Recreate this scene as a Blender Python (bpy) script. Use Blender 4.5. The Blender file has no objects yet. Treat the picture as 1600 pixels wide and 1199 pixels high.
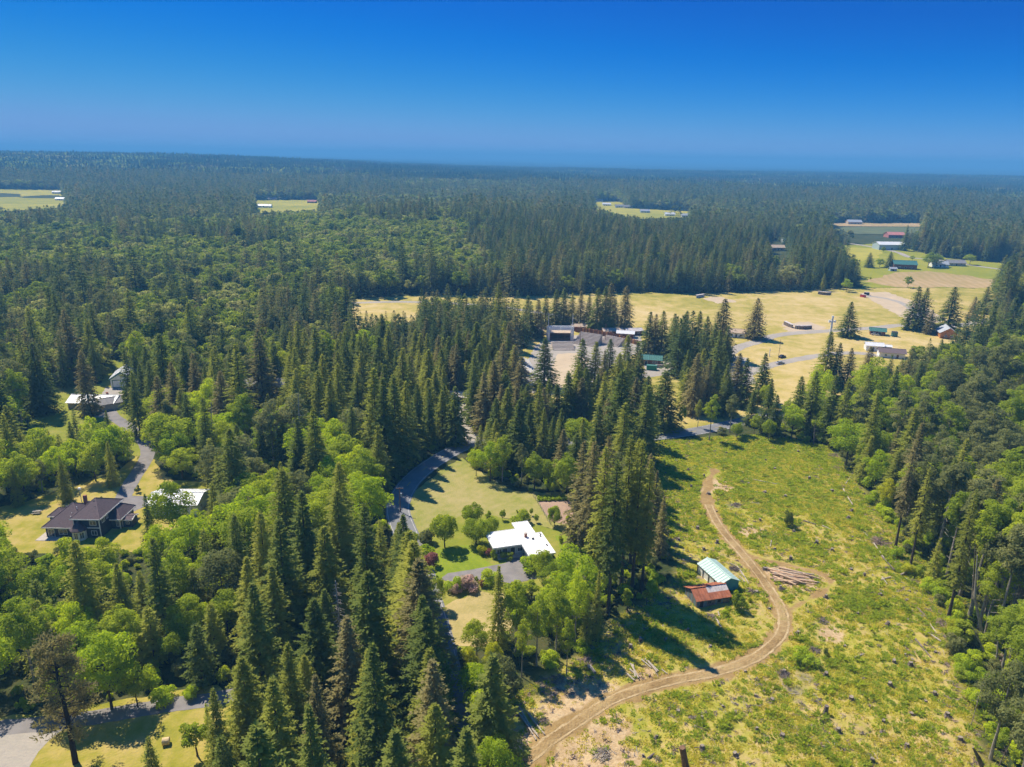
import bpy, bmesh, math, random
import numpy as np
from mathutils import Vector, Matrix
rad = math.radians
SC = bpy.context.scene
COL = SC.collection

# ------------------------------------------------------------------ camera
CAM_H, PITCH, ROLL, FOC = 95.0, rad(17.24), rad(0.95), 1142.0
cF = np.array([0, math.cos(PITCH), -math.sin(PITCH)])
_r = np.array([1.0, 0, 0]); _u = np.array([0, math.sin(PITCH), math.cos(PITCH)])
cR = math.cos(ROLL) * _r + math.sin(ROLL) * _u
cU = math.cos(ROLL) * _u - math.sin(ROLL) * _r
cam = bpy.data.cameras.new('camera'); cam_o = bpy.data.objects.new('camera', cam); COL.objects.link(cam_o)
cam_o.matrix_world = Matrix(((cR[0], cU[0], -cF[0], 0), (cR[1], cU[1], -cF[1], 0), (cR[2], cU[2], -cF[2], CAM_H), (0, 0, 0, 1)))
cam.sensor_fit = 'HORIZONTAL'; cam.angle = 2 * math.atan(800 / FOC)
cam.clip_start = 1.0; cam.clip_end = 90000
SC.camera = cam_o

# ------------------------------------------------------------------ sky, sun, exposure
SUN_EL, SUN_AZ = rad(54), rad(-46)            # azimuth measured clockwise from +Y
world = bpy.data.worlds.new('World'); SC.world = world; world.use_nodes = True
wn = world.node_tree; wn.nodes.clear()
sky = wn.nodes.new('ShaderNodeTexSky'); sky.sky_type = 'NISHITA'; sky.sun_disc = False
sky.sun_elevation = SUN_EL; sky.sun_rotation = SUN_AZ
sky.altitude = 0; sky.air_density = 0.6; sky.dust_density = 0.0; sky.ozone_density = 10.0
sp = wn.nodes.new('ShaderNodeSeparateColor'); hs = wn.nodes.new('ShaderNodeCombineColor')      # the deep polarised blue of the day
wn.links.new(sky.outputs[0], sp.inputs[0])
for i_, (f0, f1, t1, mn) in enumerate(((1.2, 4.6, 1.3, 0.03), (0.0, 6.3, 2.5, 0.85), (0.0, 7.5, 4.9, 3.3))):
    mr_ = wn.nodes.new('ShaderNodeMapRange'); mr_.interpolation_type = 'SMOOTHSTEP'
    for nm_, v_ in (('From Min', f0), ('From Max', f1), ('To Min', 0.0), ('To Max', t1)): mr_.inputs[nm_].default_value = v_
    fl = wn.nodes.new('ShaderNodeMath'); fl.operation = 'MAXIMUM'; fl.inputs[1].default_value = mn
    wn.links.new(sp.outputs[i_], mr_.inputs['Value']); wn.links.new(mr_.outputs[0], fl.inputs[0]); wn.links.new(fl.outputs[0], hs.inputs[i_])
bg = wn.nodes.new('ShaderNodeBackground'); bg.inputs['Strength'].default_value = 0.10
wo = wn.nodes.new('ShaderNodeOutputWorld')
wn.links.new(hs.outputs[0], bg.inputs[0]); wn.links.new(bg.outputs[0], wo.inputs[0])
sl = bpy.data.lights.new('sun', 'SUN'); sl.energy = 4.6; sl.angle = rad(0.53); sl.color = (1.0, 0.91, 0.76)
sun_o = bpy.data.objects.new('sun', sl); COL.objects.link(sun_o)
sun_dir = Vector((math.sin(SUN_AZ) * math.cos(SUN_EL), math.cos(SUN_AZ) * math.cos(SUN_EL), math.sin(SUN_EL)))
sun_o.rotation_euler = (-sun_dir).to_track_quat('-Z', 'Y').to_euler()
vs = SC.view_settings
vs.view_transform = 'Standard'; vs.look = 'None'; vs.exposure = 0.58; vs.gamma = 1.0; vs.use_curve_mapping = False
SC.render.engine = 'CYCLES'
SC.cycles.max_bounces = 7; SC.cycles.diffuse_bounces = 5; SC.cycles.glossy_bounces = 2
SC.cycles.transmission_bounces = 3; SC.cycles.volume_bounces = 0; SC.cycles.transparent_max_bounces = 4
SC.cycles.use_denoising = True
SC.cycles.use_light_tree = False

# ------------------------------------------------------------------ projection helpers (layout maths)
def at(x, y, z=0.0):
    """point of the place seen at a pixel of the 1600x1199 photograph, on the level plane at height z"""
    d = cF + cR * (x - 800) / FOC + cU * (599.5 - y) / FOC
    t = (z - CAM_H) / d[2]
    return np.array([d[0] * t, d[1] * t, z])
def pj(P):
    P = np.asarray(P, float); v = P - np.array([0, 0, CAM_H]); w = v @ cF
    return np.stack([800 + FOC * (v @ cR) / w, 599.5 - FOC * (v @ cU) / w], -1)
def G(poly): return np.array([at(x, y)[:2] for x, y in poly])
def inside(P, poly):
    P = np.asarray(P, float); x, y = P[..., 0], P[..., 1]
    r = np.zeros(x.shape, bool); n = len(poly)
    for i in range(n):
        x0, y0 = poly[i]; x1, y1 = poly[(i + 1) % n]
        if y0 == y1: continue
        c = ((y0 > y) != (y1 > y)) & (x < (x1 - x0) * (y - y0) / (y1 - y0) + x0)
        r ^= c
    return r
def seg_dist(P, line):
    P = np.asarray(P, float); best = np.full(P.shape[:-1], 1e9)
    for a, b in zip(line[:-1], line[1:]):
        a, b = np.asarray(a, float), np.asarray(b, float); ab = b - a
        t = np.clip(((P - a) @ ab) / (ab @ ab), 0, 1)
        best = np.minimum(best, np.linalg.norm(P - (a + t[..., None] * ab), axis=-1))
    return best
def poly_dist(P, poly):     # signed: negative inside
    poly = list(map(tuple, poly)); d = seg_dist(P, poly + [poly[0]])
    return np.where(inside(P, poly), -d, d)
def sstep(a, b, x):
    t = np.clip((x - a) / (b - a), 0, 1); return t * t * (3 - 2 * t)
def smooth_line(pts, n=8):
    pts = np.asarray(pts, float); out = []
    for i in range(len(pts) - 1):
        p0 = pts[max(i - 1, 0)]; p1 = pts[i]; p2 = pts[i + 1]; p3 = pts[min(i + 2, len(pts) - 1)]
        for k in range(n):
            t = k / n
            out.append(0.5 * (2 * p1 + (p2 - p0) * t + (2 * p0 - 5 * p1 + 4 * p2 - p3) * t * t + (3 * p1 - p0 - 3 * p2 + p3) * t ** 3))
    out.append(pts[-1]); return np.array(out)
_ns = np.random.default_rng(5)
_NW = [(_ns.normal(0, 1, 2), _ns.uniform(0, 6.28)) for _ in range(24)]
def fnoise(x, y, s):        # cheap smooth noise, about -1..1
    r = 0
    for (k, p) in _NW[:12]: r = r + np.sin((x * k[0] + y * k[1]) / s + p)
    return r / 4.0
def fnoise2(x, y, s):
    r = 0
    for (k, p) in _NW[12:]: r = r + np.sin((x * k[0] + y * k[1]) / s + p)
    return r / 4.0

# ------------------------------------------------------------------ materials
def mat(name, rough=0.8, spec=0.3):
    m = bpy.data.materials.new(name); m.use_nodes = True
    nt = m.node_tree; b = nt.nodes['Principled BSDF']
    b.inputs['Roughness'].default_value = rough; b.inputs['Specular IOR Level'].default_value = spec
    return m, nt, b
def N(nt, t, **k):
    n = nt.nodes.new('ShaderNode' + t)
    for a, v in k.items(): setattr(n, a, v)
    return n
def ramp(nt, stops):
    r = N(nt, 'ValToRGB'); e = r.color_ramp.elements
    while len(e) < len(stops): e.new(0.5)
    for q, (p, c) in zip(e, stops): q.position = p; q.color = (*c, 1)
    return r
def simple(name, col, rough=0.7, var=0.12, scale=1.5, spec=0.3, metal=0.0):
    m, nt, b = mat(name, rough, spec); b.inputs['Metallic'].default_value = metal
    tc = N(nt, 'TexCoord'); nz = N(nt, 'TexNoise'); nz.inputs['Scale'].default_value = scale; nz.inputs['Detail'].default_value = 6
    c = np.array(col)
    r = ramp(nt, [(0.3, tuple(c * (1 - var))), (0.7, tuple(np.minimum(c * (1 + var), 0.95)))])
    nt.links.new(tc.outputs['Object'], nz.inputs['Vector']); nt.links.new(nz.outputs[0], r.inputs[0]); nt.links.new(r.outputs[0], b.inputs['Base Color'])
    return m
def ground_mat(name, stops, s1=0.25, s2=0.04, bump=0.5, det=8, stripe=None):
    """mottled ground: two noises mixed drive a ramp, fine noise gives relief"""
    m, nt, b = mat(name, 0.95, 0.1)
    ge = N(nt, 'NewGeometry')
    a = N(nt, 'TexNoise'); a.inputs['Scale'].default_value = s1; a.inputs['Detail'].default_value = det; a.inputs['Roughness'].default_value = 0.7
    c = N(nt, 'TexNoise'); c.inputs['Scale'].default_value = s2; c.inputs['Detail'].default_value = 5
    mx = N(nt, 'Mix', data_type='FLOAT'); mx.inputs[0].default_value = 0.5
    nt.links.new(ge.outputs['Position'], a.inputs['Vector']); nt.links.new(ge.outputs['Position'], c.inputs['Vector'])
    nt.links.new(a.outputs[0], mx.inputs[2]); nt.links.new(c.outputs[0], mx.inputs[3])
    src = mx.outputs[0]
    if stripe:      # mowing or plough lines: (direction degrees, spacing m, strength)
        mp = N(nt, 'Mapping'); mp.inputs['Rotation'].default_value = (0, 0, rad(stripe[0]))
        wv = N(nt, 'TexWave'); wv.inputs['Scale'].default_value = 0.314 / stripe[1]; wv.inputs['Distortion'].default_value = 6.0; wv.inputs['Detail'].default_value = 3; wv.inputs['Detail Scale'].default_value = 0.6
        nt.links.new(ge.outputs['Position'], mp.inputs['Vector']); nt.links.new(mp.outputs[0], wv.inputs['Vector'])
        mm = N(nt, 'Mix', data_type='FLOAT'); mm.inputs[0].default_value = stripe[2]
        nt.links.new(src, mm.inputs[2]); nt.links.new(wv.outputs['Fac'], mm.inputs[3]); src = mm.outputs[0]
    r = ramp(nt, stops); nt.links.new(src, r.inputs[0]); nt.links.new(r.outputs[0], b.inputs['Base Color'])
    f = N(nt, 'TexNoise'); f.inputs['Scale'].default_value = 2.2; f.inputs['Detail'].default_value = 4
    nt.links.new(ge.outputs['Position'], f.inputs['Vector'])
    bp = N(nt, 'Bump'); bp.inputs['Strength'].default_value = bump; bp.inputs['Distance'].default_value = 0.35
    nt.links.new(f.outputs[0], bp.inputs['Height']); nt.links.new(bp.outputs[0], b.inputs['Normal'])
    return m
LEAF = 2.3
def leaf_mat(name, ca, cb, cc=None, transl=0.3, wr=0.55):
    transl = min(0.6, transl * 1.5)
    """foliage: colour shifts by object and by the leaf-clump attribute 'tint'"""
    m = bpy.data.materials.new(name); m.use_nodes = True; nt = m.node_tree; nt.nodes.clear()
    lf = LEAF * (0.8 if name.startswith(('fir_mixed', 'mixed', 'grey')) else 1.0)
    ca, cb, cc = [None if c is None else tuple(lf * v for v in c) for c in (ca, cb, cc)]
    at_ = N(nt, 'Attribute', attribute_name='tint'); oi = N(nt, 'ObjectInfo')
    r = ramp(nt, [(0.0, ca), (0.55, cb), (1.0, cc or cb)])
    ma = N(nt, 'Math', operation='MULTIPLY'); ma.inputs[1].default_value = wr
    mb = N(nt, 'Math', operation='MULTIPLY_ADD'); mb.inputs[1].default_value = 1.0 - wr
    nt.links.new(oi.outputs['Random'], ma.inputs[0]); nt.links.new(at_.outputs['Fac'], mb.inputs[0]); nt.links.new(ma.outputs[0], mb.inputs[2]); nt.links.new(mb.outputs[0], r.inputs[0])
    d = N(nt, 'BsdfDiffuse'); t = N(nt, 'BsdfTranslucent')
    hs_ = N(nt, 'HueSaturation'); hs_.inputs['Hue'].default_value = 0.494; hs_.inputs['Saturation'].default_value = 1.1; hs_.inputs['Value'].default_value = 1.5
    nt.links.new(r.outputs[0], d.inputs[0]); nt.links.new(r.outputs[0], hs_.inputs['Color']); nt.links.new(hs_.outputs[0], t.inputs[0])
    mx = N(nt, 'MixShader'); mx.inputs[0].default_value = transl
    nt.links.new(d.outputs[0], mx.inputs[1]); nt.links.new(t.outputs[0], mx.inputs[2])
    o = N(nt, 'OutputMaterial'); nt.links.new(mx.outputs[0], o.inputs[0])
    return m
M = {}
M['fir_dark'] = leaf_mat('fir_dark_needles', (0.052, 0.070, 0.019), (0.090, 0.110, 0.025), (0.135, 0.148, 0.032), 0.32)
M['fir_olive'] = leaf_mat('fir_olive_needles', (0.100, 0.112, 0.024), (0.150, 0.160, 0.030), (0.200, 0.198, 0.040), 0.34)
M['fir_brown'] = leaf_mat('fir_brown_needles', (0.088, 0.084, 0.034), (0.130, 0.116, 0.046), (0.160, 0.142, 0.060), 0.28)
M['fir_mix'] = leaf_mat('fir_mixed_needles', (0.034, 0.058, 0.022), (0.095, 0.116, 0.032), (0.165, 0.138, 0.060), 0.28, 0.75)
M['leaf_bright'] = leaf_mat('bright_leaves', (0.115, 0.160, 0.016), (0.180, 0.220, 0.020), (0.250, 0.272, 0.024), 0.36)
M['leaf_mid'] = leaf_mat('mid_leaves', (0.095, 0.128, 0.016), (0.152, 0.182, 0.021), (0.205, 0.222, 0.026), 0.35)
M['leaf_grey'] = leaf_mat('grey_green_leaves', (0.082, 0.094, 0.032), (0.125, 0.135, 0.046), (0.170, 0.172, 0.066), 0.28)
M['leaf_mix'] = leaf_mat('mixed_leaves', (0.080, 0.115, 0.018), (0.165, 0.195, 0.026), (0.235, 0.220, 0.10), 0.33, 0.75)
M['leaf_yellow'] = leaf_mat('yellow_leaves', (0.16, 0.18, 0.02), (0.22, 0.225, 0.022), (0.28, 0.26, 0.028), 0.35)
M['grass_tuft'] = leaf_mat('clearing_grass', (0.155, 0.172, 0.020), (0.235, 0.225, 0.036), (0.31, 0.265, 0.095), 0.4)
M['fern'] = leaf_mat('clearing_fern', (0.085, 0.125, 0.02), (0.155, 0.195, 0.026), (0.23, 0.245, 0.034), 0.35)
M['rhodo'] = leaf_mat('rhododendron_bloom', (0.09, 0.12, 0.03), (0.19, 0.15, 0.10), (0.33, 0.21, 0.20), 0.2)
M['redleaf'] = leaf_mat('dark_red_leaves', (0.10, 0.05, 0.045), (0.17, 0.075, 0.06), None, 0.2)
M['bark'] = simple('bark', (0.11, 0.085, 0.065), 0.95, 0.35, 2.5, 0.1)
M['bark_pale'] = simple('pale_bark', (0.33, 0.29, 0.23), 0.9, 0.3, 2.5, 0.1)
M['bark_dark'] = simple('dark_bark', (0.05, 0.042, 0.036), 0.95, 0.35, 2.5, 0.1)
M['deadwood'] = simple('bleached_wood', (0.42, 0.36, 0.29), 0.9, 0.3, 2.0, 0.1)
M['logwood'] = simple('peeled_orange_log', (0.62, 0.43, 0.27), 0.9, 0.25, 1.2, 0.1)
M['stumpwood'] = simple('weathered_stump', (0.20, 0.16, 0.14), 0.95, 0.45, 2.5, 0.1)
M['cutwood'] = simple('cut_stump_face', (0.30, 0.25, 0.19), 0.9, 0.25, 3, 0.1)
M['slash'] = simple('brush_slash', (0.31, 0.23, 0.18), 0.95, 0.4, 2, 0.1)
M['asphalt'] = simple('asphalt', (0.23, 0.21, 0.20), 0.9, 0.18, 0.35, 0.2)
M['road_asphalt'] = simple('road_asphalt', (0.20, 0.20, 0.205), 0.9, 0.16, 0.3, 0.2)
M['gravel'] = ground_mat('gravel', [(0.3, (0.30, 0.27, 0.23)), (0.5, (0.38, 0.34, 0.29)), (0.72, (0.46, 0.40, 0.33))], 0.6, 0.08)
M['concrete'] = simple('concrete', (0.48, 0.42, 0.36), 0.9, 0.12, 0.8, 0.2)
M['line'] = simple('road_paint', (0.48, 0.46, 0.42), 0.8, 0.2, 0.8, 0.2)
M['yline'] = simple('road_paint_yellow', (0.55, 0.40, 0.08), 0.8, 0.2, 0.8, 0.2)
M['white_paint'] = simple('white_paint', (0.80, 0.80, 0.78), 0.6, 0.05, 1.2)
M['white_roof'] = simple('white_membrane', (0.84, 0.83, 0.80), 0.7, 0.08, 0.5)
M['white_metal'] = simple('pale_metal_roof', (0.74, 0.74, 0.73), 0.45, 0.06, 0.7)
M['grey_metal'] = simple('grey_metal', (0.42, 0.44, 0.46), 0.5, 0.12, 0.9)
M['grey_roof'] = simple('grey_shingle', (0.26, 0.25, 0.25), 0.85, 0.18, 1.0)
M['purple_roof'] = simple('plum_shingle', (0.125, 0.092, 0.095), 0.88, 0.2, 2.6)
M['purple_cap'] = simple('plum_shingle_cap', (0.17, 0.125, 0.125), 0.88, 0.2, 2.6)
M['navy'] = simple('navy_siding', (0.036, 0.048, 0.075), 0.7, 0.12, 1.2)
M['teal_metal'] = simple('pale_teal_metal', (0.50, 0.66, 0.58), 0.5, 0.08, 0.6)
M['teal_wall'] = simple('teal_wall', (0.10, 0.34, 0.33), 0.6, 0.12, 0.8)
M['rust'] = simple('rusty_sheet', (0.40, 0.145, 0.075), 0.85, 0.3, 0.9, 0.2)
M['galv'] = simple('galvanised_sheet', (0.58, 0.52, 0.49), 0.8, 0.18, 0.9, 0.15)
M['oldwood'] = simple('weathered_boards', (0.20, 0.165, 0.14), 0.9, 0.35, 1.5, 0.1)
M['oldblue'] = simple('faded_blue_boards', (0.16, 0.21, 0.23), 0.9, 0.3, 1.5, 0.1)
M['brown_wood'] = simple('brown_boards', (0.21, 0.10, 0.055), 0.85, 0.25, 1.2, 0.1)
M['tan_roof'] = simple('tan_roof', (0.52, 0.40, 0.29), 0.85, 0.15, 0.8)
M['tan_wall'] = simple('tan_wall', (0.50, 0.42, 0.33), 0.85, 0.12, 0.8)
M['green_roof'] = simple('green_metal_roof', (0.07, 0.20, 0.17), 0.5, 0.15, 0.8)
M['bright_green'] = simple('green_panel', (0.03, 0.26, 0.13), 0.6, 0.15, 0.8)
M['blue_wall'] = simple('pale_blue_siding', (0.42, 0.52, 0.56), 0.75, 0.1, 0.9)
M['orange_wall'] = simple('orange_timber', (0.44, 0.20, 0.06), 0.8, 0.2, 0.9)
M['blue_tarp'] = simple('blue_tarp', (0.05, 0.28, 0.62), 0.6, 0.1, 0.9)
M['red_paint'] = simple('red_paint', (0.52, 0.05, 0.05), 0.6, 0.15, 0.9)
M['pink_roof'] = simple('faded_red_roof', (0.55, 0.22, 0.19), 0.8, 0.15, 0.6)
M['orange_plastic'] = simple('orange_panel', (0.75, 0.30, 0.03), 0.6, 0.1, 0.9)
M['dark'] = simple('dark_interior', (0.03, 0.03, 0.035), 0.9, 0.2, 1.0)
M['brick'] = simple('chimney_brick', (0.32, 0.14, 0.10), 0.9, 0.25, 4.0)
M['black_metal'] = simple('dark_metal', (0.05, 0.05, 0.055), 0.5, 0.1, 2.0)
M['rubber'] = simple('tyre_rubber', (0.03, 0.03, 0.03), 0.9, 0.1, 2.0)
M['silver'] = simple('silver_car_paint', (0.45, 0.47, 0.50), 0.3, 0.05, 1.0, 0.6)
M['hay'] = simple('hay', (0.62, 0.47, 0.26), 0.95, 0.2, 3.0, 0.1)
M['pole_wood'] = simple('pole_wood', (0.20, 0.12, 0.075), 0.9, 0.25, 2.0, 0.1)
M['soil'] = ground_mat('garden_soil', [(0.3, (0.30, 0.20, 0.15)), (0.5, (0.38, 0.26, 0.19)), (0.7, (0.45, 0.32, 0.23))], 0.5, 0.12)
gm, gnt, gb = mat('window_glass', 0.08, 0.8); gb.inputs['Base Color'].default_value = (0.05, 0.065, 0.08, 1); M['glass'] = gm
M['lawn'] = ground_mat('lawn_grass', [(0.32, (0.15, 0.21, 0.015)), (0.5, (0.21, 0.27, 0.02)), (0.68, (0.28, 0.31, 0.03))], 0.6, 0.1, 0.4, stripe=(-25, 1.8, 0.04))
M['mown'] = ground_mat('mown_hay_grass', [(0.30, (0.17, 0.20, 0.03)), (0.45, (0.27, 0.27, 0.06)), (0.60, (0.38, 0.32, 0.12)), (0.75, (0.46, 0.36, 0.18))], 0.30, 0.035, 0.6, stripe=(38, 2.6, 0.025))
M['yard'] = ground_mat('yard_grass', [(0.30, (0.15, 0.19, 0.02)), (0.48, (0.23, 0.25, 0.03)), (0.62, (0.33, 0.29, 0.07)), (0.78, (0.42, 0.33, 0.14))], 0.22, 0.05, 0.5)
M['yard_dry'] = ground_mat('drying_yard_grass', [(0.34, (0.21, 0.22, 0.025)), (0.46, (0.31, 0.28, 0.04)), (0.56, (0.42, 0.33, 0.09)), (0.68, (0.50, 0.37, 0.14))], 0.2, 0.05, 0.5, stripe=(-12, 2.4, 0.025))
M['dry'] = ground_mat('dry_park_grass', [(0.38, (0.27, 0.25, 0.045)), (0.46, (0.39, 0.325, 0.075)), (0.53, (0.51, 0.39, 0.14)), (0.62, (0.60, 0.46, 0.22))], 0.10, 0.012, 0.5)
M['straw'] = ground_mat('straw_grass', [(0.30, (0.28, 0.25, 0.07)), (0.48, (0.46, 0.36, 0.15)), (0.68, (0.58, 0.44, 0.22))], 0.3, 0.06, 0.5)
M['farm_green'] = ground_mat('farm_green', [(0.3, (0.20, 0.23, 0.02)), (0.5, (0.28, 0.28, 0.03)), (0.7, (0.36, 0.33, 0.05))], 0.06, 0.01, 0.3)
M['farm_tan'] = ground_mat('farm_tan', [(0.3, (0.30, 0.24, 0.07)), (0.5, (0.40, 0.29, 0.13)), (0.7, (0.54, 0.38, 0.22))], 0.05, 0.008, 0.3, stripe=(12, 7, 0.08))
M['farm_yellow'] = ground_mat('farm_yellow', [(0.35, (0.24, 0.25, 0.03)), (0.5, (0.36, 0.33, 0.045)), (0.65, (0.48, 0.41, 0.075))], 0.03, 0.006, 0.3)
M['track'] = ground_mat('dirt_track', [(0.34, (0.21, 0.135, 0.055)), (0.46, (0.31, 0.205, 0.088)), (0.56, (0.41, 0.29, 0.135)), (0.66, (0.27, 0.23, 0.055))], 0.5, 0.12, 0.8)
M['chips'] = ground_mat('wood_chips', [(0.30, (0.28, 0.16, 0.075)), (0.48, (0.42, 0.26, 0.13)), (0.66, (0.58, 0.40, 0.22))], 1.3, 0.2, 1.0)
M['sand'] = ground_mat('arena_sand', [(0.3, (0.46, 0.36, 0.24)), (0.7, (0.58, 0.46, 0.31))], 0.3, 0.08, 0.3)

# ------------------------------------------------------------------ object helpers
def tag(o, label=None, cat=None, group=None, kind=None):
    if label: o['label'] = label
    if cat: o['category'] = cat
    if group: o['group'] = group
    if kind: o['kind'] = kind
    return o
def thing(name, label, cat, loc=(0, 0, 0), rz=0.0, group=None):
    o = bpy.data.objects.new(name, None); COL.objects.link(o)
    o.location = loc; o.rotation_euler = (0, 0, rz); o.empty_display_size = 0.3
    return tag(o, label, cat, group)
def link(name, me, parent=None, m=None):
    o = bpy.data.objects.new(name, me); COL.objects.link(o)
    if parent is not None: o.parent = parent
    if m is not None:
        if len(me.materials) == 0: me.materials.append(m)
        else: o.material_slots[0].link = 'OBJECT'; o.material_slots[0].material = m
    return o
class MB:
    def __init__(s): s.v = []; s.f = []
    def add(s, vs, fs):
        b = len(s.v); s.v += [tuple(map(float, p)) for p in vs]; s.f += [tuple(i + b for i in f) for f in fs]; return s
    def box(s, x0, x1, y0, y1, z0, z1):
        return s.add([(x0, y0, z0), (x1, y0, z0), (x1, y1, z0), (x0, y1, z0), (x0, y0, z1), (x1, y0, z1), (x1, y1, z1), (x0, y1, z1)],
                     [(0, 3, 2, 1), (4, 5, 6, 7), (0, 1, 5, 4), (1, 2, 6, 5), (2, 3, 7, 6), (3, 0, 4, 7)])
    def prism(s, poly, z0, z1):
        n = len(poly)
        return s.add([(x, y, z0) for x, y in poly] + [(x, y, z1) for x, y in poly],
                     [tuple(range(n))[::-1], tuple(range(n, 2 * n))] + [(i, (i + 1) % n, n + (i + 1) % n, n + i) for i in range(n)])
    def slab(s, quad, th):          # a plate: quad of 3-D corners, thickened downwards
        q = [Vector(p) for p in quad]; n = (q[1] - q[0]).cross(q[2] - q[0]).normalized()
        if n.z < 0: n = -n
        lo = [p - n * th for p in q]; k = len(q)
        return s.add([tuple(p) for p in lo + q], [tuple(range(k))[::-1], tuple(range(k, 2 * k))] + [(i, (i + 1) % k, k + (i + 1) % k, k + i) for i in range(k)])
    def tube(s, pts, rs, n=6, cap=True):
        pts = [Vector(p) for p in pts]; vs = []
        for i, p in enumerate(pts):
            d = (pts[min(i + 1, len(pts) - 1)] - pts[max(i - 1, 0)]).normalized()
            a = d.orthogonal().normalized() if abs(d.z) < 0.9 else Vector((1, 0, 0)).cross(d).normalized()
            b = d.cross(a); r = rs[i] if hasattr(rs, '__len__') else rs
            vs += [p + (a * math.cos(6.2832 * k / n) + b * math.sin(6.2832 * k / n)) * r for k in range(n)]
        fs = [(i * n + k, i * n + (k + 1) % n, (i + 1) * n + (k + 1) % n, (i + 1) * n + k) for i in range(len(pts) - 1) for k in range(n)]
        if cap: fs += [tuple(range(n))[::-1], tuple(range((len(pts) - 1) * n, len(pts) * n))]
        return s.add(vs, fs)
    def mesh(s, name, m=None):
        me = bpy.data.meshes.new(name); me.from_pydata(s.v, [], s.f); me.update()
        if m is not None: me.materials.append(m)
        bm = bmesh.new(); bm.from_mesh(me); bmesh.ops.recalc_face_normals(bm, faces=bm.faces); bm.to_mesh(me); bm.free()
        return me
    def build(s, name, m, parent=None): return link(name, s.mesh(name, m), parent)
def quad_mesh(name, V, m=None, tint=None, per=4):
    """V (n,per,3): loose leaf faces"""
    V = np.asarray(V, np.float32); n = len(V); me = bpy.data.meshes.new(name)
    me.vertices.add(n * per); me.vertices.foreach_set('co', V.ravel())
    me.loops.add(n * per); me.loops.foreach_set('vertex_index', np.arange(n * per, dtype=np.int32))
    me.polygons.add(n); me.polygons.foreach_set('loop_start', np.arange(0, n * per, per, dtype=np.int32))
    me.update(calc_edges=True)
    if tint is not None:
        a = me.attributes.new('tint', 'FLOAT', 'POINT'); a.data.foreach_set('value', np.repeat(np.asarray(tint, np.float32), per))
    if m is not None: me.materials.append(m)
    return me

# ------------------------------------------------------------------ layout: open areas of the place (pixels of the photo on the ground plane)
CLEARING = [(1005, 700), (1030, 690), (1110, 684), (1190, 680), (1290, 697), (1318, 725), (1345, 765), (1385, 820), (1410, 865), (1440, 905), (1485, 975), (1492, 1030), (1508, 1090), (1530, 1150), (1570, 1260), (1620, 1420), (740, 1600), (790, 1300), (795, 1200), (790, 1140), (800, 1090), (830, 1068), (880, 1050), (930, 1000), (960, 965), (1010, 940), (1055, 915), (1062, 880), (1040, 830), (1035, 760)]
MEADOW = [(628, 822), (633, 790), (655, 762), (690, 733), (720, 716), (740, 730), (800, 768), (860, 770), (890, 772), (910, 800), (912, 870), (905, 905), (860, 930), (800, 930), (778, 1010), (700, 1020), (680, 960), (665, 900), (640, 870)]
ROAD_PX = [(1420, 625), (1300, 640), (1210, 648), (1120, 668), (1060, 678), (1000, 684), (940, 686), (890, 690), (840, 694), (790, 693), (750, 692), (712, 703), (676, 724), (646, 748), (627, 775), (622, 800), (634, 835), (652, 880), (668, 940), (683, 1000), (693, 1050), (704, 1110), (716, 1180), (730, 1290)]
ROAD = smooth_line(G(ROAD_PX), 8)
LEFT_DRIVE_PX = [(184, 802), (191, 781), (206, 752), (222, 728), (231, 708), (226, 692), (212, 678), (196, 664), (178, 652), (170, 640)]
LEFT_DRIVE = smooth_line(G(LEFT_DRIVE_PX), 8)
LOW_ROAD = smooth_line(G([(-160, 1160), (-60, 1148), (0, 1138), (80, 1130), (150, 1121), (250, 1104), (330, 1093), (420, 1078), (520, 1060), (620, 1040), (700, 1028)]), 8)
TRACK = smooth_line(G([(760, 1330), (800, 1215), (850, 1165), (900, 1130), (960, 1092), (1040, 1066), (1120, 1050), (1175, 1030), (1210, 1004), (1224, 980), (1220, 950), (1198, 915), (1172, 880), (1148, 852), (1128, 828), (1113, 803), (1105, 780), (1106, 758), (1116, 735)]), 8)
TRACK2 = smooth_line(G([(1146, 852), (1180, 870), (1225, 882), (1270, 893), (1296, 905), (1290, 922), (1262, 938), (1238, 950), (1222, 968)]), 8)
LEFT_YARD = [(-60, 830), (-40, 800), (40, 785), (110, 762), (180, 742), (212, 712), (238, 716), (270, 750), (330, 752), (330, 800), (262, 835), (235, 862), (190, 862), (100, 868), (20, 862), (-60, 868)]
LEFT_LAWN = [(30, 690), (45, 655), (70, 640), (75, 605), (160, 600), (165, 560), (200, 560), (212, 610), (222, 660), (232, 700), (210, 720), (196, 690), (150, 690), (100, 700)]
LOW_YARD = [(-200, 1150), (0, 1120), (100, 1108), (340, 1070), (372, 1090), (372, 1140), (352, 1230), (330, 1400), (-300, 1400)]
PARK = [(520, 500), (540, 468), (640, 462), (720, 462), (790, 464), (985, 457), (1090, 459), (1345, 450), (1480, 448), (1560, 445), (1560, 520), (1530, 545), (1430, 575), (1400, 598), (1330, 615), (1240, 640), (1180, 652), (1100, 668), (1000, 676), (900, 678), (820, 668), (800, 640), (790, 600), (800, 560), (830, 530), (780, 505), (660, 500), (600, 510), (540, 520)]
FARM = [(1298, 396), (1310, 384), (1385, 380), (1430, 392), (1480, 404), (1560, 410), (1700, 424), (1700, 450), (1560, 450), (1345, 452), (1340, 420), (1330, 405)]
OPEN = [G(p) for p in (CLEARING, MEADOW, LEFT_YARD, LEFT_LAWN, LOW_YARD, PARK, FARM)]
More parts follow.
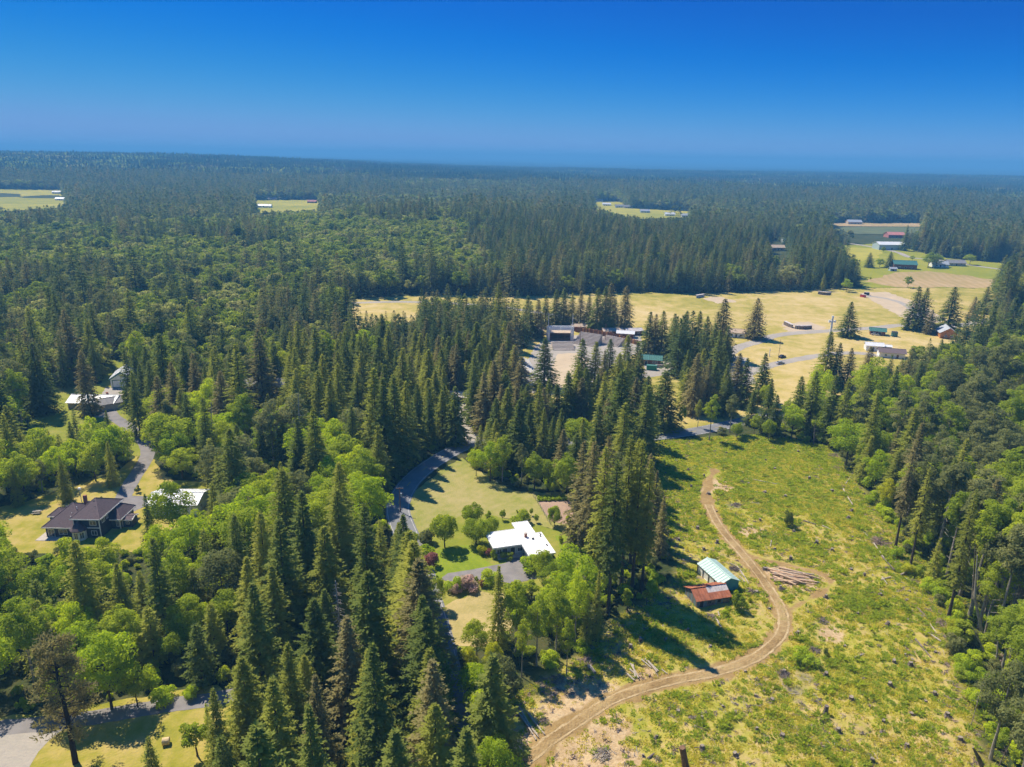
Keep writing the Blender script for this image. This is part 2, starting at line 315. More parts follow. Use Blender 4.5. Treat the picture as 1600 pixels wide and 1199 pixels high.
FAR_FIELDS = [[(395, 314), (500, 313), (504, 330), (400, 334)], [(-30, 303), (98, 303), (108, 325), (-30, 332)], [(925, 316), (968, 316), (985, 326), (1080, 331), (1085, 341), (985, 343), (930, 328)], [(1290, 349), (1440, 349), (1445, 361), (1310, 360)], [(1310, 356), (1430, 360), (1420, 384), (1330, 384)]]
FAR_G = [G(p) for p in FAR_FIELDS]
CLUMP = G([(898, 845), (1045, 845), (1045, 955), (985, 965), (900, 975)])

# ------------------------------------------------------------------ terrain height
def hill(x, y):
    d = np.hypot(x, y); b = np.degrees(np.arctan2(x, np.maximum(y, 1)))
    left = sstep(12, -32, b)
    up = sstep(1300, 3800, d); dn = sstep(4500, 8000, d)
    h = up * ((8 + 52 * left) * (1 - dn) + dn * (-18 + 42 * left))
    h = h + up * (fnoise(x, y, 420.0) * 6.0 + fnoise2(x, y, 1100.0) * 8.0) * (1 + 0.5 * left)
    far = sstep(13000, 19000, d) * (1 - sstep(20000, 24000, d))
    h = h + far * (42 + 24 * fnoise(x, y, 2600.0)) * (0.5 + 0.7 * left)
    # the low wooded rise beyond the left wood
    h = h + 13 * np.exp(-((x + 110) / 170.0) ** 2 - ((y - 980) / 170.0) ** 2)
    for g in FAR_G:
        c = g.mean(0); h = h * (1 - np.exp(-((x - c[0]) ** 2 + (y - c[1]) ** 2) / (2 * 170.0 ** 2)))
    return np.maximum(h, -24)
CLG = G(CLEARING)
GEN = np.random.default_rng(11)
def relief(x, y):
    P = np.stack([x, y], -1)
    c = sstep(1.0, -4.0, poly_dist(P, CLG))
    t = sstep(2.2, 5.0, np.minimum(seg_dist(P, TRACK), seg_dist(P, TRACK2)))
    return c * t * (0.16 * fnoise(x, y, 1.3) + 0.20 * fnoise2(x, y, 4.0))

# ------------------------------------------------------------------ ground
def axis(lo, hi, step, far, n):
    mid = np.arange(lo, hi + 1e-6, step); g = np.geomspace(step, far, n)
    up = hi + np.cumsum(g * (far / g.sum())) ; dn = lo - np.cumsum(g * (far / g.sum()))
    return np.concatenate([dn[::-1], mid, up])
gx = axis(-60, 150, 0.75, 25000, 90); gy = axis(62, 262, 0.75, 25500, 100)
gy = gy[gy > -6000]
XX, YY = np.meshgrid(gx, gy); PP = np.stack([XX, YY], -1)
ZZ = hill(XX, YY) + relief(XX, YY)
nx_, ny_ = len(gx), len(gy)
me = bpy.data.meshes.new('ground')
me.vertices.add(nx_ * ny_); me.vertices.foreach_set('co', np.stack([XX, YY, ZZ], -1).astype(np.float32).ravel())
ii = (np.arange(ny_ - 1)[:, None] * nx_ + np.arange(nx_ - 1)[None]).ravel()
Q = np.stack([ii, ii + 1, ii + nx_ + 1, ii + nx_], -1).astype(np.int32)
me.loops.add(Q.size); me.loops.foreach_set('vertex_index', Q.ravel())
me.polygons.add(len(Q)); me.polygons.foreach_set('loop_start', np.arange(0, Q.size, 4, dtype=np.int32))
me.polygons.foreach_set('use_smooth', np.ones(len(Q), bool)); me.update(calc_edges=True)
def vattr(me, name, val):
    a = me.attributes.new(name, 'FLOAT', 'POINT'); a.data.foreach_set('value', np.asarray(val, np.float32).ravel())
dcl = poly_dist(PP, CLG) + 1.5 * fnoise(XX, YY, 3.0)
vattr(me, 'clear', sstep(2.5, -2.5, dcl))
dtr = np.minimum(seg_dist(PP, TRACK[:-17]), np.minimum(seg_dist(PP, TRACK) + 0.9, seg_dist(PP, TRACK2) * .9 + 1.7))
CHIPS = [(at(900, 1092)[:2], 7.0), (at(930, 1080)[:2], 5.0), (at(870, 1120)[:2], 4.5), (at(935, 1150)[:2], 5.5), (at(905, 1192)[:2], 6.5), (at(965, 1185)[:2], 4.5), (at(830, 1165)[:2], 5.0), (at(1236, 904)[:2], 7.0), (at(1215, 900)[:2], 5.0), (at(1258, 908)[:2], 5.0), (at(1290, 902)[:2], 3.0), (at(1125, 760)[:2], 8), (at(1170, 830)[:2], 5), (at(950, 1140)[:2], 5), (at(1010, 1060)[:2], 3.5), (at(1345, 700)[:2], 5), (at(1300, 990)[:2], 4), (at(1400, 800)[:2], 6)]
BURN = [(at(1258, 1062)[:2], 3.0), (at(1240, 1078)[:2], 2.6), (at(1150, 790)[:2], 4.2), (at(1180, 786)[:2], 2.6), (at(1272, 1035)[:2], 2.2), (at(1228, 1058)[:2], 2.0), (at(1065, 765)[:2], 3.0), (at(1250, 1095)[:2], 1.8)]
ch = np.zeros_like(XX); bu = np.zeros_like(XX)
for c, r in CHIPS: ch = np.maximum(ch, sstep(1.15, 0.55, np.hypot(XX - c[0], (YY - c[1])) / r + 0.22 * fnoise2(XX, YY, 1.6)))
for c, r in BURN: bu = np.maximum(bu, 0.75 * sstep(1.25, 0.1, np.hypot(XX - c[0], (YY - c[1])) / r + 0.35 * fnoise2(XX, YY, 1.3)))
vattr(me, 'bare', np.clip(sstep(3.6, 0.9, dtr + 0.7 * fnoise(XX, YY, 1.7)) + 0, 0, 1)); vattr(me, 'lush', sstep(175, 235, YY + 12 * fnoise(XX, YY, 11.0))); vattr(me, 'chip', ch); vattr(me, 'burn', bu)
gmat, nt, b = mat('forest_and_clearing_ground', 0.95, 0.1)
ge = N(nt, 'NewGeometry')
def nz(sc, det=6, rough=0.65):
    n = N(nt, 'TexNoise'); n.inputs['Scale'].default_value = sc; n.inputs['Detail'].default_value = det; n.inputs['Roughness'].default_value = rough
    nt.links.new(ge.outputs['Position'], n.inputs['Vector']); return n.outputs[0]
def mixf(a, b_, f):
    m_ = N(nt, 'Mix', data_type='FLOAT'); m_.inputs[0].default_value = f; nt.links.new(a, m_.inputs[2]); nt.links.new(b_, m_.inputs[3]); return m_.outputs[0]
def mixc(f, a, b_):
    m_ = N(nt, 'Mix', data_type='RGBA'); nt.links.new(f, m_.inputs[0]); nt.links.new(a, m_.inputs[6]); nt.links.new(b_, m_.inputs[7]); return m_.outputs[2]
def rmp(src, stops):
    r = ramp(nt, stops); nt.links.new(src, r.inputs[0]); return r.outputs[0]
def attr(nm): return N(nt, 'Attribute', attribute_name=nm).outputs['Fac']
# break the edge of bare ground with the fine noise
def ragged(a, w, lo=0.35, hi=0.65):
    m1 = N(nt, 'Math', operation='MULTIPLY_ADD'); nt.links.new(nz(1.1, 8, 0.75), m1.inputs[0]); m1.inputs[1].default_value = w; m1.inputs[2].default_value = -w / 2
    m2 = N(nt, 'Math', operation='ADD', use_clamp=True); nt.links.new(a, m2.inputs[0]); nt.links.new(m1.outputs[0], m2.inputs[1])
    mr = N(nt, 'MapRange'); mr.inputs['From Min'].default_value = lo; mr.inputs['From Max'].default_value = hi; nt.links.new(m2.outputs[0], mr.inputs['Value'])
    return mr.outputs[0]
forest_c = rmp(mixf(nz(0.5), nz(0.06), 0.5), [(0.30, (0.022, 0.035, 0.010)), (0.47, (0.045, 0.062, 0.018)), (0.58, (0.085, 0.085, 0.03)), (0.74, (0.13, 0.105, 0.055))])
clear_c = rmp(mixf(nz(0.45, 9, 0.75), nz(0.045, 5), 0.42), [(0.34, (0.19, 0.22, 0.022)), (0.43, (0.32, 0.31, 0.036)), (0.50, (0.42, 0.36, 0.075)), (0.56, (0.47, 0.355, 0.13)), (0.64, (0.52, 0.38, 0.19))])
dirt_c = rmp(mixf(nz(0.7, 8), nz(0.13), 0.5), [(0.32, (0.24, 0.15, 0.058)), (0.5, (0.34, 0.225, 0.09)), (0.66, (0.45, 0.315, 0.14))])
chip_c = rmp(mixf(nz(1.6, 8, 0.8), nz(0.25), 0.35), [(0.30, (0.26, 0.165, 0.075)), (0.45, (0.44, 0.30, 0.15)), (0.56, (0.58, 0.43, 0.25)), (0.68, (0.34, 0.30, 0.08))])
burn_c = rmp(nz(1.2, 8), [(0.35, (0.10, 0.09, 0.075)), (0.50, (0.17, 0.155, 0.12)), (0.62, (0.24, 0.23, 0.09))])
lush_c = rmp(mixf(nz(0.5, 9, 0.75), nz(0.05, 5), 0.4), [(0.34, (0.12, 0.19, 0.02)), (0.46, (0.22, 0.28, 0.026)), (0.54, (0.32, 0.33, 0.04)), (0.64, (0.44, 0.36, 0.12))])
clear_c = mixc(ragged(attr('lush'), 0.7, 0.1, 0.95), clear_c, lush_c)
c = mixc(attr('clear'), forest_c, clear_c)
c = mixc(ragged(attr('chip'), 1.2, 0.3, 0.85), c, chip_c); c = mixc(ragged(attr('burn'), 1.2, 0.25, 0.9), c, burn_c); c = mixc(ragged(attr('bare'), 0.7), c, dirt_c)
nt.links.new(c, b.inputs['Base Color'])
bp = N(nt, 'Bump'); bp.inputs['Strength'].default_value = 0.7; bp.inputs['Distance'].default_value = 0.35
nt.links.new(nz(1.6, 6), bp.inputs['Height']); nt.links.new(bp.outputs[0], b.inputs['Normal'])
me.materials.append(gmat)
tag(link('ground', me), kind='structure')

def ragged_poly(poly, step=2.0, amp=0.5, seed=0):
    poly = np.asarray(poly, float); out = []; r = np.random.default_rng(seed)
    for a, b_ in zip(poly, np.roll(poly, -1, 0)):
        L = np.hypot(*(b_ - a)); n = max(1, int(L / step)); d = (b_ - a) / max(L, 1e-6); nn = np.array([-d[1], d[0]])
        for k in range(n): out.append(a + (b_ - a) * k / n + nn * r.normal(0, amp))
    return out
def sheet(name, poly, off, m, step=2.5, amp=0.5, cell=None):
    """a flat sheet of ground cover following the terrain"""
    pts = ragged_poly(poly, step, amp, len(name) + int(abs(poly[0][0])))
    bm = bmesh.new(); f = bm.faces.new([bm.verts.new((p[0], p[1], 0)) for p in pts])
    bmesh.ops.triangulate(bm, faces=[f])
    if cell:
        xs = [p[0] for p in pts]; ys = [p[1] for p in pts]
        for ax, lo, hi in ((0, min(xs), max(xs)), (1, min(ys), max(ys))):
            k = lo + cell
            while k < hi:
                bmesh.ops.bisect_plane(bm, geom=bm.verts[:] + bm.edges[:] + bm.faces[:], plane_co=(k, 0, 0) if ax == 0 else (0, k, 0), plane_no=(1, 0, 0) if ax == 0 else (0, 1, 0)); k += cell
    bmesh.ops.recalc_face_normals(bm, faces=bm.faces)
    for v in bm.verts: v.co.z = float(hill(np.array(v.co.x), np.array(v.co.y))) + off
    me = bpy.data.meshes.new(name); bm.to_mesh(me); bm.free()
    if len(me.polygons) and me.polygons[0].normal.z < 0: me.flip_normals()
    me.materials.append(m)
    return tag(link(name, me), kind='structure')
def ribbon(name, line, w, off, m, amp=0.0, seed=1, w_fn=None, parent=None, kind='structure', cols=4, zfn=None):
    line = np.asarray(line, float); t = np.gradient(line, axis=0); t /= np.linalg.norm(t, axis=1)[:, None]; n = np.stack([-t[:, 1], t[:, 0]], -1)
    r = np.random.default_rng(seed); V = []; F = []
    for i, (p, q) in enumerate(zip(line, n)):
        wl = w / 2 + (r.normal(0, amp) if amp else 0); wr = w / 2 + (r.normal(0, amp) if amp else 0)
        for k in range(cols + 1):
            s = -wl + (wl + wr) * k / cols; P = p + q * s
            z = float(hill(np.array(P[0]), np.array(P[1]))) + off + (zfn(s) if zfn else 0)
            V.append((P[0], P[1], z))
        if i:
            for k in range(cols):
                a = (i - 1) * (cols + 1) + k; F.append((a, a + 1, a + cols + 2, a + cols + 1))
    me = bpy.data.meshes.new(name); me.from_pydata(V, [], F); me.update(); 
    if me.polygons[0].normal.z < 0: me.flip_normals()
    me.materials.append(m); o = link(name, me, parent)
    return tag(o, kind=kind) if kind else o
def dash(line, length, gap):
    line = np.asarray(line); s = np.concatenate([[0], np.cumsum(np.linalg.norm(np.diff(line, axis=0), axis=1))]); out = []; k = 0.0
    while k + length < s[-1]:
        q = np.linspace(k, k + length, 4); out.append(np.stack([np.interp(q, s, line[:, 0]), np.interp(q, s, line[:, 1])], -1)); k += length + gap
    return out
def offset(line, d):
    t = np.gradient(line, axis=0); t /= np.linalg.norm(t, axis=1)[:, None]; return line + np.stack([-t[:, 1], t[:, 0]], -1) * d

# meadows, lawns, fields
sheet('hay_meadow', G(MEADOW[:12] + [(880, 830), (800, 812), (740, 800), (690, 818), (650, 838)]), 0.012, M['mown'], 2.0, 0.35)
sheet('house_yard', G([(648, 838), (690, 818), (740, 800), (800, 812), (880, 830), (912, 812), (916, 870), (905, 905), (860, 930), (800, 930), (778, 1010), (700, 1020), (676, 960), (655, 900), (642, 865)]), 0.02, M['yard'], 2.0, 0.4)
sheet('front_lawn', G([(676, 862), (700, 855), (735, 852), (755, 858), (752, 872), (768, 882), (800, 877), (775, 886), (730, 893), (684, 908), (674, 890)]), 0.035, M['lawn'], 1.5, 0.12)
sheet('side_lawn', G([(868, 838), (895, 836), (908, 868), (900, 880), (880, 862)]), 0.035, M['lawn'], 1.5, 0.2)
sheet('straw_patch', G([(692, 950), (712, 936), (745, 925), (790, 930), (800, 990), (770, 1010), (705, 1010), (690, 990)]), 0.035, M['straw'], 1.5, 0.4)
sheet('garden_soil', G([(838, 778), (884, 774), (897, 797), (903, 818), (895, 822), (862, 815), (850, 800)]), 0.035, M['soil'], 1.5, 0.2)
sheet('left_yard', G(LEFT_YARD), 0.012, M['yard_dry'], 2.0, 0.5)
sheet('left_lawn', G(LEFT_LAWN), 0.012, M['yard'], 2.5, 0.7)
sheet('mown_yard', G(LOW_YARD), 0.012, M['yard_dry'], 2.0, 0.4)
sheet('park_grass', G(PARK), 0.02, M['dry'], 4.0, 1.2)
sheet('farm_pasture', G(FARM), 0.02, M['farm_green'], 6, 1.5)
sheet('farm_stubble', G([(1350, 440), (1400, 426), (1450, 424), (1520, 432), (1600, 446), (1700, 452), (1560, 450), (1400, 449)]), 0.05, M['farm_tan'], 6, 1.5)
sheet('farm_meadow', G([(1300, 396), (1330, 387), (1380, 389), (1372, 402), (1340, 410), (1312, 404)]), 0.05, M['farm_yellow'], 6, 1.5)
for g_ in FAR_G[:3]: sheet('far_field', g_, 0.5, M['farm_yellow'], 40, 4, 60)
sheet('far_bare_field', G([(1290, 348.5), (1440, 349), (1445, 355), (1310, 354)]), 0.5, M['farm_tan'], 40, 3, 60)
sheet('far_crop_field', G([(1310, 355.5), (1440, 356), (1428, 368), (1330, 366)]), 0.5, simple('dark_crop', (0.12, 0.14, 0.05), 0.95, 0.2, 0.05), 40, 3, 60)
for q in ([(1225, 506), (1262, 503), (1290, 512), (1262, 521), (1228, 518)], [(1098, 466), (1130, 464), (1152, 471), (1120, 475)], [(1345, 458), (1385, 456), (1440, 476), (1480, 500), (1430, 512), (1400, 490), (1360, 470)]):
    sheet('bare_infield', G(q), 0.045, M['sand'], 3, 0.9)
sheet('left_gravel_yard', G([(148, 645), (158, 618), (166, 606), (192, 606), (193, 622), (180, 645), (172, 655), (150, 652)]), 0.03, M['gravel'], 2, 0.3)
sheet('gravel_corner', G([(-120, 1172), (0, 1142), (60, 1136), (98, 1140), (60, 1175), (20, 1260), (-200, 1330)]), 0.03, M['gravel'], 2, 0.3)
sheet('driveway', G([(688, 905), (700, 896), (740, 890), (790, 880), (808, 869), (828, 864), (842, 874), (838, 905), (800, 912), (760, 906), (700, 909)]), 0.055, M['asphalt'], 1.5, 0.05)
sheet('left_driveway_apron', G([(172, 790), (186, 772), (204, 775), (240, 776), (244, 786), (214, 797), (199, 806), (182, 803)]), 0.05, M['asphalt'], 1.5, 0.08)
ribbon('left_driveway', LEFT_DRIVE, 4.4, 0.042, M['asphalt'], 0.06)
ribbon('lower_road', LOW_ROAD, 3.8, 0.042, M['asphalt'], 0.08)
rd = ribbon('main_road', ROAD, 6.8, 0.045, M['road_asphalt'], 0.05)
for s_ in (-2.9, 2.9): ribbon('edge_line', offset(ROAD[:176], s_), 0.14, 0.052, M['line'], 0, parent=rd, kind=None, cols=1)
for d_ in dash(ROAD[:200], 3.0, 9.0): ribbon('centre_line', d_, 0.2, 0.052, M['yline'], 0, parent=rd, kind=None, cols=1)
ribbon('dirt_track', TRACK[:-19], 3.3, 0.03, M['track'], 0.25, 3, cols=12, zfn=lambda s: 0.06 - 0.06 * math.exp(-((abs(s) - 0.95) / 0.3) ** 2) - 0.22 * max(0, (abs(s) - 1.05) / 0.6) ** 1.5)
for ln, w_ in (([(1560, 497), (1490, 510), (1430, 507), (1360, 513), (1270, 519), (1215, 524), (1180, 535), (1150, 545), (1125, 565), (1130, 590), (1165, 605)], 7.0), ([(1400, 560), (1340, 552), (1295, 554), (1240, 563), (1195, 574), (1160, 590), (1140, 620)], 6.0), ([(1440, 505), (1420, 480), (1390, 468), (1350, 462)], 5.0), ([(1120, 560), (1050, 580), (990, 590), (920, 600), (860, 610), (790, 612), (720, 622), (727, 660), (735, 690)], 6.0), ([(1005, 520), (960, 512), (900, 500), (850, 490), (760, 478), (640, 472), (540, 474)], 6.0)):
    ribbon('park_lane', smooth_line(G(ln), 6), w_, 0.05, M['gravel'], 0.25)
for ln, w_ in (([(1320, 380), (1350, 384), (1400, 394), (1425, 403), (1470, 407), (1540, 418), (1700, 438)], 7.0),):
    ribbon('farm_lane', smooth_line(G(ln), 6), w_, 0.09, M['gravel'], 0.3)
M['rut'] = ground_mat('packed_rut', [(0.34, (0.36, 0.25, 0.12)), (0.5, (0.46, 0.335, 0.175)), (0.64, (0.54, 0.41, 0.23))], 0.8, 0.2, 0.6)
dtk = bpy.data.objects['dirt_track']
for s_ in (-.88, .88): ribbon('wheel_rut', offset(TRACK[:-19], s_), 0.55, 0.05, M['rut'], 0.13, 9 + int(s_ > 0), parent=dtk, kind=None, cols=2)
sheet('park_gravel_lot', G([(1005, 560), (1060, 565), (1130, 552), (1170, 560), (1180, 600), (1130, 610), (1060, 590), (1010, 584)]), 0.04, M['gravel'], 3, 0.5)
sheet('stall_yard', G([(720, 605), (760, 600), (775, 650), (745, 700), (722, 690), (712, 640)]), 0.035, M['gravel'], 3, 0.5)

# ------------------------------------------------------------------ sky-blue air
hz = MB().box(-31000, 31000, -7000, 31500, float(ZZ.min()) - 1.0, max(103.0, float(ZZ.max()) + 34.0))
hm = bpy.data.materials.new('air'); hm.use_nodes = True; hn = hm.node_tree; hn.nodes.clear()
pv = hn.nodes.new('ShaderNodeVolumePrincipled'); pv.inputs['Color'].default_value = (0.18, 0.57, 1.0, 1); pv.inputs['Density'].default_value = 0.00024; pv.inputs['Anisotropy'].default_value = 0.0
ho = hn.nodes.new('ShaderNodeOutputMaterial'); hn.links.new(pv.outputs[0], ho.inputs['Volume'])
tag(hz.build('haze', hm), kind='stuff')

# ------------------------------------------------------------------ trees: meshes
def unit(v): return v / np.maximum(np.linalg.norm(v, axis=-1, keepdims=True), 1e-9)
def fir_leaves(rng, Hh, R, base, levels, per, sprays, leaf, shape=0.85, droop=0.25, gap=0.0):
    Vs = []; T = []
    for i in range(levels):
        t = i / (levels - 1); z0 = base + (Hh * 0.985 - base) * t ** 0.92
        L0 = R * ((1 - t) ** shape) * (0.72 + 0.28 * min(1, t * 7)) + 0.22
        nb = max(4, int(per * (0.55 + 0.45 * (1 - t)) + rng.uniform(-1, 1))); a0 = rng.uniform(0, 6.28)
        for k in range(nb):
            if gap and rng.random() < gap: continue
            az = a0 + 6.283 * k / nb + rng.normal(0, 0.22); L = L0 * rng.uniform(0.62, 1.13)
            el = -0.32 + 0.75 * t ** 1.3 + rng.normal(0, 0.12)
            d = np.array([math.cos(az) * math.cos(el), math.sin(az) * math.cos(el), math.sin(el)]); side = np.array([-math.sin(az), math.cos(az), 0])
            n = max(3, int(sprays * (0.35 + 0.65 * L / R)))
            s = np.sort(rng.uniform(0.12 if t > 0.3 else 0.3, 1.0, n)); s[-1] = 1.0
            p = np.array([0, 0, z0]) + d * (s * L)[:, None]; p[:, 2] += -droop * L * s ** 2 + 0.10 * L * np.clip(s - 0.7, 0, 1)
            sg = np.where(np.arange(n) % 2 == 0, 1, -1) * rng.uniform(0.55, 1.15, n); sg[-1] = 0.0
            sd = unit(d[None] * np.cos(sg)[:, None] + side[None] * np.sin(sg)[:, None] + rng.normal(0, 0.16, (n, 3)) + np.array([0, 0, -0.18]))
            ln = leaf * rng.uniform(0.65, 1.3, n) * (1.1 - 0.35 * s) * (0.55 + 0.45 * (1 - t)); w = ln * rng.uniform(0.20, 0.32, n)
            up = unit(np.array([0, 0, 1.0]) + rng.normal(0, 0.42, (n, 3))); wd = unit(np.cross(sd, up))
            a = p; c_ = p + sd * ln[:, None]; m_ = p + sd * (ln * 0.45)[:, None] - np.array([0, 0, 1]) * (ln * 0.10)[:, None]
            Vs.append(np.stack([a, m_ + wd * w[:, None], c_, m_ - wd * w[:, None]], 1)); T.append(np.clip(rng.normal(0.38, 0.15) + rng.normal(0, 0.16, n) + 0.25 * s, 0, 1))
    n = 14; a = rng.uniform(0, 6.28, n); zt = Hh * rng.uniform(0.93, 0.99, n)
    p = np.stack([0 * a, 0 * a, zt], -1); d = unit(np.stack([np.cos(a) * 0.5, np.sin(a) * 0.5, 0.9 + 0 * a], -1)); w = unit(np.cross(d, np.array([0, 0, 1.0])))
    Vs.append(np.stack([p, p + d * 0.4 * leaf + w * 0.12 * leaf, p + d * leaf * 0.9, p + d * 0.4 * leaf - w * 0.12 * leaf], 1)); T.append(rng.uniform(0.3, 0.8, n))
    return np.concatenate(Vs), np.concatenate(T)
def broad_leaves(rng, R, Rz, zc, clumps, per, leaf, rc=(0.30, 0.46), flat=1.0, shell=0.55, taper=0.0):
    Vs = []; T = []; C = []
    for i in range(clumps):
        v = unit(rng.normal(0, 1, 3)); v[2] = v[2] * 0.9 + 0.12; r = rng.uniform(shell, 0.86)
        zz = v[2] * r
        k = 1 - taper * max(0, zz)
        c = np.array([v[0] * R * r * k, v[1] * R * r * k, zc + zz * Rz]); q = R * rng.uniform(*rc) * (1 - 0.35 * taper * max(0, zz)); C.append(c)
        n = int(per * (q / (0.38 * R)) ** 2)
        u = unit(rng.normal(0, 1, (n, 3))); u[:, 2] = np.where(u[:, 2] < -0.35, -u[:, 2], u[:, 2])
        P = c + u * q * rng.uniform(0.72, 1.08, n)[:, None] * np.array([1, 1, flat])
        nn = unit(u + rng.normal(0, 0.55, (n, 3)) + np.array([0, 0, 0.25])); a = unit(np.cross(nn, rng.normal(0, 1, (n, 3)))); b_ = np.cross(nn, a)
        l = leaf * rng.uniform(0.6, 1.35, n)[:, None]; w = l * 0.62
        Vs.append(np.stack([P - a * l * 0.5, P + b_ * w * 0.5, P + a * l * 0.5 - nn * l * 0.12, P - b_ * w * 0.5], 1))
        T.append(np.clip(rng.normal(0.5, 0.17) + rng.normal(0, 0.14, n), 0, 1))
    return np.concatenate(Vs), np.concatenate(T), C
def trunk_mesh(name, rng, Hh, r, m, lean=0.0, limbs=(), stubs=0, z0=2.0, n=7):
    mb = MB(); k = 7; pts = []
    for i in range(k):
        t = i / (k - 1); pts.append((lean * t * t * Hh * 0.1 + rng.normal(0, 0.05), rng.normal(0, 0.05), -0.4 + (Hh + 0.4) * t))
    mb.tube(pts, [r * (1.25 if i == 0 else 1) * (1 - 0.88 * i / (k - 1)) for i in range(k)], n)
    for c in limbs:
        z = max(0.18 * Hh, c[2] - 0.45 * np.hypot(c[0], c[1]) - 0.8); z = min(z, Hh * 0.9); q = r * 0.42
        mb.tube([(0, 0, z), (c[0] * 0.45, c[1] * 0.45, z + (c[2] - z) * 0.35), tuple(c)], [q, q * 0.7, q * 0.25], 5)
    for i in range(stubs):
        a = rng.uniform(0, 6.28); z = rng.uniform(z0 * 0.35, z0 * 1.25); L = rng.uniform(0.6, 2.4)
        mb.tube([(0, 0, z), (math.cos(a) * L, math.sin(a) * L, z - 0.15 * L)], [0.07, 0.02], 3, False)
    return mb.mesh(name, m)
def mean_h(V): return float(V[..., 2].max())
TR = np.random.default_rng(3)
HI = {}       # kind -> list of (crown mesh, trunk mesh, height)
def fir_hi(n, H0, R0, base, lv, per, sp, leaf, shape, droop, gap=0.0, key='fir', lod='HI', nt_=7, bark='bark'):
    out = []
    for i in range(n):
        Hh = H0 * TR.uniform(0.95, 1.05); R = R0 * TR.uniform(0.9, 1.12); bz = base * TR.uniform(0.75, 1.25)
        V, T = fir_leaves(TR, Hh, R, bz, lv, per, sp, leaf, shape * TR.uniform(0.9, 1.1), droop * TR.uniform(0.7, 1.3), gap)
        out.append((quad_mesh('crown', V, M['fir_dark'], T), trunk_mesh('trunk', TR, Hh * 0.97, Hh * 0.0125 + 0.06, M[bark], 0, (), 26 if lod == 'HI' and bz > 5 else 0, bz, nt_), Hh, R))
    return out
HI['fir'] = fir_hi(8, 29, 6.0, 2.0, 38, 10, 28, 1.05, 0.80, 0.20)
HI['tallfir'] = fir_hi(5, 42, 4.9, 14.0, 42, 9, 24, 1.05, 0.58, 0.28, 0.14)
HI['cedar'] = fir_hi(4, 26, 5.2, 1.4, 44, 11, 24, 0.95, 0.62, 0.42)
HI['youngfir'] = fir_hi(4, 12, 2.4, 0.5, 26, 9, 12, 0.8, 0.9, 0.15)
def broad_hi(n, R, Rz, zc, cl, per, leaf, rc, flat, shell, taper, bark, limb=9, stub=0):
    out = []
    for i in range(n):
        r_ = R * TR.uniform(0.9, 1.12); rz = Rz * TR.uniform(0.9, 1.1); z = zc * TR.uniform(0.94, 1.06)
        V, T, C = broad_leaves(TR, r_, rz, z, cl, per, leaf, rc, flat, shell, taper)
        ld = sorted(C, key=lambda c: c[2])[:limb]
        out.append((quad_mesh('crown', V, M['leaf_mid'], T), trunk_mesh('trunk', TR, z + rz * 0.55, 0.012 * z + 0.13, M[bark], 0, ld, stub, z - rz), z + rz * 1.02, r_))
    return out
HI['maple'] = broad_hi(7, 5.4, 6.8, 9.4, 44, 300, 0.46, (0.18, 0.36), 0.85, 0.45, 0.35, 'bark')
HI['alder'] = broad_hi(5, 4.4, 8.6, 14.5, 56, 260, 0.40, (0.17, 0.33), 0.9, 0.40, 0.5, 'bark_pale')
HI['tallalder'] = broad_hi(4, 3.3, 5.4, 18.5, 34, 230, 0.40, (0.22, 0.40), 0.9, 0.42, 0.4, 'bark_pale', 6, 14)
HI['round'] = broad_hi(4, 3.4, 2.7, 3.7, 30, 300, 0.32, (0.28, 0.42), 0.9, 0.5, 0.1, 'bark')
HI['bush'] = broad_hi(4, 1.5, 1.1, 1.0, 14, 130, 0.26, (0.3, 0.45), 0.9, 0.4, 0.0, 'bark', 4)
HI['sapling'] = broad_hi(4, 2.3, 3.4, 4.6, 18, 150, 0.42, (0.26, 0.42), 0.9, 0.45, 0.3, 'bark', 5)
# the big airy pine by the lower road
def pine_mesh(rng, Hh, R):
    Vs = []; T = []; C = []
    for i in range(64):
        t = rng.uniform(0.30, 1.0); z = Hh * t; L = R * (1.12 - 0.55 * max(0, t - 0.45) / 0.55) * rng.uniform(0.55, 1.0); az = rng.uniform(0, 6.28)
        if t < 0.42: L *= 0.9
        c = np.array([math.cos(az) * L, math.sin(az) * L, z + rng.normal(0, 0.3) + 0.12 * L * (t - 0.5)]); C.append(c)
        for k in range(3):
            q = c * np.array([0.5 + 0.17 * k, 0.5 + 0.17 * k, 1]) + rng.normal(0, 0.45, 3); n = 34
            u = unit(rng.normal(0, 1, (n, 3))); P = q + u * np.array([1.25, 1.25, 0.45]) * rng.uniform(0.3, 1, n)[:, None]
            d = unit(u + rng.normal(0, 0.4, (n, 3)) + np.array([0, 0, 0.4])); l = rng.uniform(0.35, 0.7, n)[:, None]; w = unit(np.cross(d, rng.normal(0, 1, (n, 3)))) * 0.11
            Vs.append(np.stack([P - w, P + w, P + d * l + w * 0.5, P + d * l - w * 0.5], 1)); T.append(np.clip(rng.normal(0.5, 0.2, n), 0, 1))
    mb = MB(); mb.tube([(0, 0, -0.4), (0.25, 0.2, Hh * 0.35), (-0.1, 0.1, Hh * 0.7), (0, 0, Hh * 0.98)], [0.62, 0.46, 0.3, 0.05], 8)
    for c in C: mb.tube([(0, 0, c[2] - 0.3), (c[0] * 0.5, c[1] * 0.5, c[2] - 0.15), tuple(c)], [0.10, 0.07, 0.02], 4, False)
    return quad_mesh('crown', np.concatenate(Vs), M['fir_olive'], np.concatenate(T)), mb.mesh('trunk', M['bark_dark']), Hh, R
HI['pine'] = [pine_mesh(TR, 26, 6.6)]
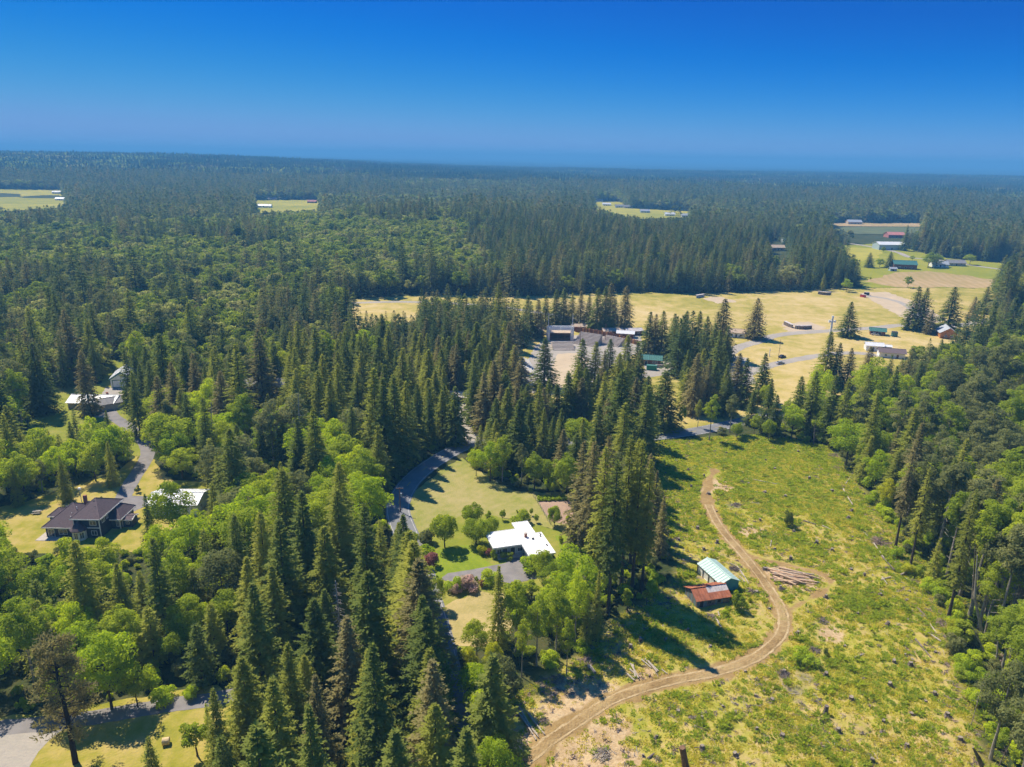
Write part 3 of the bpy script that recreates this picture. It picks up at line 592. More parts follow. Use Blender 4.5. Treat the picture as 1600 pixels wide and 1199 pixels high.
# lighter meshes for the woods behind
MID = {'fir': [], 'maple': [], 'alder': [], 'fir2': []}; LOW = {'fir': [], 'maple': []}
def joined(name, V, T, trunk, m):
    me = quad_mesh(name, V, m, T); me.materials.append(M['bark'])
    bm = bmesh.new(); bm.from_mesh(me); n0 = len(bm.faces); bm.from_mesh(trunk); bm.faces.ensure_lookup_table()
    for f in bm.faces[n0:]: f.material_index = 1
    bm.to_mesh(me); bm.free(); return me
for i in range(5):
    V, T = fir_leaves(TR, 28 * TR.uniform(0.94, 1.06), 6.2 * TR.uniform(0.85, 1.1), 2.2, 24, 9, 12, 1.7, 0.78, 0.22)
    MID['fir'].append(joined('wood_fir', V, T, trunk_mesh('t', TR, 26, 0.35, M['bark'], n=5), M['fir_mix']))
for i in range(4):
    V, T, C = broad_leaves(TR, 5.2, 6.2, 9.2 * TR.uniform(0.95, 1.1), 26, 110, 0.9, (0.22, 0.40), 0.85, 0.5, 0.25)
    MID['maple'].append(joined('wood_maple', V, T, trunk_mesh('t', TR, 11, 0.3, M['bark'], n=5), M['leaf_mix']))
for i in range(3):
    V, T, C = broad_leaves(TR, 4.4, 8.2, 13.5 * TR.uniform(0.95, 1.1), 30, 90, 0.8, (0.2, 0.36), 0.9, 0.45, 0.45)
    MID['alder'].append(joined('wood_alder', V, T, trunk_mesh('t', TR, 17, 0.3, M['bark_pale'], n=5), M['leaf_grey']))
for i in range(4):
    V, T = fir_leaves(TR, 27 * TR.uniform(0.92, 1.08), 5.8 * TR.uniform(0.85, 1.1), 2.0, 14, 7, 4, 3.4, 0.74, 0.22)
    LOW['fir'].append(quad_mesh('far_fir', V, M['fir_mix'], T))
for i in range(4):
    V, T, C = broad_leaves(TR, 5.3, 6.0, 9.0, 13, 22, 2.1, (0.30, 0.46), 0.85, 0.5, 0.25)
    LOW['maple'].append(quad_mesh('far_maple', V, M['leaf_mix'] if i % 2 else M['leaf_grey'], T))
def patch(rng, size, n, ff, big):
    Vf = []; Tf = []; Vb = []; Tb = []
    for i in range(n):
        x, y = rng.uniform(-size / 2, size / 2, 2); tt = rng.uniform(0, 1)
        if rng.random() < ff:
            h = rng.uniform(17, 31); r = rng.uniform(2.6, 4.2)
            for lv in range(3 if not big else 2):
                a = rng.uniform(0, 6.28, 5); z0 = h * (0.25 + 0.25 * lv); z1 = min(h, z0 + h * (0.45 if not big else 0.6)); q = r * (1 - 0.28 * lv)
                for k in range(5):
                    a0 = a[0] + 1.2566 * k; a1 = a0 + 1.2566
                    Vf.append([(x + q * math.cos(a0), y + q * math.sin(a0), z0 + rng.normal(0, .5)), (x + q * math.cos(a1), y + q * math.sin(a1), z0 + rng.normal(0, .5)), (x, y, z1)]); Tf.append(tt)
        else:
            h = rng.uniform(11, 19); r = rng.uniform(3.6, 5.6)
            for k in range(10 if not big else 7):
                u = unit(rng.normal(0, 1, 3)); u[2] = abs(u[2]); p = np.array([x, y, h - r]) + u * r * rng.uniform(0.8, 1.05, 1); nn = unit(u + rng.normal(0, .35, 3)); a = unit(np.cross(nn, rng.normal(0, 1, 3))); b_ = np.cross(nn, a); s = r * 0.75
                Vb.append([p - a * s - b_ * s * .6, p + a * s - b_ * s * .6, p + b_ * s]); Tb.append(np.clip(tt + rng.normal(0, .1), 0, 1))
    me = quad_mesh('wood_patch', np.array(Vf + Vb), M['fir_mix'], Tf + Tb, 3); me.materials.append(M['leaf_mix'] if not big else M['leaf_grey'])
    mi = np.zeros(len(Vf) + len(Vb), np.int32); mi[len(Vf):] = 1; me.polygons.foreach_set('material_index', mi); return me
PATCH = [patch(TR, 110, 150, f_, False) for f_ in (.95, .85, .7, .55, .35, .12)]
BIGP = [patch(TR, 420, 1500, f_, True) for f_ in (.9, .7, .5, .2)]

# ------------------------------------------------------------------ trees: where they stand
# (kind, base pixel x, base pixel y, tip pixel y, width factor, leaf material) for trees one can pick out
HAND = [
 ('fir', 1323, 526, 472, 1.35, 'fir_dark'), ('cedar', 1178, 529, 466, 1.25, 'fir_brown'), ('cedar', 975, 514, 447, 1.0, 'fir_brown'),
 ('fir', 1425, 515, 448, 1.25, 'fir_dark'), ('fir', 1438, 516, 450, 1.15, 'fir_dark'), ('cedar', 1451, 522, 484, 1.1, 'fir_brown'), ('fir', 1480, 516, 448, 1.3, 'fir_dark'),
 ('fir', 1536, 490, 448, 1.2, 'fir_dark'), ('cedar', 1518, 500, 464, 1.2, 'fir_brown'), ('fir', 1560, 492, 408, 1.15, 'fir_dark'), ('fir', 1572, 500, 425, 1.1, 'fir_dark'), ('fir', 1590, 500, 420, 1.1, 'fir_olive'),
 ('fir', 1287, 602, 518, 1.0, 'fir_olive'), ('fir', 1303, 606, 536, 1.0, 'fir_dark'), ('fir', 1322, 606, 544, 1.0, 'fir_brown'), ('cedar', 1352, 598, 542, 1.1, 'fir_brown'), ('youngfir', 1388, 592, 556, 1.2, 'fir_dark'), ('youngfir', 1369, 588, 560, 1.0, 'fir_olive'),
 # round the arena
 ('fir', 850, 606, 528, 1.15, 'fir_dark'), ('fir', 907, 617, 530, 1.0, 'fir_dark'), ('fir', 928, 618, 534, 1.0, 'fir_olive'), ('fir', 950, 612, 530, 1.0, 'fir_dark'), ('fir', 976, 610, 524, 1.05, 'fir_olive'), ('fir', 996, 620, 550, 1.0, 'fir_dark'),
 ('fir', 1012, 556, 487, 1.0, 'fir_dark'), ('fir', 1021, 558, 491, 0.9, 'fir_brown'), ('fir', 1032, 556, 486, 1.0, 'fir_dark'), ('fir', 1050, 552, 490, 1.05, 'fir_dark'), ('cedar', 1068, 556, 486, 1.0, 'fir_dark'), ('fir', 1088, 556, 486, 1.0, 'fir_olive'), ('fir', 1100, 560, 494, 1.0, 'fir_dark'), ('cedar', 1124, 560, 467, 1.05, 'fir_brown'), ('fir', 1112, 572, 506, 1.0, 'fir_dark'), ('fir', 1132, 574, 510, 0.9, 'fir_dark'), ('fir', 1070, 590, 530, 1.1, 'fir_dark'), ('fir', 1095, 600, 545, 1.0, 'fir_olive'),
 ('fir', 824, 524, 462, 1.0, 'fir_dark'), ('fir', 840, 528, 468, 1.0, 'fir_brown'), ('fir', 852, 512, 462, 1.0, 'fir_dark'), ('fir', 868, 510, 452, 1.0, 'fir_dark'), ('fir', 880, 508, 450, 1.0, 'fir_dark'), ('fir', 893, 508, 458, 1.0, 'fir_olive'), ('fir', 906, 512, 455, 1.0, 'fir_brown'), ('fir', 919, 514, 460, 1.0, 'fir_dark'), ('fir', 932, 518, 450, 1.0, 'fir_dark'), ('fir', 944, 516, 447, 1.0, 'fir_dark'), ('cedar', 952, 510, 442, 0.9, 'fir_brown'), ('fir', 960, 508, 466, 0.9, 'fir_dark'),
 ('fir', 1148, 632, 552, 1.0, 'fir_brown'), ('fir', 1160, 636, 560, 0.9, 'fir_dark'), ('fir', 1188, 628, 552, 1.05, 'fir_dark'), ('fir', 1112, 640, 566, 1.0, 'fir_dark'), ('fir', 1070, 636, 575, 1.0, 'fir_olive'),
 ('cedar', 1034, 670, 580, 1.3, 'fir_dark'), ('cedar', 1008, 666, 588, 1.1, 'fir_dark'), ('fir', 990, 664, 590, 1.0, 'fir_brown'), ('fir', 885, 672, 582, 1.0, 'fir_dark'), ('fir', 906, 674, 590, 1.0, 'fir_brown'), ('fir', 868, 676, 600, 1.0, 'fir_dark'), ('fir', 848, 678, 606, 1.0, 'fir_brown'), ('fir', 823, 680, 600, 1.0, 'fir_dark'), ('fir', 806, 680, 606, 1.0, 'fir_brown'), ('fir', 940, 668, 596, 1.0, 'fir_olive'), ('fir', 960, 664, 604, 1.0, 'fir_dark'), ('fir', 925, 678, 622, 1.0, 'fir_olive'),
 ('maple', 962, 668, 610, 1.0, 'leaf_mid'), ('round', 985, 668, 644, 1.0, 'leaf_bright'), ('alder', 1108, 688, 612, 1.0, 'leaf_mid'), ('alder', 1140, 676, 612, 1.0, 'leaf_grey'), ('alder', 1064, 676, 630, 0.8, 'leaf_mid'), ('maple', 1195, 640, 600, 0.9, 'leaf_mid'), ('alder', 1090, 668, 622, 0.8, 'fir_olive'),
 ('fir', 1172, 664, 610, 0.9, 'fir_dark'), ('maple', 1178, 678, 646, 0.8, 'leaf_mid'), ('round', 1150, 686, 660, 1.0, 'leaf_mid'), ('round', 1200, 688, 655, 1.0, 'leaf_mid'),
 # farm
 ('cedar', 1357, 418, 395, 1.5, 'fir_dark'), ('cedar', 1389, 418, 394, 1.4, 'fir_dark'), ('maple', 1374, 418, 404, 1.0, 'leaf_mid'), ('maple', 1450, 418, 394, 1.0, 'leaf_mid'), ('maple', 1462, 418, 396, 0.9, 'leaf_mid'), ('maple', 1418, 450, 431, 0.7, 'leaf_mid'), ('round', 1360, 438, 433, 0.6, 'leaf_mid'), ('maple', 1322, 456, 435, 0.9, 'leaf_bright'), ('fir', 1285, 455, 427, 1.1, 'fir_olive'), ('maple', 1515, 414, 395, 1.0, 'leaf_mid'), ('fir', 1412, 392, 352, 1.2, 'fir_dark'), ('maple', 1425, 408, 399, 0.9, 'leaf_mid'), ('maple', 1480, 414, 406, 0.9, 'leaf_mid'), ('round', 1380, 394, 386, 0.8, 'leaf_mid'),
 # left house and yard
 ('cedar', 70, 646, 535, 1.35, 'fir_dark'), ('cedar', 142, 648, 548, 1.15, 'fir_brown'), ('fir', 207, 640, 545, 1.1, 'fir_dark'), ('fir', 220, 682, 580, 1.0, 'fir_dark'), ('fir', 16, 700, 572, 1.2, 'fir_dark'), ('fir', 104, 606, 526, 1.0, 'fir_dark'), ('fir', 152, 596, 526, 1.0, 'fir_dark'),
 ('youngfir', 122, 690, 640, 1.0, 'fir_dark'), ('fir', 176, 712, 642, 0.9, 'fir_dark'), ('maple', 145, 700, 648, 0.7, 'leaf_bright'), ('maple', 195, 722, 655, 0.9, 'leaf_mid'), ('maple', 120, 742, 680, 1.0, 'leaf_bright'), ('maple', 92, 762, 698, 1.1, 'leaf_bright'), ('maple', 150, 752, 690, 1.1, 'leaf_mid'), ('maple', 40, 780, 705, 1.0, 'leaf_mid'), ('maple', 12, 770, 690, 1.1, 'leaf_mid'), ('maple', 66, 740, 666, 1.1, 'leaf_mid'), ('cedar', 178, 760, 690, 0.8, 'fir_olive'), ('cedar', 105, 784, 712, 0.9, 'fir_olive'), ('cedar', 30, 790, 730, 0.9, 'fir_olive'),
 ('sapling', 184, 752, 736, 0.8, 'leaf_bright'), ('bush', 216, 770, 760, 1.2, 'fir_dark'), ('round', 160, 788, 775, 0.5, 'fir_dark'),
 ('maple', 274, 850, 750, 1.0, 'leaf_mid'), ('fir', 240, 870, 772, 0.8, 'fir_dark'), ('maple', 122, 930, 835, 0.9, 'leaf_mid'), ('maple', 170, 915, 838, 0.9, 'leaf_mid'),
 # white house garden
 ('round', 695, 856, 803, 1.2, 'leaf_mid'), ('round', 738, 825, 787, 1.3, 'leaf_mid'), ('round', 744, 850, 812, 1.5, 'leaf_olive' if False else 'leaf_mid'), ('round', 768, 838, 808, 1.0, 'leaf_mid'), ('round', 785, 813, 797, 0.9, 'leaf_mid'), ('round', 830, 806, 794, 0.8, 'leaf_mid'), ('round', 838, 817, 804, 0.8, 'leaf_mid'), ('round', 866, 822, 791, 1.2, 'leaf_mid'), ('bush', 815, 816, 800, 2.8, 'leaf_mid'), ('bush', 763, 808, 800, 1.8, 'leaf_mid'), ('bush', 808, 802, 797, 1.5, 'leaf_mid'),
 ('bush', 796, 875, 864, 2.0, 'leaf_mid'), ('bush', 667, 848, 828, 2.4, 'leaf_grey'), ('round', 648, 856, 832, 0.8, 'leaf_mid'), ('bush', 668, 872, 852, 2.4, 'leaf_bright'), ('bush', 672, 884, 864, 2.2, 'redleaf'), ('bush', 652, 880, 862, 2.4, 'leaf_mid'), ('bush', 660, 905, 884, 2.6, 'leaf_mid'), ('maple', 684, 950, 900, 0.7, 'leaf_mid'),
 ('bush', 712, 922, 905, 2.4, 'leaf_bright'), ('bush', 732, 920, 902, 2.8, 'rhodo'), ('bush', 712, 928, 915, 2.0, 'rhodo'), ('bush', 744, 910, 901, 1.4, 'leaf_mid'), ('bush', 765, 912, 894, 2.6, 'leaf_bright'), ('bush', 753, 916, 905, 1.6, 'redleaf'), ('bush', 754, 866, 852, 1.8, 'leaf_yellow'), ('bush', 763, 868, 858, 1.6, 'redleaf'), ('bush', 772, 872, 860, 1.6, 'leaf_mid'), ('bush', 786, 872, 862, 1.8, 'leaf_mid'), ('bush', 830, 892, 870, 3.0, 'leaf_bright'), ('bush', 876, 848, 838, 1.6, 'leaf_mid'), ('bush', 888, 818, 806, 1.6, 'leaf_mid'),
 ('maple', 848, 915, 858, 0.9, 'leaf_mid'), ('maple', 880, 912, 862, 1.0, 'leaf_bright'), ('maple', 860, 935, 878, 1.0, 'leaf_mid'), ('alder', 806, 1024, 898, 0.9, 'leaf_mid'), ('fir', 778, 1018, 884, 0.75, 'fir_olive'), ('alder', 838, 1040, 920, 0.9, 'leaf_mid'), ('alder', 868, 1030, 905, 0.9, 'leaf_mid'), ('alder', 898, 1010, 890, 0.9, 'leaf_bright'), ('maple', 745, 1035, 962, 0.8, 'leaf_mid'), ('maple', 770, 1060, 1002, 0.7, 'leaf_yellow'), ('maple', 735, 1055, 1010, 0.7, 'leaf_yellow'), ('fir', 915, 1010, 920, 0.7, 'fir_olive'), ('alder', 885, 1055, 960, 0.7, 'leaf_mid'), ('alder', 815, 1058, 960, 0.7, 'leaf_mid'),
 ('alder', 785, 752, 676, 1.0, 'leaf_mid'), ('maple', 766, 752, 690, 1.0, 'leaf_bright'), ('maple', 744, 744, 700, 0.9, 'leaf_bright'), ('alder', 815, 758, 690, 1.0, 'leaf_grey'), ('maple', 835, 764, 706, 1.0, 'leaf_mid'), ('maple', 856, 768, 716, 0.9, 'leaf_mid'), ('maple', 885, 778, 708, 1.0, 'leaf_mid'), ('alder', 842, 742, 690, 0.9, 'leaf_grey'), ('round', 862, 774, 750, 1.0, 'leaf_mid'),
 # tall firs in the middle
 ('tallfir', 933, 946, 680, 1.0, 'fir_olive'), ('tallfir', 950, 961, 700, 1.0, 'fir_dark'), ('tallfir', 970, 927, 662, 1.0, 'fir_olive'), ('tallfir', 987, 927, 670, 1.0, 'fir_olive'), ('tallfir', 1002, 925, 700, 1.0, 'fir_olive'), ('tallfir', 918, 905, 672, 1.0, 'fir_brown'), ('tallfir', 940, 890, 664, 1.0, 'fir_brown'), ('tallfir', 985, 880, 668, 1.0, 'fir_olive'), ('fir', 1030, 870, 775, 0.75, 'fir_brown'), ('fir', 905, 850, 690, 0.9, 'fir_brown'), ('fir', 1018, 850, 735, 0.8, 'fir_brown'), ('fir', 930, 1000, 890, 0.55, 'fir_olive'), ('sapling', 1010, 945, 915, 1.0, 'leaf_mid'), ('sapling', 980, 955, 920, 1.0, 'leaf_mid'),
 # right edge of the clearing
 ('tallfir', 1399, 856, 690, 0.9, 'fir_brown'), ('tallfir', 1423, 882, 730, 0.9, 'fir_olive'), ('tallfir', 1482, 964, 762, 0.9, 'fir_olive'), ('tallfir', 1488, 945, 770, 0.8, 'fir_olive'), ('alder', 1537, 996, 850, 0.9, 'leaf_mid'), ('youngfir', 1455, 912, 842, 0.9, 'fir_olive'), ('fir', 1440, 830, 700, 0.9, 'fir_dark'), ('fir', 1465, 850, 715, 0.9, 'fir_dark'), ('maple', 1365, 770, 700, 0.8, 'leaf_bright'), ('maple', 1345, 745, 690, 0.8, 'leaf_mid'), ('maple', 1380, 800, 745, 0.7, 'leaf_yellow'), ('maple', 1330, 720, 660, 0.8, 'leaf_mid'), ('fir', 1350, 742, 612, 0.9, 'fir_olive'), ('fir', 1310, 700, 590, 0.9, 'fir_olive'), ('fir', 1292, 690, 586, 0.9, 'fir_dark'), ('fir', 1262, 680, 580, 0.9, 'fir_dark'), ('fir', 1242, 672, 588, 0.9, 'fir_dark'), ('maple', 1280, 690, 640, 0.8, 'leaf_mid'), ('maple', 1278, 640, 570, 0.9, 'leaf_bright'), ('maple', 1360, 650, 560, 1.1, 'leaf_mid'), ('alder', 1400, 720, 604, 1.1, 'leaf_grey'), ('alder', 1430, 735, 610, 1.1, 'leaf_grey'), ('fir', 1415, 800, 660, 1.0, 'fir_brown'),
 ('alder', 1540, 960, 790, 1.0, 'leaf_mid'), ('alder', 1575, 985, 800, 1.0, 'leaf_mid'), ('alder', 1520, 930, 770, 0.9, 'leaf_grey'), ('alder', 1560, 950, 760, 1.0, 'leaf_grey'), ('alder', 1600, 970, 760, 1.0, 'leaf_grey'), ('alder', 1505, 900, 745, 0.9, 'leaf_grey'),
 ] + [('tallalder', bx, by, by - hh, 1.0, m_) for bx, by, hh, m_ in ((1500, 930, 175, 'leaf_grey'), (1513, 968, 190, 'leaf_mid'), (1528, 985, 170, 'leaf_grey'), (1552, 1012, 195, 'leaf_grey'), (1566, 1000, 205, 'leaf_mid'), (1578, 1030, 190, 'leaf_grey'), (1592, 1012, 215, 'leaf_mid'), (1603, 1050, 220, 'leaf_grey'), (1462, 880, 165, 'leaf_grey'), (1545, 965, 200, 'leaf_mid'), (1585, 970, 215, 'leaf_grey'), (1476, 915, 150, 'leaf_mid'), (1612, 1090, 200, 'leaf_mid'))] + [('bush', bx, by, by - hh, 2.4, m_) for bx, by, hh, m_ in ((1500, 1000, 18, 'leaf_mid'), (1515, 1040, 22, 'leaf_bright'), (1540, 1070, 22, 'leaf_bright'), (1530, 1100, 18, 'leaf_mid'), (1560, 1105, 24, 'leaf_bright'), (1580, 1140, 26, 'leaf_mid'), (1548, 1150, 18, 'leaf_bright'), (1590, 1080, 28, 'leaf_mid'), (1470, 940, 18, 'leaf_bright'), (1488, 985, 16, 'leaf_yellow'), (1560, 1165, 18, 'leaf_mid'), (1590, 1190, 26, 'leaf_bright'), (1420, 895, 14, 'leaf_yellow'), (1450, 925, 16, 'leaf_bright'), (1400, 870, 14, 'leaf_bright'), (1500, 1060, 14, 'leaf_mid'))] + [
 ('fir', 604, 748, 590, 1.1, 'fir_dark'), ('fir', 620, 734, 588, 1.1, 'fir_dark'), ('fir', 637, 724, 596, 1.05, 'fir_olive'), ('fir', 654, 712, 600, 1.05, 'fir_dark'), ('fir', 672, 700, 606, 1.0, 'fir_dark'), ('fir', 692, 690, 610, 1.0, 'fir_olive'), ('fir', 590, 738, 575, 1.1, 'fir_olive'), ('fir', 712, 694, 604, 1.0, 'fir_dark'),
 # lower left yard
 ('pine', 118, 1192, 1004, .9, 'fir_brown'), ('youngfir', 240, 1212, 1152, 1.0, 'fir_dark'), ('sapling', 308, 1182, 1122, 1.0, 'leaf_mid'), ('fir', 352, 1235, 1075, 0.8, 'fir_olive'), ('youngfir', 328, 1150, 1100, 0.8, 'leaf_mid'),
 ('bush', 255, 1098, 1078, 2.6, 'leaf_bright'), ('maple', 175, 1108, 990, 1.1, 'leaf_bright'), ('maple', 215, 1104, 1030, 0.9, 'leaf_mid'), ('maple', 115, 1112, 1010, 1.0, 'leaf_mid'), ('bush', 300, 1090, 1072, 2.2, 'leaf_bright'),
 # clearing
 ('bush', 1232, 822, 799, 1.2, 'fir_dark'), ('bush', 1153, 955, 928, 1.3, 'leaf_mid'), ('bush', 1256, 1036, 1019, 3.4, 'leaf_bright'), ('bush', 1172, 942, 934, 1.6, 'leaf_mid'), ('bush', 1137, 870, 866, 1.6, 'leaf_mid'), ('bush', 1290, 1024, 1014, 1.3, 'fir_dark'), ('bush', 1133, 962, 954, 2.2, 'leaf_bright'),
]
PROTECT = [
 [(1015, 702), (1040, 690), (1110, 688), (1190, 698), (1285, 706), (1300, 728), (1335, 768), (1365, 805), (1400, 862), (1425, 892), (1476, 968), (1486, 1030), (1500, 1085), (1512, 1205), (815, 1205), (790, 1150), (780, 1100), (830, 1075), (880, 1062), (930, 1015), (965, 975), (1015, 935), (1048, 850), (1048, 790), (1030, 740)],
 [(632, 830), (625, 778), (655, 745), (690, 715), (728, 700), (735, 735), (740, 757), (800, 762), (860, 778), (890, 780), (898, 800), (900, 868), (865, 868), (830, 884), (812, 900), (758, 905), (722, 935), (735, 950), (738, 990), (702, 1000), (690, 955), (700, 905), (655, 900), (640, 870)],
 [(612, 765), (650, 742), (700, 712), (730, 690), (737, 697), (690, 728), (650, 755), (630, 800), (612, 798)],
 [(985, 500), (990, 462), (1090, 460), (1200, 460), (1345, 452), (1530, 450), (1525, 460), (1490, 516), (1415, 545), (1410, 560), (1360, 562), (1330, 590), (1240, 602), (1215, 598), (1200, 572), (1150, 560), (1140, 535), (1190, 540), (1200, 500), (1150, 480), (1120, 478), (1040, 485), (1000, 500)],
 [(1310, 390), (1380, 383), (1420, 398), (1440, 410), (1530, 410), (1545, 440), (1530, 448), (1345, 448), (1350, 420), (1338, 400)],
 [(0, 802), (100, 772), (190, 742), (214, 716), (232, 732), (262, 755), (320, 758), (318, 795), (240, 800), (220, 835), (180, 842), (110, 842), (60, 846), (0, 842)],
 [(78, 612), (160, 608), (165, 570), (192, 570), (192, 610), (175, 655), (150, 650), (120, 655), (50, 670), (45, 657), (78, 640)],
 [(195, 745), (218, 712), (225, 690), (234, 692), (236, 712), (215, 745)],
 [(0, 1145), (100, 1126), (330, 1092), (336, 1105), (258, 1120), (308, 1135), (318, 1205), (0, 1205)],
 [(830, 590), (832, 548), (850, 520), (895, 512), (960, 522), (1000, 515), (1002, 530), (930, 545), (895, 545), (893, 570), (880, 592)],
 [(1003, 552), (1042, 552), (1055, 582), (1008, 584)],
 [(1020, 690), (1110, 672), (1175, 664), (1178, 670), (1110, 684), (1030, 692)],
 [(545, 472), (650, 468), (650, 485), (560, 488)], [(385, 602), (436, 602), (436, 614), (385, 614)], [(558, 596), (575, 596), (576, 612), (558, 612)], [(708, 612), (736, 612), (738, 630), (708, 628)], [(718, 650), (740, 652), (738, 690), (722, 690)],
 [(400, 314), (496, 314), (500, 327), (402, 330)], [(0, 304), (95, 304), (104, 319), (0, 330)], [(928, 317), (965, 317), (985, 331), (1078, 334), (1078, 340), (1000, 340), (930, 325)], [(1295, 349), (1440, 350), (1443, 359), (1310, 358)], [(1392, 362), (1412, 362), (1412, 376), (1392, 376)], [(1380, 376), (1408, 376), (1408, 390), (1380, 390)], [(1200, 372), (1225, 374), (1238, 398), (1205, 396)], [(1340, 372), (1358, 374), (1356, 386), (1344, 384)],
]
ZONES = [  # (polygon in the photograph, fir, maple, alder shares)
 ([(0, 835), (330, 835), (340, 1090), (0, 1130), (-400, 1200), (-400, 835)], .22, .68, .10),
 ([(330, 640), (590, 640), (610, 760), (560, 850), (330, 860)], .34, .62, .04),
 ([(330, 850), (560, 850), (600, 780), (700, 790), (790, 1330), (320, 1330)], .96, .04, 0),
 ([(700, 980), (790, 980), (820, 1400), (690, 1400)], .35, .65, 0),
 ([(590, 560), (720, 560), (720, 720), (640, 740), (590, 700)], 1, 0, 0),
 ([(420, 470), (960, 470), (960, 700), (720, 700), (590, 700), (430, 640)], .93, .06, .01),
 ([(220, 620), (430, 620), (430, 830), (250, 830)], .46, .48, .06),
 ([(430, 310), (720, 310), (760, 420), (420, 430)], .15, .80, .05),
 ([(180, 400), (480, 400), (470, 540), (230, 540)], .22, .72, .06),
 ([(720, 370), (1350, 350), (1350, 460), (720, 465)], .86, .13, .01),
 ([(400, 420), (720, 400), (740, 480), (400, 480)], .55, .45, 0),
 ([(-60, 470), (420, 520), (420, 640), (-60, 700)], .56, .38, .06),
 ([(-60, 640), (230, 640), (230, 800), (-60, 800)], .25, .7, .05),
 ([(1500, 380), (1640, 380), (1640, 560), (1480, 560)], .75, .2, .05),
 ([(1180, 540), (1480, 540), (1420, 720), (1180, 700)], .50, .40, .10),
 ([(1380, 560), (1760, 540), (1760, 1300), (1480, 1300), (1400, 860)], .15, .10, .75),
 ([(1200, 330), (1640, 330), (1640, 420), (1200, 420)], .8, .2, 0),
 ([(860, 640), (1050, 640), (1050, 1000), (890, 1000)], .8, .2, 0),
]
def share(px):
    px = px + np.stack([fnoise(px[:, 0], px[:, 1], 9.0) * 14 + fnoise2(px[:, 0], px[:, 1], 35.0) * 26, fnoise2(px[:, 0], px[:, 1], 14.0) * 9], -1)
    ff = np.full(len(px), .50); fm = np.full(len(px), .42)
    for poly, a, b_, c in ZONES[::-1]:
        m_ = inside(px, poly); ff[m_] = a; fm[m_] = b_
    return ff, fm
def tip_height(x, y, ty):
    P = at(x, y); lo, hi = 0.2, 70
    for _ in range(40):
        h = (lo + hi) / 2
        if pj((P[0], P[1], h))[1] > ty: lo = h
        else: hi = h
    return P, h
R_ = np.random.default_rng(21)
_t = np.gradient(ROAD, axis=0); _t /= np.linalg.norm(_t, axis=1)[:, None]; _nr = np.stack([-_t[:, 1], _t[:, 0]], -1)
RV = np.random.default_rng(77); ROADSIDE = []; _last = None
for p_, n_ in zip(ROAD, _nr):
    q = pj((p_[0], p_[1], 0))
    if q[1] < 850 or p_[1] < 68: continue
    if _last is not None and np.hypot(*(p_ - _last)) < 4.6: continue
    _last = p_
    for sd in (-1, 1):
        b_ = p_ + n_ * sd * (RV.uniform(4.3, 5.2)); bp_ = pj((b_[0], b_[1], 0))
        right = b_[0] > p_[0]
        if right and not (1035 < bp_[1]): continue
        ROADSIDE.append((b_[0], b_[1], bp_, right))
TREES = []   # kind, x, y, z, height, width factor, material, hand
for k, bx, by, ty, wf, mt in HAND:
    if k == 'round': wf *= 0.6
    if k == 'tallfir':
        wf *= 0.86
        if bx < 1040: ty += 16
    if k in ('fir', 'cedar') and 460 < by < 700: wf *= 1.45 if bx > 330 else 0.95
    if by < 460 and k in ('cedar', 'maple', 'round'): wf *= 1.55
    P, h = tip_height(bx, by, ty); TREES.append([k, P[0], P[1], float(hill(P[0], P[1])), h, wf, mt, True])
for (bx_, by_, bp_, right) in ROADSIDE:
    top = max((800 if not right else 1000) + RV.uniform(0, 35), bp_[1] - RV.uniform(170, 230)); h = tip_height(bp_[0], bp_[1], top)[1]
    k = 'fir' if not right or RV.random() < .5 else 'maple'
    TREES.append([k, bx_, by_, 0.0, h if k == 'fir' else min(h, 13), RV.uniform(1.15, 1.4) if k == 'fir' else .9, ('fir_olive', 'fir_dark', 'fir_olive', 'fir_brown')[RV.integers(4)] if k == 'fir' else 'leaf_bright', True])
GROVES = [([(800, 606), (1120, 596), (1200, 640), (1110, 664), (1000, 672), (800, 676)], 24), ([(1000, 548), (1135, 552), (1120, 580), (1040, 592), (985, 590)], 10), ([(735, 650), (800, 615), (800, 682), (745, 686)], 11), ([(640, 560), (800, 520), (800, 610), (700, 640)], 40)]
def grove():
    for poly, n in GROVES:
        k = 0; tries = 0; xs = [p[0] for p in poly]; ys = [p[1] for p in poly]
        while k < n and tries < 900:
            tries += 1; q = np.array([RV.uniform(min(xs), max(xs)), RV.uniform(min(ys), max(ys))])
            if not inside(q, poly): continue
            P = at(*q); h = RV.uniform(16, 27)
            if screened(np.array([P[0]]), np.array([P[1]]), np.array([h]), np.array([h * .16]), False)[0] or not free(P[0], P[1], 3.0) or float(seg_dist(P[:2], ROAD)) < 6: continue
            put(P[0], P[1], 3.0); k += 1; TREES.append(['fir' if RV.random() < .7 else 'cedar', P[0], P[1], 0.0, h, RV.uniform(1.15, 1.6), ('fir_dark', 'fir_dark', 'fir_olive', 'fir_brown')[RV.integers(4)], False])
def fill(lo, hi, step, jit, xlim):
    """candidate tree places between two distances, on a shuffled grid"""
    n = int(2 * xlim / step); ys = np.arange(max(lo * 0.55, 40), hi, step); xs = np.arange(-xlim, xlim, step)
    X, Y = np.meshgrid(xs, ys); X = X + R_.uniform(-jit, jit, X.shape) * step; Y = Y + R_.uniform(-jit, jit, Y.shape) * step
    X = X.ravel(); Y = Y.ravel(); d = np.hypot(X, Y); ok = (d >= lo) & (d < hi) & (np.abs(X) < Y * 0.86 + 65)
    return X[ok], Y[ok]
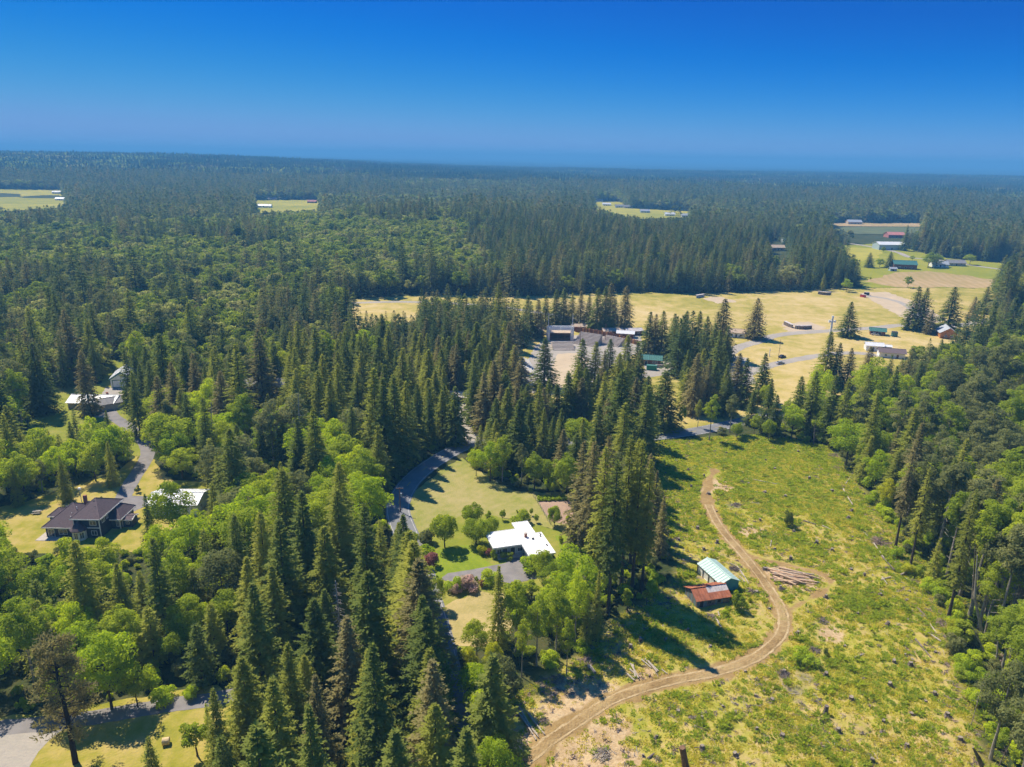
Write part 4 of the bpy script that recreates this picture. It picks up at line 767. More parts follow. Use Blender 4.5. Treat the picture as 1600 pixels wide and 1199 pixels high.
def screened(X, Y, Hh, Rr, skip_open=True, near=True):
    """true where a tree would stand in an open area or hide something the photograph shows"""
    bad = np.zeros(len(X), bool); P = np.stack([X, Y], -1)
    if skip_open:
        bad |= inside(P, CLUMP)
        for g in OPEN: bad |= inside(P, g)
        for g in FAR_G: bad |= inside(P, g)
        bad |= seg_dist(P, ROAD) < (np.where(Y < 175, 4.6, 6.2) if near else 5)
        if near:
            bad |= seg_dist(P, LOW_ROAD) < 4.5; bad |= seg_dist(P, LEFT_DRIVE) < 4.5
    Z = hill(X, Y)
    for fr, w in ((1.0, 0.0), (0.86, 0.30), (0.86, -0.30), (0.62, 0.75), (0.62, -0.75), (0.35, .95), (0.35, -.95), (0.15, 0), (0.5, 0)):
        q = pj(np.stack([X + w * Rr, Y, Z + Hh * fr], -1))
        for pl in PROTECT: bad |= inside(q, pl)
    return bad
# near woods: one by one with a minimum spacing
cell = {}
def free(x, y, r):
    cx_, cy_ = int(x // 8), int(y // 8)
    for i in (-1, 0, 1):
        for j in (-1, 0, 1):
            for (a, b_, c) in cell.get((cx_ + i, cy_ + j), ()):
                if (a - x) ** 2 + (b_ - y) ** 2 < ((r + c) * 0.62) ** 2: return False
    return True
def put(x, y, r): cell.setdefault((int(x // 8), int(y // 8)), []).append((x, y, r))
for t in TREES: put(t[1], t[2], {'bush': 0.8, 'round': 2.0, 'sapling': 1.5, 'youngfir': 1.5}.get(t[0], 3.2) * min(t[5], 1.2))
grove()
def grow(lo, hi, step, xlim):
    X, Y = fill(lo, hi, step, 0.48, xlim); o = R_.permutation(len(X)); X = X[o]; Y = Y[o]
    ff, fm = share(pj(np.stack([X, Y, hill(X, Y) + 12], -1))); u = R_.random(len(X)); g = R_.normal(0, 1, len(X))
    kind = np.where(u < ff, 0, np.where(u < ff + fm, 1, 2))
    stand = fnoise(X, Y, 22.0)          # neighbouring trees of like age
    px = pj(np.stack([X, Y, 10 + 0 * X], -1))
    Hh = np.where(kind == 0, np.where(px[:, 1] > 760, 23.5, 21.5) + 4.8 * g + 3.5 * stand, np.where(kind == 1, 14.5 + 2.6 * g, 21.5 + 2.6 * g)); Hh = np.clip(Hh, 8, 38)
    px = pj(np.stack([X, Y, 10 + 0 * X], -1))
    Hh = np.where(inside(px, ZONES[0][0]), np.where(kind == 0, Hh * 0.72, Hh * 0.86), Hh)
    Hh = np.where(inside(px, ZONES[2][0]) & (kind == 0), Hh * 1.04, Hh)
    Rr = np.where(kind == 0, Hh * 0.21, np.where(kind == 1, Hh * 0.36, Hh * 0.21))
    bad = screened(X, Y, Hh, Rr); T2 = []
    # a second chance for smaller trees where a full-grown one would hide something
    Hs = Hh * 0.5; bad2 = screened(X, Y, Hs, Rr * 0.5)
    for i in range(len(X)):
        if bad[i]:
            if bad2[i] or R_.random() < 0.4: continue
            h, r = Hs[i], Rr[i] * 0.55
        else: h, r = Hh[i], Rr[i]
        if not free(X[i], Y[i], r * 0.95): continue
        put(X[i], Y[i], r * 0.95); v = R_.random()
        if kind[i] == 0:
            k = 'fir' if R_.random() < 0.8 else 'cedar'; mt = 'fir_dark' if v < 0.46 else ('fir_olive' if v < 0.90 else 'fir_brown')
            if h < 15: k = 'youngfir'
        elif kind[i] == 1:
            k = 'maple' if h > 8.5 else 'sapling'; mt = 'leaf_bright' if v < 0.42 else ('leaf_mid' if v < 0.86 else 'leaf_grey')
        else: k = 'alder'; mt = 'leaf_grey' if v < 0.62 else 'leaf_mid'
        TREES.append([k, X[i], Y[i], float(hill(X[i], Y[i])), h, R_.uniform(0.92, 1.42), mt, False])
grow(60, 250, 4.4, 260); grow(250, 640, 5.4, 560)

# which of them are built one by one: those that show largest
IND = {'fir': [], 'broad': [], 'bush': []}; REST = []
for t in TREES:
    d = math.hypot(t[1], t[2]); tip = pj((t[1], t[2], t[3] + t[4])); bs = pj((t[1], t[2], t[3])); mid = pj((t[1], t[2], t[3] + t[4] * .6))
    vis = -40 < mid[0] < 1640 and tip[1] < 1215 and t[2] > 30
    fam = 'fir' if t[0] in ('fir', 'tallfir', 'cedar', 'youngfir', 'pine') else ('bush' if t[0] == 'bush' else 'broad')
    t += [fam, tip, bs, mid, (bs[1] - tip[1]) + (1000 if t[7] else 0), d]
    (IND[fam] if vis else REST).append(t)
for fam in IND:
    IND[fam].sort(key=lambda t: -t[12]); REST += IND[fam][290:]; IND[fam] = IND[fam][:290]

# landmarks that tell the trees apart in words
MARKS = [('the white house', 805, 850), ('the rusty shed', 1107, 938), ('the teal shed', 1120, 905), ('the dark house', 132, 825), ('the long outbuilding', 275, 785),
 ('the long white-roofed house', 115, 632), ('the white garage', 180, 606), ('the arena sand', 868, 575), ('the concession hut', 1022, 572), ('the climbing pole', 1297, 548), ('the bare garden bed', 872, 795),
 ('the orange log pile', 1235, 905), ('the road bend', 640, 755), ('the lower road', 250, 1105), ('the bleached log pile', 828, 1130), ('the straw patch', 725, 970), ('the clearing top', 1150, 690),
 ('the hay meadow', 760, 790), ('the crossarm pole', 738, 1115), ('the bent trunk', 1536, 1000), ('the leaning poles', 1560, 1120), ('the park shelter', 1373, 522), ('the green-roofed farmhouse', 1420, 420), ('the dugouts', 1250, 510), ('the grey-roofed house', 410, 612), ('the camper', 567, 606), ('the burnt patch', 1250, 1065), ('the track junction', 1150, 855), ('the gravel corner', 30, 1160), ('the dead grey fir', 530, 1000), ('the yard picnic table', 58, 800), ('the front lawn', 720, 880), ('the right-hand wood edge', 1440, 760), ('the round green bush', 1256, 1030), ('the apron of the drive', 215, 780), ('the upper burnt patch', 1155, 790), ('the crossed white logs', 1382, 908)]
MXY = np.array([at(m[1], m[2])[:2] for m in MARKS])
ORD = ['', 'second ', 'third ', 'fourth ', 'fifth ', 'sixth ', 'seventh ', 'eighth ', 'ninth ', 'tenth ', 'eleventh ', 'twelfth ', 'thirteenth ', 'fourteenth ', 'fifteenth ', 'sixteenth ', 'seventeenth ', 'eighteenth ', 'nineteenth ', 'twentieth ', 'twenty-first ', 'twenty-second ', 'twenty-third ', 'twenty-fourth ', 'twenty-fifth ', 'twenty-sixth ', 'twenty-seventh ', 'twenty-eighth ', 'twenty-ninth ', 'thirtieth ']
NW = lambda k: (ORD[k] if k else 'first ')
def place_words(items, look, noun):
    """a label for each item: its look, which side of which landmark, and its rank from the left there"""
    cells = {}
    for it in items:
        x, y = it['xy']; dd = np.hypot(*(MXY - np.array([x, y])).T); i = int(dd.argmin()); vx, vy = np.array([x, y]) - MXY[i]
        lx = pj((MXY[i][0], MXY[i][1], 0))[0]; sx = it['px'] - lx
        side = ('beyond' if vy > 0 else 'in front of') if abs(vy) > abs(vx) * 0.9 else ('right of' if sx > 0 else 'left of')
        far = '' 
        cells.setdefault((look(it), i, side), []).append(it)
    for (lk, i, side), L in cells.items():
        L.sort(key=lambda q: q['y']); rows = [L]
        if len(L) > 8:
            k = 2 if len(L) <= 16 else 3; e = [round(len(L) * j / k) for j in range(k + 1)]; rows = [L[e[j]:e[j + 1]] for j in range(k)][::-1]
        for j, row in enumerate(rows):
            row.sort(key=lambda q: q['px']); rw = '' if len(rows) == 1 else ['near row ', 'back row ' if len(rows) == 2 else 'middle row ', 'back row '][j]
            for n, it in enumerate(row):
                rank = '' if len(row) == 1 else ', %sfrom left' % (ORD[n] if n else 'first ') if n < len(row) - 1 or len(row) < 3 else ', last at right'
                if len(row) == 1: rank = ''
                it['label'] = ('%s %s%s %s%s %s%s' % (lk, noun(it), ',' if rw else '', rw, side, '', '')) if False else ('%s %s%s %s%s %s%s' % (lk, noun(it), ',' if rw else '', rw, side, MARKS[i][0], rank)).replace('  ', ' ')
MATW = {'fir_dark': 'dark green', 'fir_olive': 'olive green', 'fir_brown': 'brownish', 'leaf_bright': 'bright green', 'leaf_mid': 'mid green', 'leaf_grey': 'grey-green', 'leaf_yellow': 'yellow-green', 'rhodo': 'pink flowering', 'redleaf': 'dark red'}
NOUN = {'tallalder': 'bare-stemmed alder', 'fir': 'fir', 'tallfir': 'fir', 'cedar': 'cedar', 'youngfir': 'young fir', 'pine': 'pine', 'maple': 'maple', 'alder': 'alder', 'round': 'round tree', 'bush': 'bush', 'sapling': 'sapling'}
NAME = {'tallalder': 'alder_tree', 'fir': 'fir_tree', 'tallfir': 'fir_tree', 'cedar': 'cedar_tree', 'youngfir': 'fir_tree', 'pine': 'pine_tree', 'maple': 'maple_tree', 'alder': 'alder_tree', 'round': 'round_tree', 'bush': 'bush', 'sapling': 'young_tree'}
def size_word(t):
    k, h = t[0], t[4]
    if t[9] is None or t[0] in ('bush', 'pine'): return ''
    if t[8] == 'fir': return 'very tall ' if h > 36 else ('tall ' if h > 27 else ('' if h > 16 else 'small '))
    return 'tall ' if h > 20 else ('' if h > 10 else 'small ')
its = []
for fam, L in IND.items():
    for t in L: its.append(dict(t=t, xy=(t[1], t[2]), px=float(t[11][0]), y=-t[13]))
place_words(its, lambda q: size_word(q['t']) + MATW[q['t'][6]], lambda q: NOUN[q['t'][0]])
GRP = {'fir': 'conifers standing in the woods', 'broad': 'leafy trees standing in the woods', 'bush': 'bushes in the yards and the clearing'}
PK = np.random.default_rng(8)
for q in its:
    t = q['t']; lib = HI[t[0]]; cm, tm, h0, r0 = lib[PK.integers(len(lib))]; s = t[4] / h0; sw = s * t[5]
    if t[0] == 'pine': q['label'] = 'big spreading pine leaning over the lower paved road'
    if t[0] == 'bush':
        o = link('bush', cm, None, M[t[6]]); o.location = (t[1], t[2], t[3]); tag(o, q['label'], 'bush', GRP['bush']); o.rotation_euler = (0, 0, PK.uniform(0, 6.28)); o.scale = (s * max(.5, t[5] * .42), s * max(.5, t[5] * .42), s)
        continue
    o = thing(NAME[t[0]], q['label'], 'tree', (t[1], t[2], t[3]), PK.uniform(0, 6.28), GRP[t[8]]); o.scale = (sw, sw, s)
    link('crown', cm, o, M[t[6]]); link('trunk', tm, o)

# ------------------------------------------------------------------ the woods behind: one mass, scattered over points
def scatter(name, protos, groups, kind='stuff'):
    """one object: points carrying a variant number, a turn and a size, each point bearing one prototype mesh"""
    P = np.concatenate([np.column_stack(g) for g in groups])            # x y z var rot sx sz
    me = bpy.data.meshes.new(name); me.vertices.add(len(P)); me.vertices.foreach_set('co', P[:, :3].astype(np.float32).ravel())
    a = me.attributes.new('var', 'INT', 'POINT'); a.data.foreach_set('value', P[:, 3].astype(np.int32))
    a = me.attributes.new('rot', 'FLOAT_VECTOR', 'POINT'); a.data.foreach_set('vector', np.column_stack([0 * P[:, 4], 0 * P[:, 4], P[:, 4]]).astype(np.float32).ravel())
    a = me.attributes.new('siz', 'FLOAT_VECTOR', 'POINT'); a.data.foreach_set('vector', np.column_stack([P[:, 5], P[:, 5], P[:, 6]]).astype(np.float32).ravel())
    o = link(name, me); tag(o, kind=kind)
    g = bpy.data.node_groups.new(name + '_nodes', 'GeometryNodeTree')
    g.interface.new_socket('Geometry', in_out='INPUT', socket_type='NodeSocketGeometry'); g.interface.new_socket('Geometry', in_out='OUTPUT', socket_type='NodeSocketGeometry')
    gi = g.nodes.new('NodeGroupInput'); go = g.nodes.new('NodeGroupOutput'); mp = g.nodes.new('GeometryNodeMeshToPoints'); g.links.new(gi.outputs[0], mp.inputs[0])
    def na(n_, ty):
        q = g.nodes.new('GeometryNodeInputNamedAttribute'); q.data_type = ty; q.inputs[0].default_value = n_; return [s_ for s_ in q.outputs if s_.enabled][0]
    va, ra, sa = na('var', 'INT'), na('rot', 'FLOAT_VECTOR'), na('siz', 'FLOAT_VECTOR')
    er = g.nodes.new('FunctionNodeEulerToRotation'); g.links.new(ra, er.inputs[0])
    jn = g.nodes.new('GeometryNodeJoinGeometry')
    for i, pm in enumerate(protos):
        po = bpy.data.objects.new(name + '_source', pm)                 # not linked to the scene: only its mesh is used
        ob = g.nodes.new('GeometryNodeObjectInfo'); ob.inputs['Object'].default_value = po
        cp = g.nodes.new('FunctionNodeCompare'); cp.data_type = 'INT'; cp.operation = 'EQUAL'
        ia, ib = [s_ for s_ in cp.inputs if s_.enabled][:2]; g.links.new(va, ia); ib.default_value = i
        ip = g.nodes.new('GeometryNodeInstanceOnPoints')
        g.links.new(mp.outputs[0], ip.inputs['Points']); g.links.new(cp.outputs[0], ip.inputs['Selection']); g.links.new(ob.outputs['Geometry'], ip.inputs['Instance'])
        g.links.new(er.outputs[0], ip.inputs['Rotation']); g.links.new(sa, ip.inputs['Scale']); g.links.new(ip.outputs[0], jn.inputs[0])
    g.links.new(jn.outputs[0], go.inputs[0])
    md = o.modifiers.new('scatter', 'NODES'); md.node_group = g
    return o
protos = []; PIX = {}
def reg(key, meshes):
    PIX[key] = (len(protos), len(meshes)); protos.extend(meshes)
for k in MID: 
    if MID[k]: reg('m_' + k, MID[k])
for k in LOW: reg('l_' + k, LOW[k])
# near ones past the first few hundred: full meshes, crown and trunk joined
def full(key, mt):
    out = []
    for cm, tm, h, r in HI[key][:4]:
        me_ = cm.copy(); me_.materials.clear(); me_.materials.append(M[mt]); me_.materials.append(tm.materials[0]); bm = bmesh.new(); bm.from_mesh(me_); n0 = len(bm.faces); bm.from_mesh(tm); bm.faces.ensure_lookup_table()
        for f_ in bm.faces[n0:]: f_.material_index = 1
        bm.to_mesh(me_); bm.free(); me_.name = 'wood_tree'; out.append(me_)
    return out
for key, mts in (('fir', ('fir_dark', 'fir_olive', 'fir_brown')), ('cedar', ('fir_dark', 'fir_brown')), ('maple', ('leaf_bright', 'leaf_mid')), ('alder', ('leaf_grey', 'leaf_mid')), ('youngfir', ('fir_olive',)), ('sapling', ('leaf_bright', 'leaf_mid'))):
    for mt in mts: reg(key + '/' + mt, full(key, mt))
HREF = {'m_fir': 28, 'm_maple': 15.5, 'm_alder': 22, 'l_fir': 27, 'l_maple': 15}
groups = []
def add_pts(key, X, Y, Z, Hh, href, wf=None):
    if len(X) == 0: return
    b0, n = PIX[key]; s = np.asarray(Hh) / href; w = s * (wf if wf is not None else R_.uniform(0.95, 1.5, len(X)))
    groups.append((X, Y, Z, b0 + R_.integers(0, n, len(X)), R_.uniform(0, 6.28, len(X)), w, s))
byk = {}
for t in REST:
    k = {'tallalder': 'alder', 'tallfir': 'fir', 'round': 'maple', 'pine': 'fir', 'bush': 'sapling'}.get(t[0], t[0]); mt = t[6]
    if t[13] > 330 and k in ('fir', 'cedar', 'maple', 'alder', 'youngfir', 'sapling'):
        key = 'm_' + {'cedar': 'fir', 'youngfir': 'fir', 'sapling': 'maple'}.get(k, k)
    else:
        key = k + '/' + mt
        if key not in PIX: key = [q for q in PIX if q.startswith(k + '/')][0]
    byk.setdefault(key, []).append(t)
for key, L in byk.items():
    A = np.array([t[1:5] for t in L]); href = HREF.get(key) or np.mean([q[2] for q in HI[key.split('/')[0]][:4]])
    add_pts(key, A[:, 0], A[:, 1], A[:, 2], A[:, 3], href)
def far_fill(lo, hi, step, xlim, pre):
    X, Y = fill(lo, hi, step, 0.48, xlim); ff, fm = share(pj(np.stack([X, Y, hill(X, Y) + 12], -1)))
    stand = fnoise2(X, Y, 60.0) + fnoise(X, Y, 150.0); ff = np.clip(ff + 0.34 * stand, 0.03, 0.97); u = R_.random(len(X)); g = R_.normal(0, 1, len(X)); isf = u < ff
    Hh = np.clip(np.where(isf, 22 + 4.6 * g + 2.5 * fnoise(X, Y, 35.0), 15.5 + 2.5 * g), 8, 36); Rr = np.where(isf, Hh * .15, Hh * .34)
    ok = ~screened(X, Y, Hh, Rr, True, False); X, Y, Hh, isf = X[ok], Y[ok], Hh[ok], isf[ok]; Z = hill(X, Y)
    add_pts(pre + 'fir', X[isf], Y[isf], Z[isf], Hh[isf], HREF[pre + 'fir']); o = ~isf
    add_pts(pre + 'maple', X[o], Y[o], Z[o], Hh[o], HREF[pre + 'maple'])
far_fill(640, 1000, 6.0, 900, 'm_'); far_fill(1000, 2300, 7.2, 2050, 'l_')
reg('patch', PATCH); reg('bigpatch', BIGP)
def patches(lo, hi, step, xlim, key):
    X, Y = fill(lo, hi, step, 0.12, xlim); P = np.stack([X, Y], -1); bad = np.zeros(len(X), bool)
    for g in FAR_G: bad |= poly_dist(P, g) < step * 0.6
    X, Y = X[~bad], Y[~bad]; s = R_.uniform(0.95, 1.12, len(X)); Z = hill(X, Y)
    b0, n = PIX[key]; st_ = np.clip(((0.5 + 0.42 * fnoise(X, Y, step * 2.2) + 0.25 * R_.normal(0, 1, len(X))) * n).astype(int), 0, n - 1); groups.append((X, Y, Z - 1.0, b0 + st_, R_.integers(0, 4, len(X)) * 1.5708, s * 1.05, R_.uniform(0.8, 1.12, len(X)) ))
patches(2250, 6200, 100, 5400, 'patch'); patches(6100, 23000, 400, 20000, 'bigpatch')
scatter('forest', protos, groups)

# ------------------------------------------------------------------ undergrowth: under the trees, and the ferns and grass of the clearing
def tuft(rng, n, r, h, lf, m):
    a = rng.uniform(0, 6.28, n); q = r * np.sqrt(rng.random(n)); base = np.stack([q * np.cos(a), q * np.sin(a), rng.uniform(0, h * 0.35, n)], -1)
    d = unit(np.stack([np.cos(a) * 0.8, np.sin(a) * 0.8, rng.uniform(0.15, 0.8, n)], -1) + rng.normal(0, .25, (n, 3))); l = h * rng.uniform(.6, 1.2, n)[:, None]; w = unit(np.cross(d, rng.normal(0, 1, (n, 3)))) * lf
    return quad_mesh('tuft', np.stack([base - w * .5, base + d * l * .5 + w, base + d * l, base + d * l * .5 - w], 1), m, np.clip(rng.normal(.5, .2, n), 0, 1))
UT = np.random.default_rng(17)
up = [tuft(UT, 34, .50, .34, .06, M['grass_tuft']) for _ in range(3)] + [tuft(UT, 44, .36, .42, .07, M['fern']) for _ in range(3)] + [tuft(UT, 60, .40, .7, .09, M['leaf_mid']) for _ in range(2)]
X = UT.uniform(-45, 150, 210000); Y = UT.uniform(66, 262, 210000); P = np.stack([X, Y], -1)
dens = np.clip(0.30 + 0.26 * fnoise(X, Y, 4.5) + 0.18 * fnoise2(X, Y, 18.0) + 0.5 * sstep(150, 230, Y), 0.14, 1)
dt_ = np.minimum(seg_dist(P, TRACK) + .35, seg_dist(P, TRACK2) + 1.3); chv = np.zeros(len(X))
for c, r in CHIPS + BURN: chv = np.maximum(chv, sstep(1.0, .2, np.hypot(X - c[0], Y - c[1]) / r))
pdc = poly_dist(P, CLG); ok = ((pdc < 0) | ((pdc < 12) & (X > 55) & (Y < 200))) & (dt_ > 2.3) & (UT.random(len(X)) < dens * (1 - .82 * chv) * sstep(1.8, 6, dt_ + 1.5))
for bx_, by_, r_ in ((1120, 895, 7.0), (1108, 932, 6.0)):
    c_ = at(bx_, by_ + 8); ok &= np.hypot(X - c_[0], Y - c_[1]) > r_ * .72
X, Y, P = X[ok], Y[ok], P[ok]; Z = relief(X, Y) + hill(X, Y)
sel = UT.random(len(X)); fe = 0.13 + 0.10 * fnoise2(X, Y, 5.0); v = np.where(sel < fe * .55, UT.integers(6, 8, len(X)), np.where(sel < fe + .18, UT.integers(3, 6, len(X)), UT.integers(0, 3, len(X))))
s = UT.uniform(.55, 1.45, len(X)) * np.where(v >= 6, UT.uniform(.5, 1.25, len(X)), 1)
scatter('undergrowth', up, [(X, Y, Z - .03, v, UT.uniform(0, 6.28, len(X)), s, s * UT.uniform(.7, 1.2, len(X)))])
def sticks(rng, n, r, m):
    mb = MB()
    for k in range(n):
        a = rng.uniform(0, 6.28); L = rng.uniform(.25, 1.0) * r; c = rng.normal(0, r * .3, 2); w = rng.uniform(.03, .08)
        mb.tube([(c[0] - L * math.cos(a), c[1] - L * math.sin(a), .05), (c[0] + L * math.cos(a), c[1] + L * math.sin(a), rng.uniform(.05, .2))], [w, w * .6], 3, False)
    return mb.mesh('sticks', m)
db = [sticks(UT, 2, .8, M['deadwood']), sticks(UT, 5, .6, M['stumpwood']), sticks(UT, 4, .5, M['deadwood']), sticks(UT, 7, .8, M['slash'])]
Xd = UT.uniform(-45, 150, 30000); Yd = UT.uniform(66, 262, 30000); Pd = np.stack([Xd, Yd], -1)
okd = inside(Pd, CLG) & (np.minimum(seg_dist(Pd, TRACK), seg_dist(Pd, TRACK2) + 1) > 2.4) & (UT.random(30000) < np.clip(.22 + .3 * fnoise(Xd, Yd, 9.0) + .6 * np.exp(-(poly_dist(Pd, CLG) / 7.0) ** 2), .03, 1))
Xd, Yd = Xd[okd], Yd[okd]; vd = UT.integers(0, 4, len(Xd)); sd_ = UT.uniform(.5, 1.4, len(Xd))
scatter('slash_debris', db, [(Xd, Yd, relief(Xd, Yd) + .03, vd, UT.uniform(0, 6.28, len(Xd)), sd_, sd_)])
ub = [HI['bush'][i][0] for i in range(3)]; ub2 = []
for i, mt in enumerate(('leaf_bright', 'leaf_mid', 'leaf_grey')):
    q = ub[i].copy(); q.materials.clear(); q.materials.append(M[mt]); ub2.append(q)
X, Y = fill(60, 420, 3.4, .5, 330); P = np.stack([X, Y], -1); ok = UT.random(len(X)) < .75
for g in OPEN: ok &= ~inside(P, g)
ok &= (seg_dist(P, ROAD) > 4.3) & (seg_dist(P, LOW_ROAD) > 3.8) & (seg_dist(P, LEFT_DRIVE) > 3.5)
X, Y = X[ok], Y[ok]; s = UT.uniform(.5, 1.35, len(X)); s = np.where(pj(np.stack([X, Y, 0 * X], -1))[:, 0] > 1340, s * 1.3, s)
q_ = np.stack([X, Y, 2.2 * s], -1); bad = np.zeros(len(X), bool)
for pl in PROTECT: bad |= inside(pj(q_), pl)
X, Y, s = X[~bad], Y[~bad], s[~bad]
scatter('shrubbery', ub2, [(X, Y, hill(X, Y) - .1, UT.integers(0, 3, len(X)), UT.uniform(0, 6.28, len(X)), s, s * UT.uniform(.8, 1.4, len(X)))])
#@OBJECTS
# ------------------------------------------------------------------ buildings
def frame(parent, name, p, u, n, w, h, t=0.09, fm=None, pm=None, bars=1, pane='pane', rise=(0, 0, 1)):
    """a window or door in a wall: frame bars proud of the wall, pane set behind them as its sub-part; p = bottom centre on the wall"""
    p, u, n, r = Vector(p), Vector(u).normalized(), Vector(n).normalized(), Vector(rise)
    mb = MB()
    def bar(a0, a1, z0, z1, d0=0.02, d1=0.09):
        c = [p + u * a + r * z + n * d for d in (d0, d1) for a, z in ((a0, z0), (a1, z0), (a1, z1), (a0, z1))]
        mb.add([tuple(q) for q in c], [(0, 1, 2, 3), (7, 6, 5, 4), (0, 4, 5, 1), (1, 5, 6, 2), (2, 6, 7, 3), (3, 7, 4, 0)])
    bar(-w / 2, -w / 2 + t, 0, h); bar(w / 2 - t, w / 2, 0, h); bar(-w / 2 + t, w / 2 - t, 0, t); bar(-w / 2 + t, w / 2 - t, h - t, h)
    for k in range(bars): x = -w / 2 + w * (k + 1) / (bars + 1); bar(x - t * .35, x + t * .35, t, h - t)
    f = mb.build(name, fm or M['white_paint'], parent)
    mb = MB(); c = [p + u * a + r * z + n * d for d in (-0.03, 0.035) for a, z in ((-w / 2 + t * .6, t * .6), (w / 2 - t * .6, t * .6), (w / 2 - t * .6, h - t * .6), (-w / 2 + t * .6, h - t * .6))]
    mb.add([tuple(q) for q in c], [(0, 1, 2, 3), (7, 6, 5, 4), (0, 4, 5, 1), (1, 5, 6, 2), (2, 6, 7, 3), (3, 7, 4, 0)])
    mb.build(pane, pm or M['glass'], f); return f
SIDES = {'front': ((1, 0, 0), (0, -1, 0)), 'back': ((-1, 0, 0), (0, 1, 0)), 'left': ((0, -1, 0), (-1, 0, 0)), 'right': ((0, 1, 0), (1, 0, 0))}
def on_wall(side, L, W, pos, z):
    return {'front': (pos, -W / 2, z), 'back': (-pos, W / 2, z), 'left': (-L / 2, -pos, z), 'right': (L / 2, pos, z)}[side]
def roof_sheets(parent, L, W, eave, ridge, over, m, n, alt=None, th=0.05, name='roof_sheet', rows=1):
    sl = (ridge - eave) / (W / 2); made = None
    for sgn in (-1, 1):
        for k in range(n):
            for j in range(rows):
                x0 = -L / 2 - over + (L + 2 * over) * k / n + 0.02; x1 = -L / 2 - over + (L + 2 * over) * (k + 1) / n - 0.02
                t0, t1 = j / rows, (j + 1) / rows
                def P(x, t):
                    y = (W / 2 + over) * (1 - t); z = ridge - sl * y + 0.10 + 0.02 * (rows - j)
                    return (x, sgn * y, z)
                q = [P(x0, t0), P(x1, t0), P(x1, t1 + (0.02 if j < rows - 1 else 0)), P(x0, t1 + (0.02 if j < rows - 1 else 0))]
                mb = MB().slab(q if sgn < 0 else q[::-1], th)
                for xe in (x0 + 0.04, x1 - 0.04):                  # raised seams
                    a, b_ = P(xe, t0), P(xe, t1); mb.tube([(a[0], a[1], a[2] + .02), (b_[0], b_[1], b_[2] + .02)], 0.035, 4)
                mm = m if not alt else alt(sgn, k, j); mb.build(name, mm, parent)
def gable(name, label, cat, x, y, rot, L, W, eave, ridge, wm, rm, over=0.45, wins=(), doors=(), chimney=None, sheets=0, group=None, trim=None, z=0.0, porch=None, alt=None, rows=1):
    t = thing(name, label, cat, (x, y, z), rot, group)
    pr = [(-W / 2, -0.3), (W / 2, -0.3), (W / 2, eave), (0, ridge), (-W / 2, eave)]
    v = [(-L / 2, a, b_) for a, b_ in pr] + [(L / 2, a, b_) for a, b_ in pr]
    MB().add(v, [(0, 1, 2, 3, 4), (9, 8, 7, 6, 5)] + [(i, (i + 1) % 5 + 0, (i + 1) % 5 + 5, i + 5) for i in (0, 1, 4)]).build('wall', wm, t)
    sl = (ridge - eave) / (W / 2)
    if sheets: roof_sheets(t, L, W, eave, ridge, over, rm, sheets, alt, rows=rows)
    else:
        mb = MB()
        for sg in (-1, 1):
            q = [(-L / 2 - over, sg * (W / 2 + over), eave - sl * over + .14), (L / 2 + over, sg * (W / 2 + over), eave - sl * over + .14), (L / 2 + over, 0, ridge + .14), (-L / 2 - over, 0, ridge + .14)]
            mb.slab(q if sg < 0 else q[::-1], 0.12)
        mb.build('roof', rm, t)
    MB().box(-L / 2 - over - .02, L / 2 + over + .02, -0.16, 0.16, ridge + .10, ridge + .21).build('ridge_cap', rm, t)
    if trim:
        mb = MB()
        for sg in (-1, 1): mb.box(-L / 2 - over - .01, L / 2 + over + .01, sg * (W / 2 + over) - .05, sg * (W / 2 + over) + .05, eave - sl * over - .16, eave - sl * over + .09)
        for sx in (-1, 1):
            for sg in (-1, 1):
                xx = sx * (L / 2 + over); mb.slab([(xx - .06, sg * (W / 2 + over), eave - sl * over + .17), (xx + .06, sg * (W / 2 + over), eave - sl * over + .17), (xx + .06, 0, ridge + .17), (xx - .06, 0, ridge + .17)], .26 if trim is not M['green_roof'] else .6)
        mb.build('fascia', trim, t)
    for side, pos, zz, w, h in wins:
        u, n = SIDES[side]; frame(t, 'window', on_wall(side, L, W, pos, zz), u, n, w, h)
    for side, pos, w, h, dm in doors:
        u, n = SIDES[side]; frame(t, 'door', on_wall(side, L, W, pos, 0.05), u, n, w, h, 0.10 if trim is not M['green_roof'] else 0.3, M['green_roof'] if trim is M['green_roof'] else (M['white_paint'] if dm is not M['white_paint'] else M['grey_metal']), dm, 0, 'door_panel')
    if chimney: 
        cx_, cy_, h = chimney; zc = ridge - sl * abs(cy_); MB().box(cx_ - .35, cx_ + .35, cy_ - .3, cy_ + .3, zc - .3, zc + h).box(cx_ - .42, cx_ + .42, cy_ - .37, cy_ + .37, zc + h, zc + h + .1).build('chimney', M['brick'], t)
    if porch:
        side, d, m_ = porch; mb = MB()
        mb.slab([(-L / 2, -W / 2 - d, eave - .55), (L / 2, -W / 2 - d, eave - .55), (L / 2, -W / 2 - .02, eave - .12), (-L / 2, -W / 2 - .02, eave - .12)], .1).build('porch_roof', m_, t)
        for k in range(4): xx = -L / 2 + .15 + (L - .3) * k / 3; MB().box(xx - .08, xx + .08, -W / 2 - d + .1, -W / 2 - d + .26, -.1, eave - .68).build('porch_post', M['white_paint'], t)
    return t

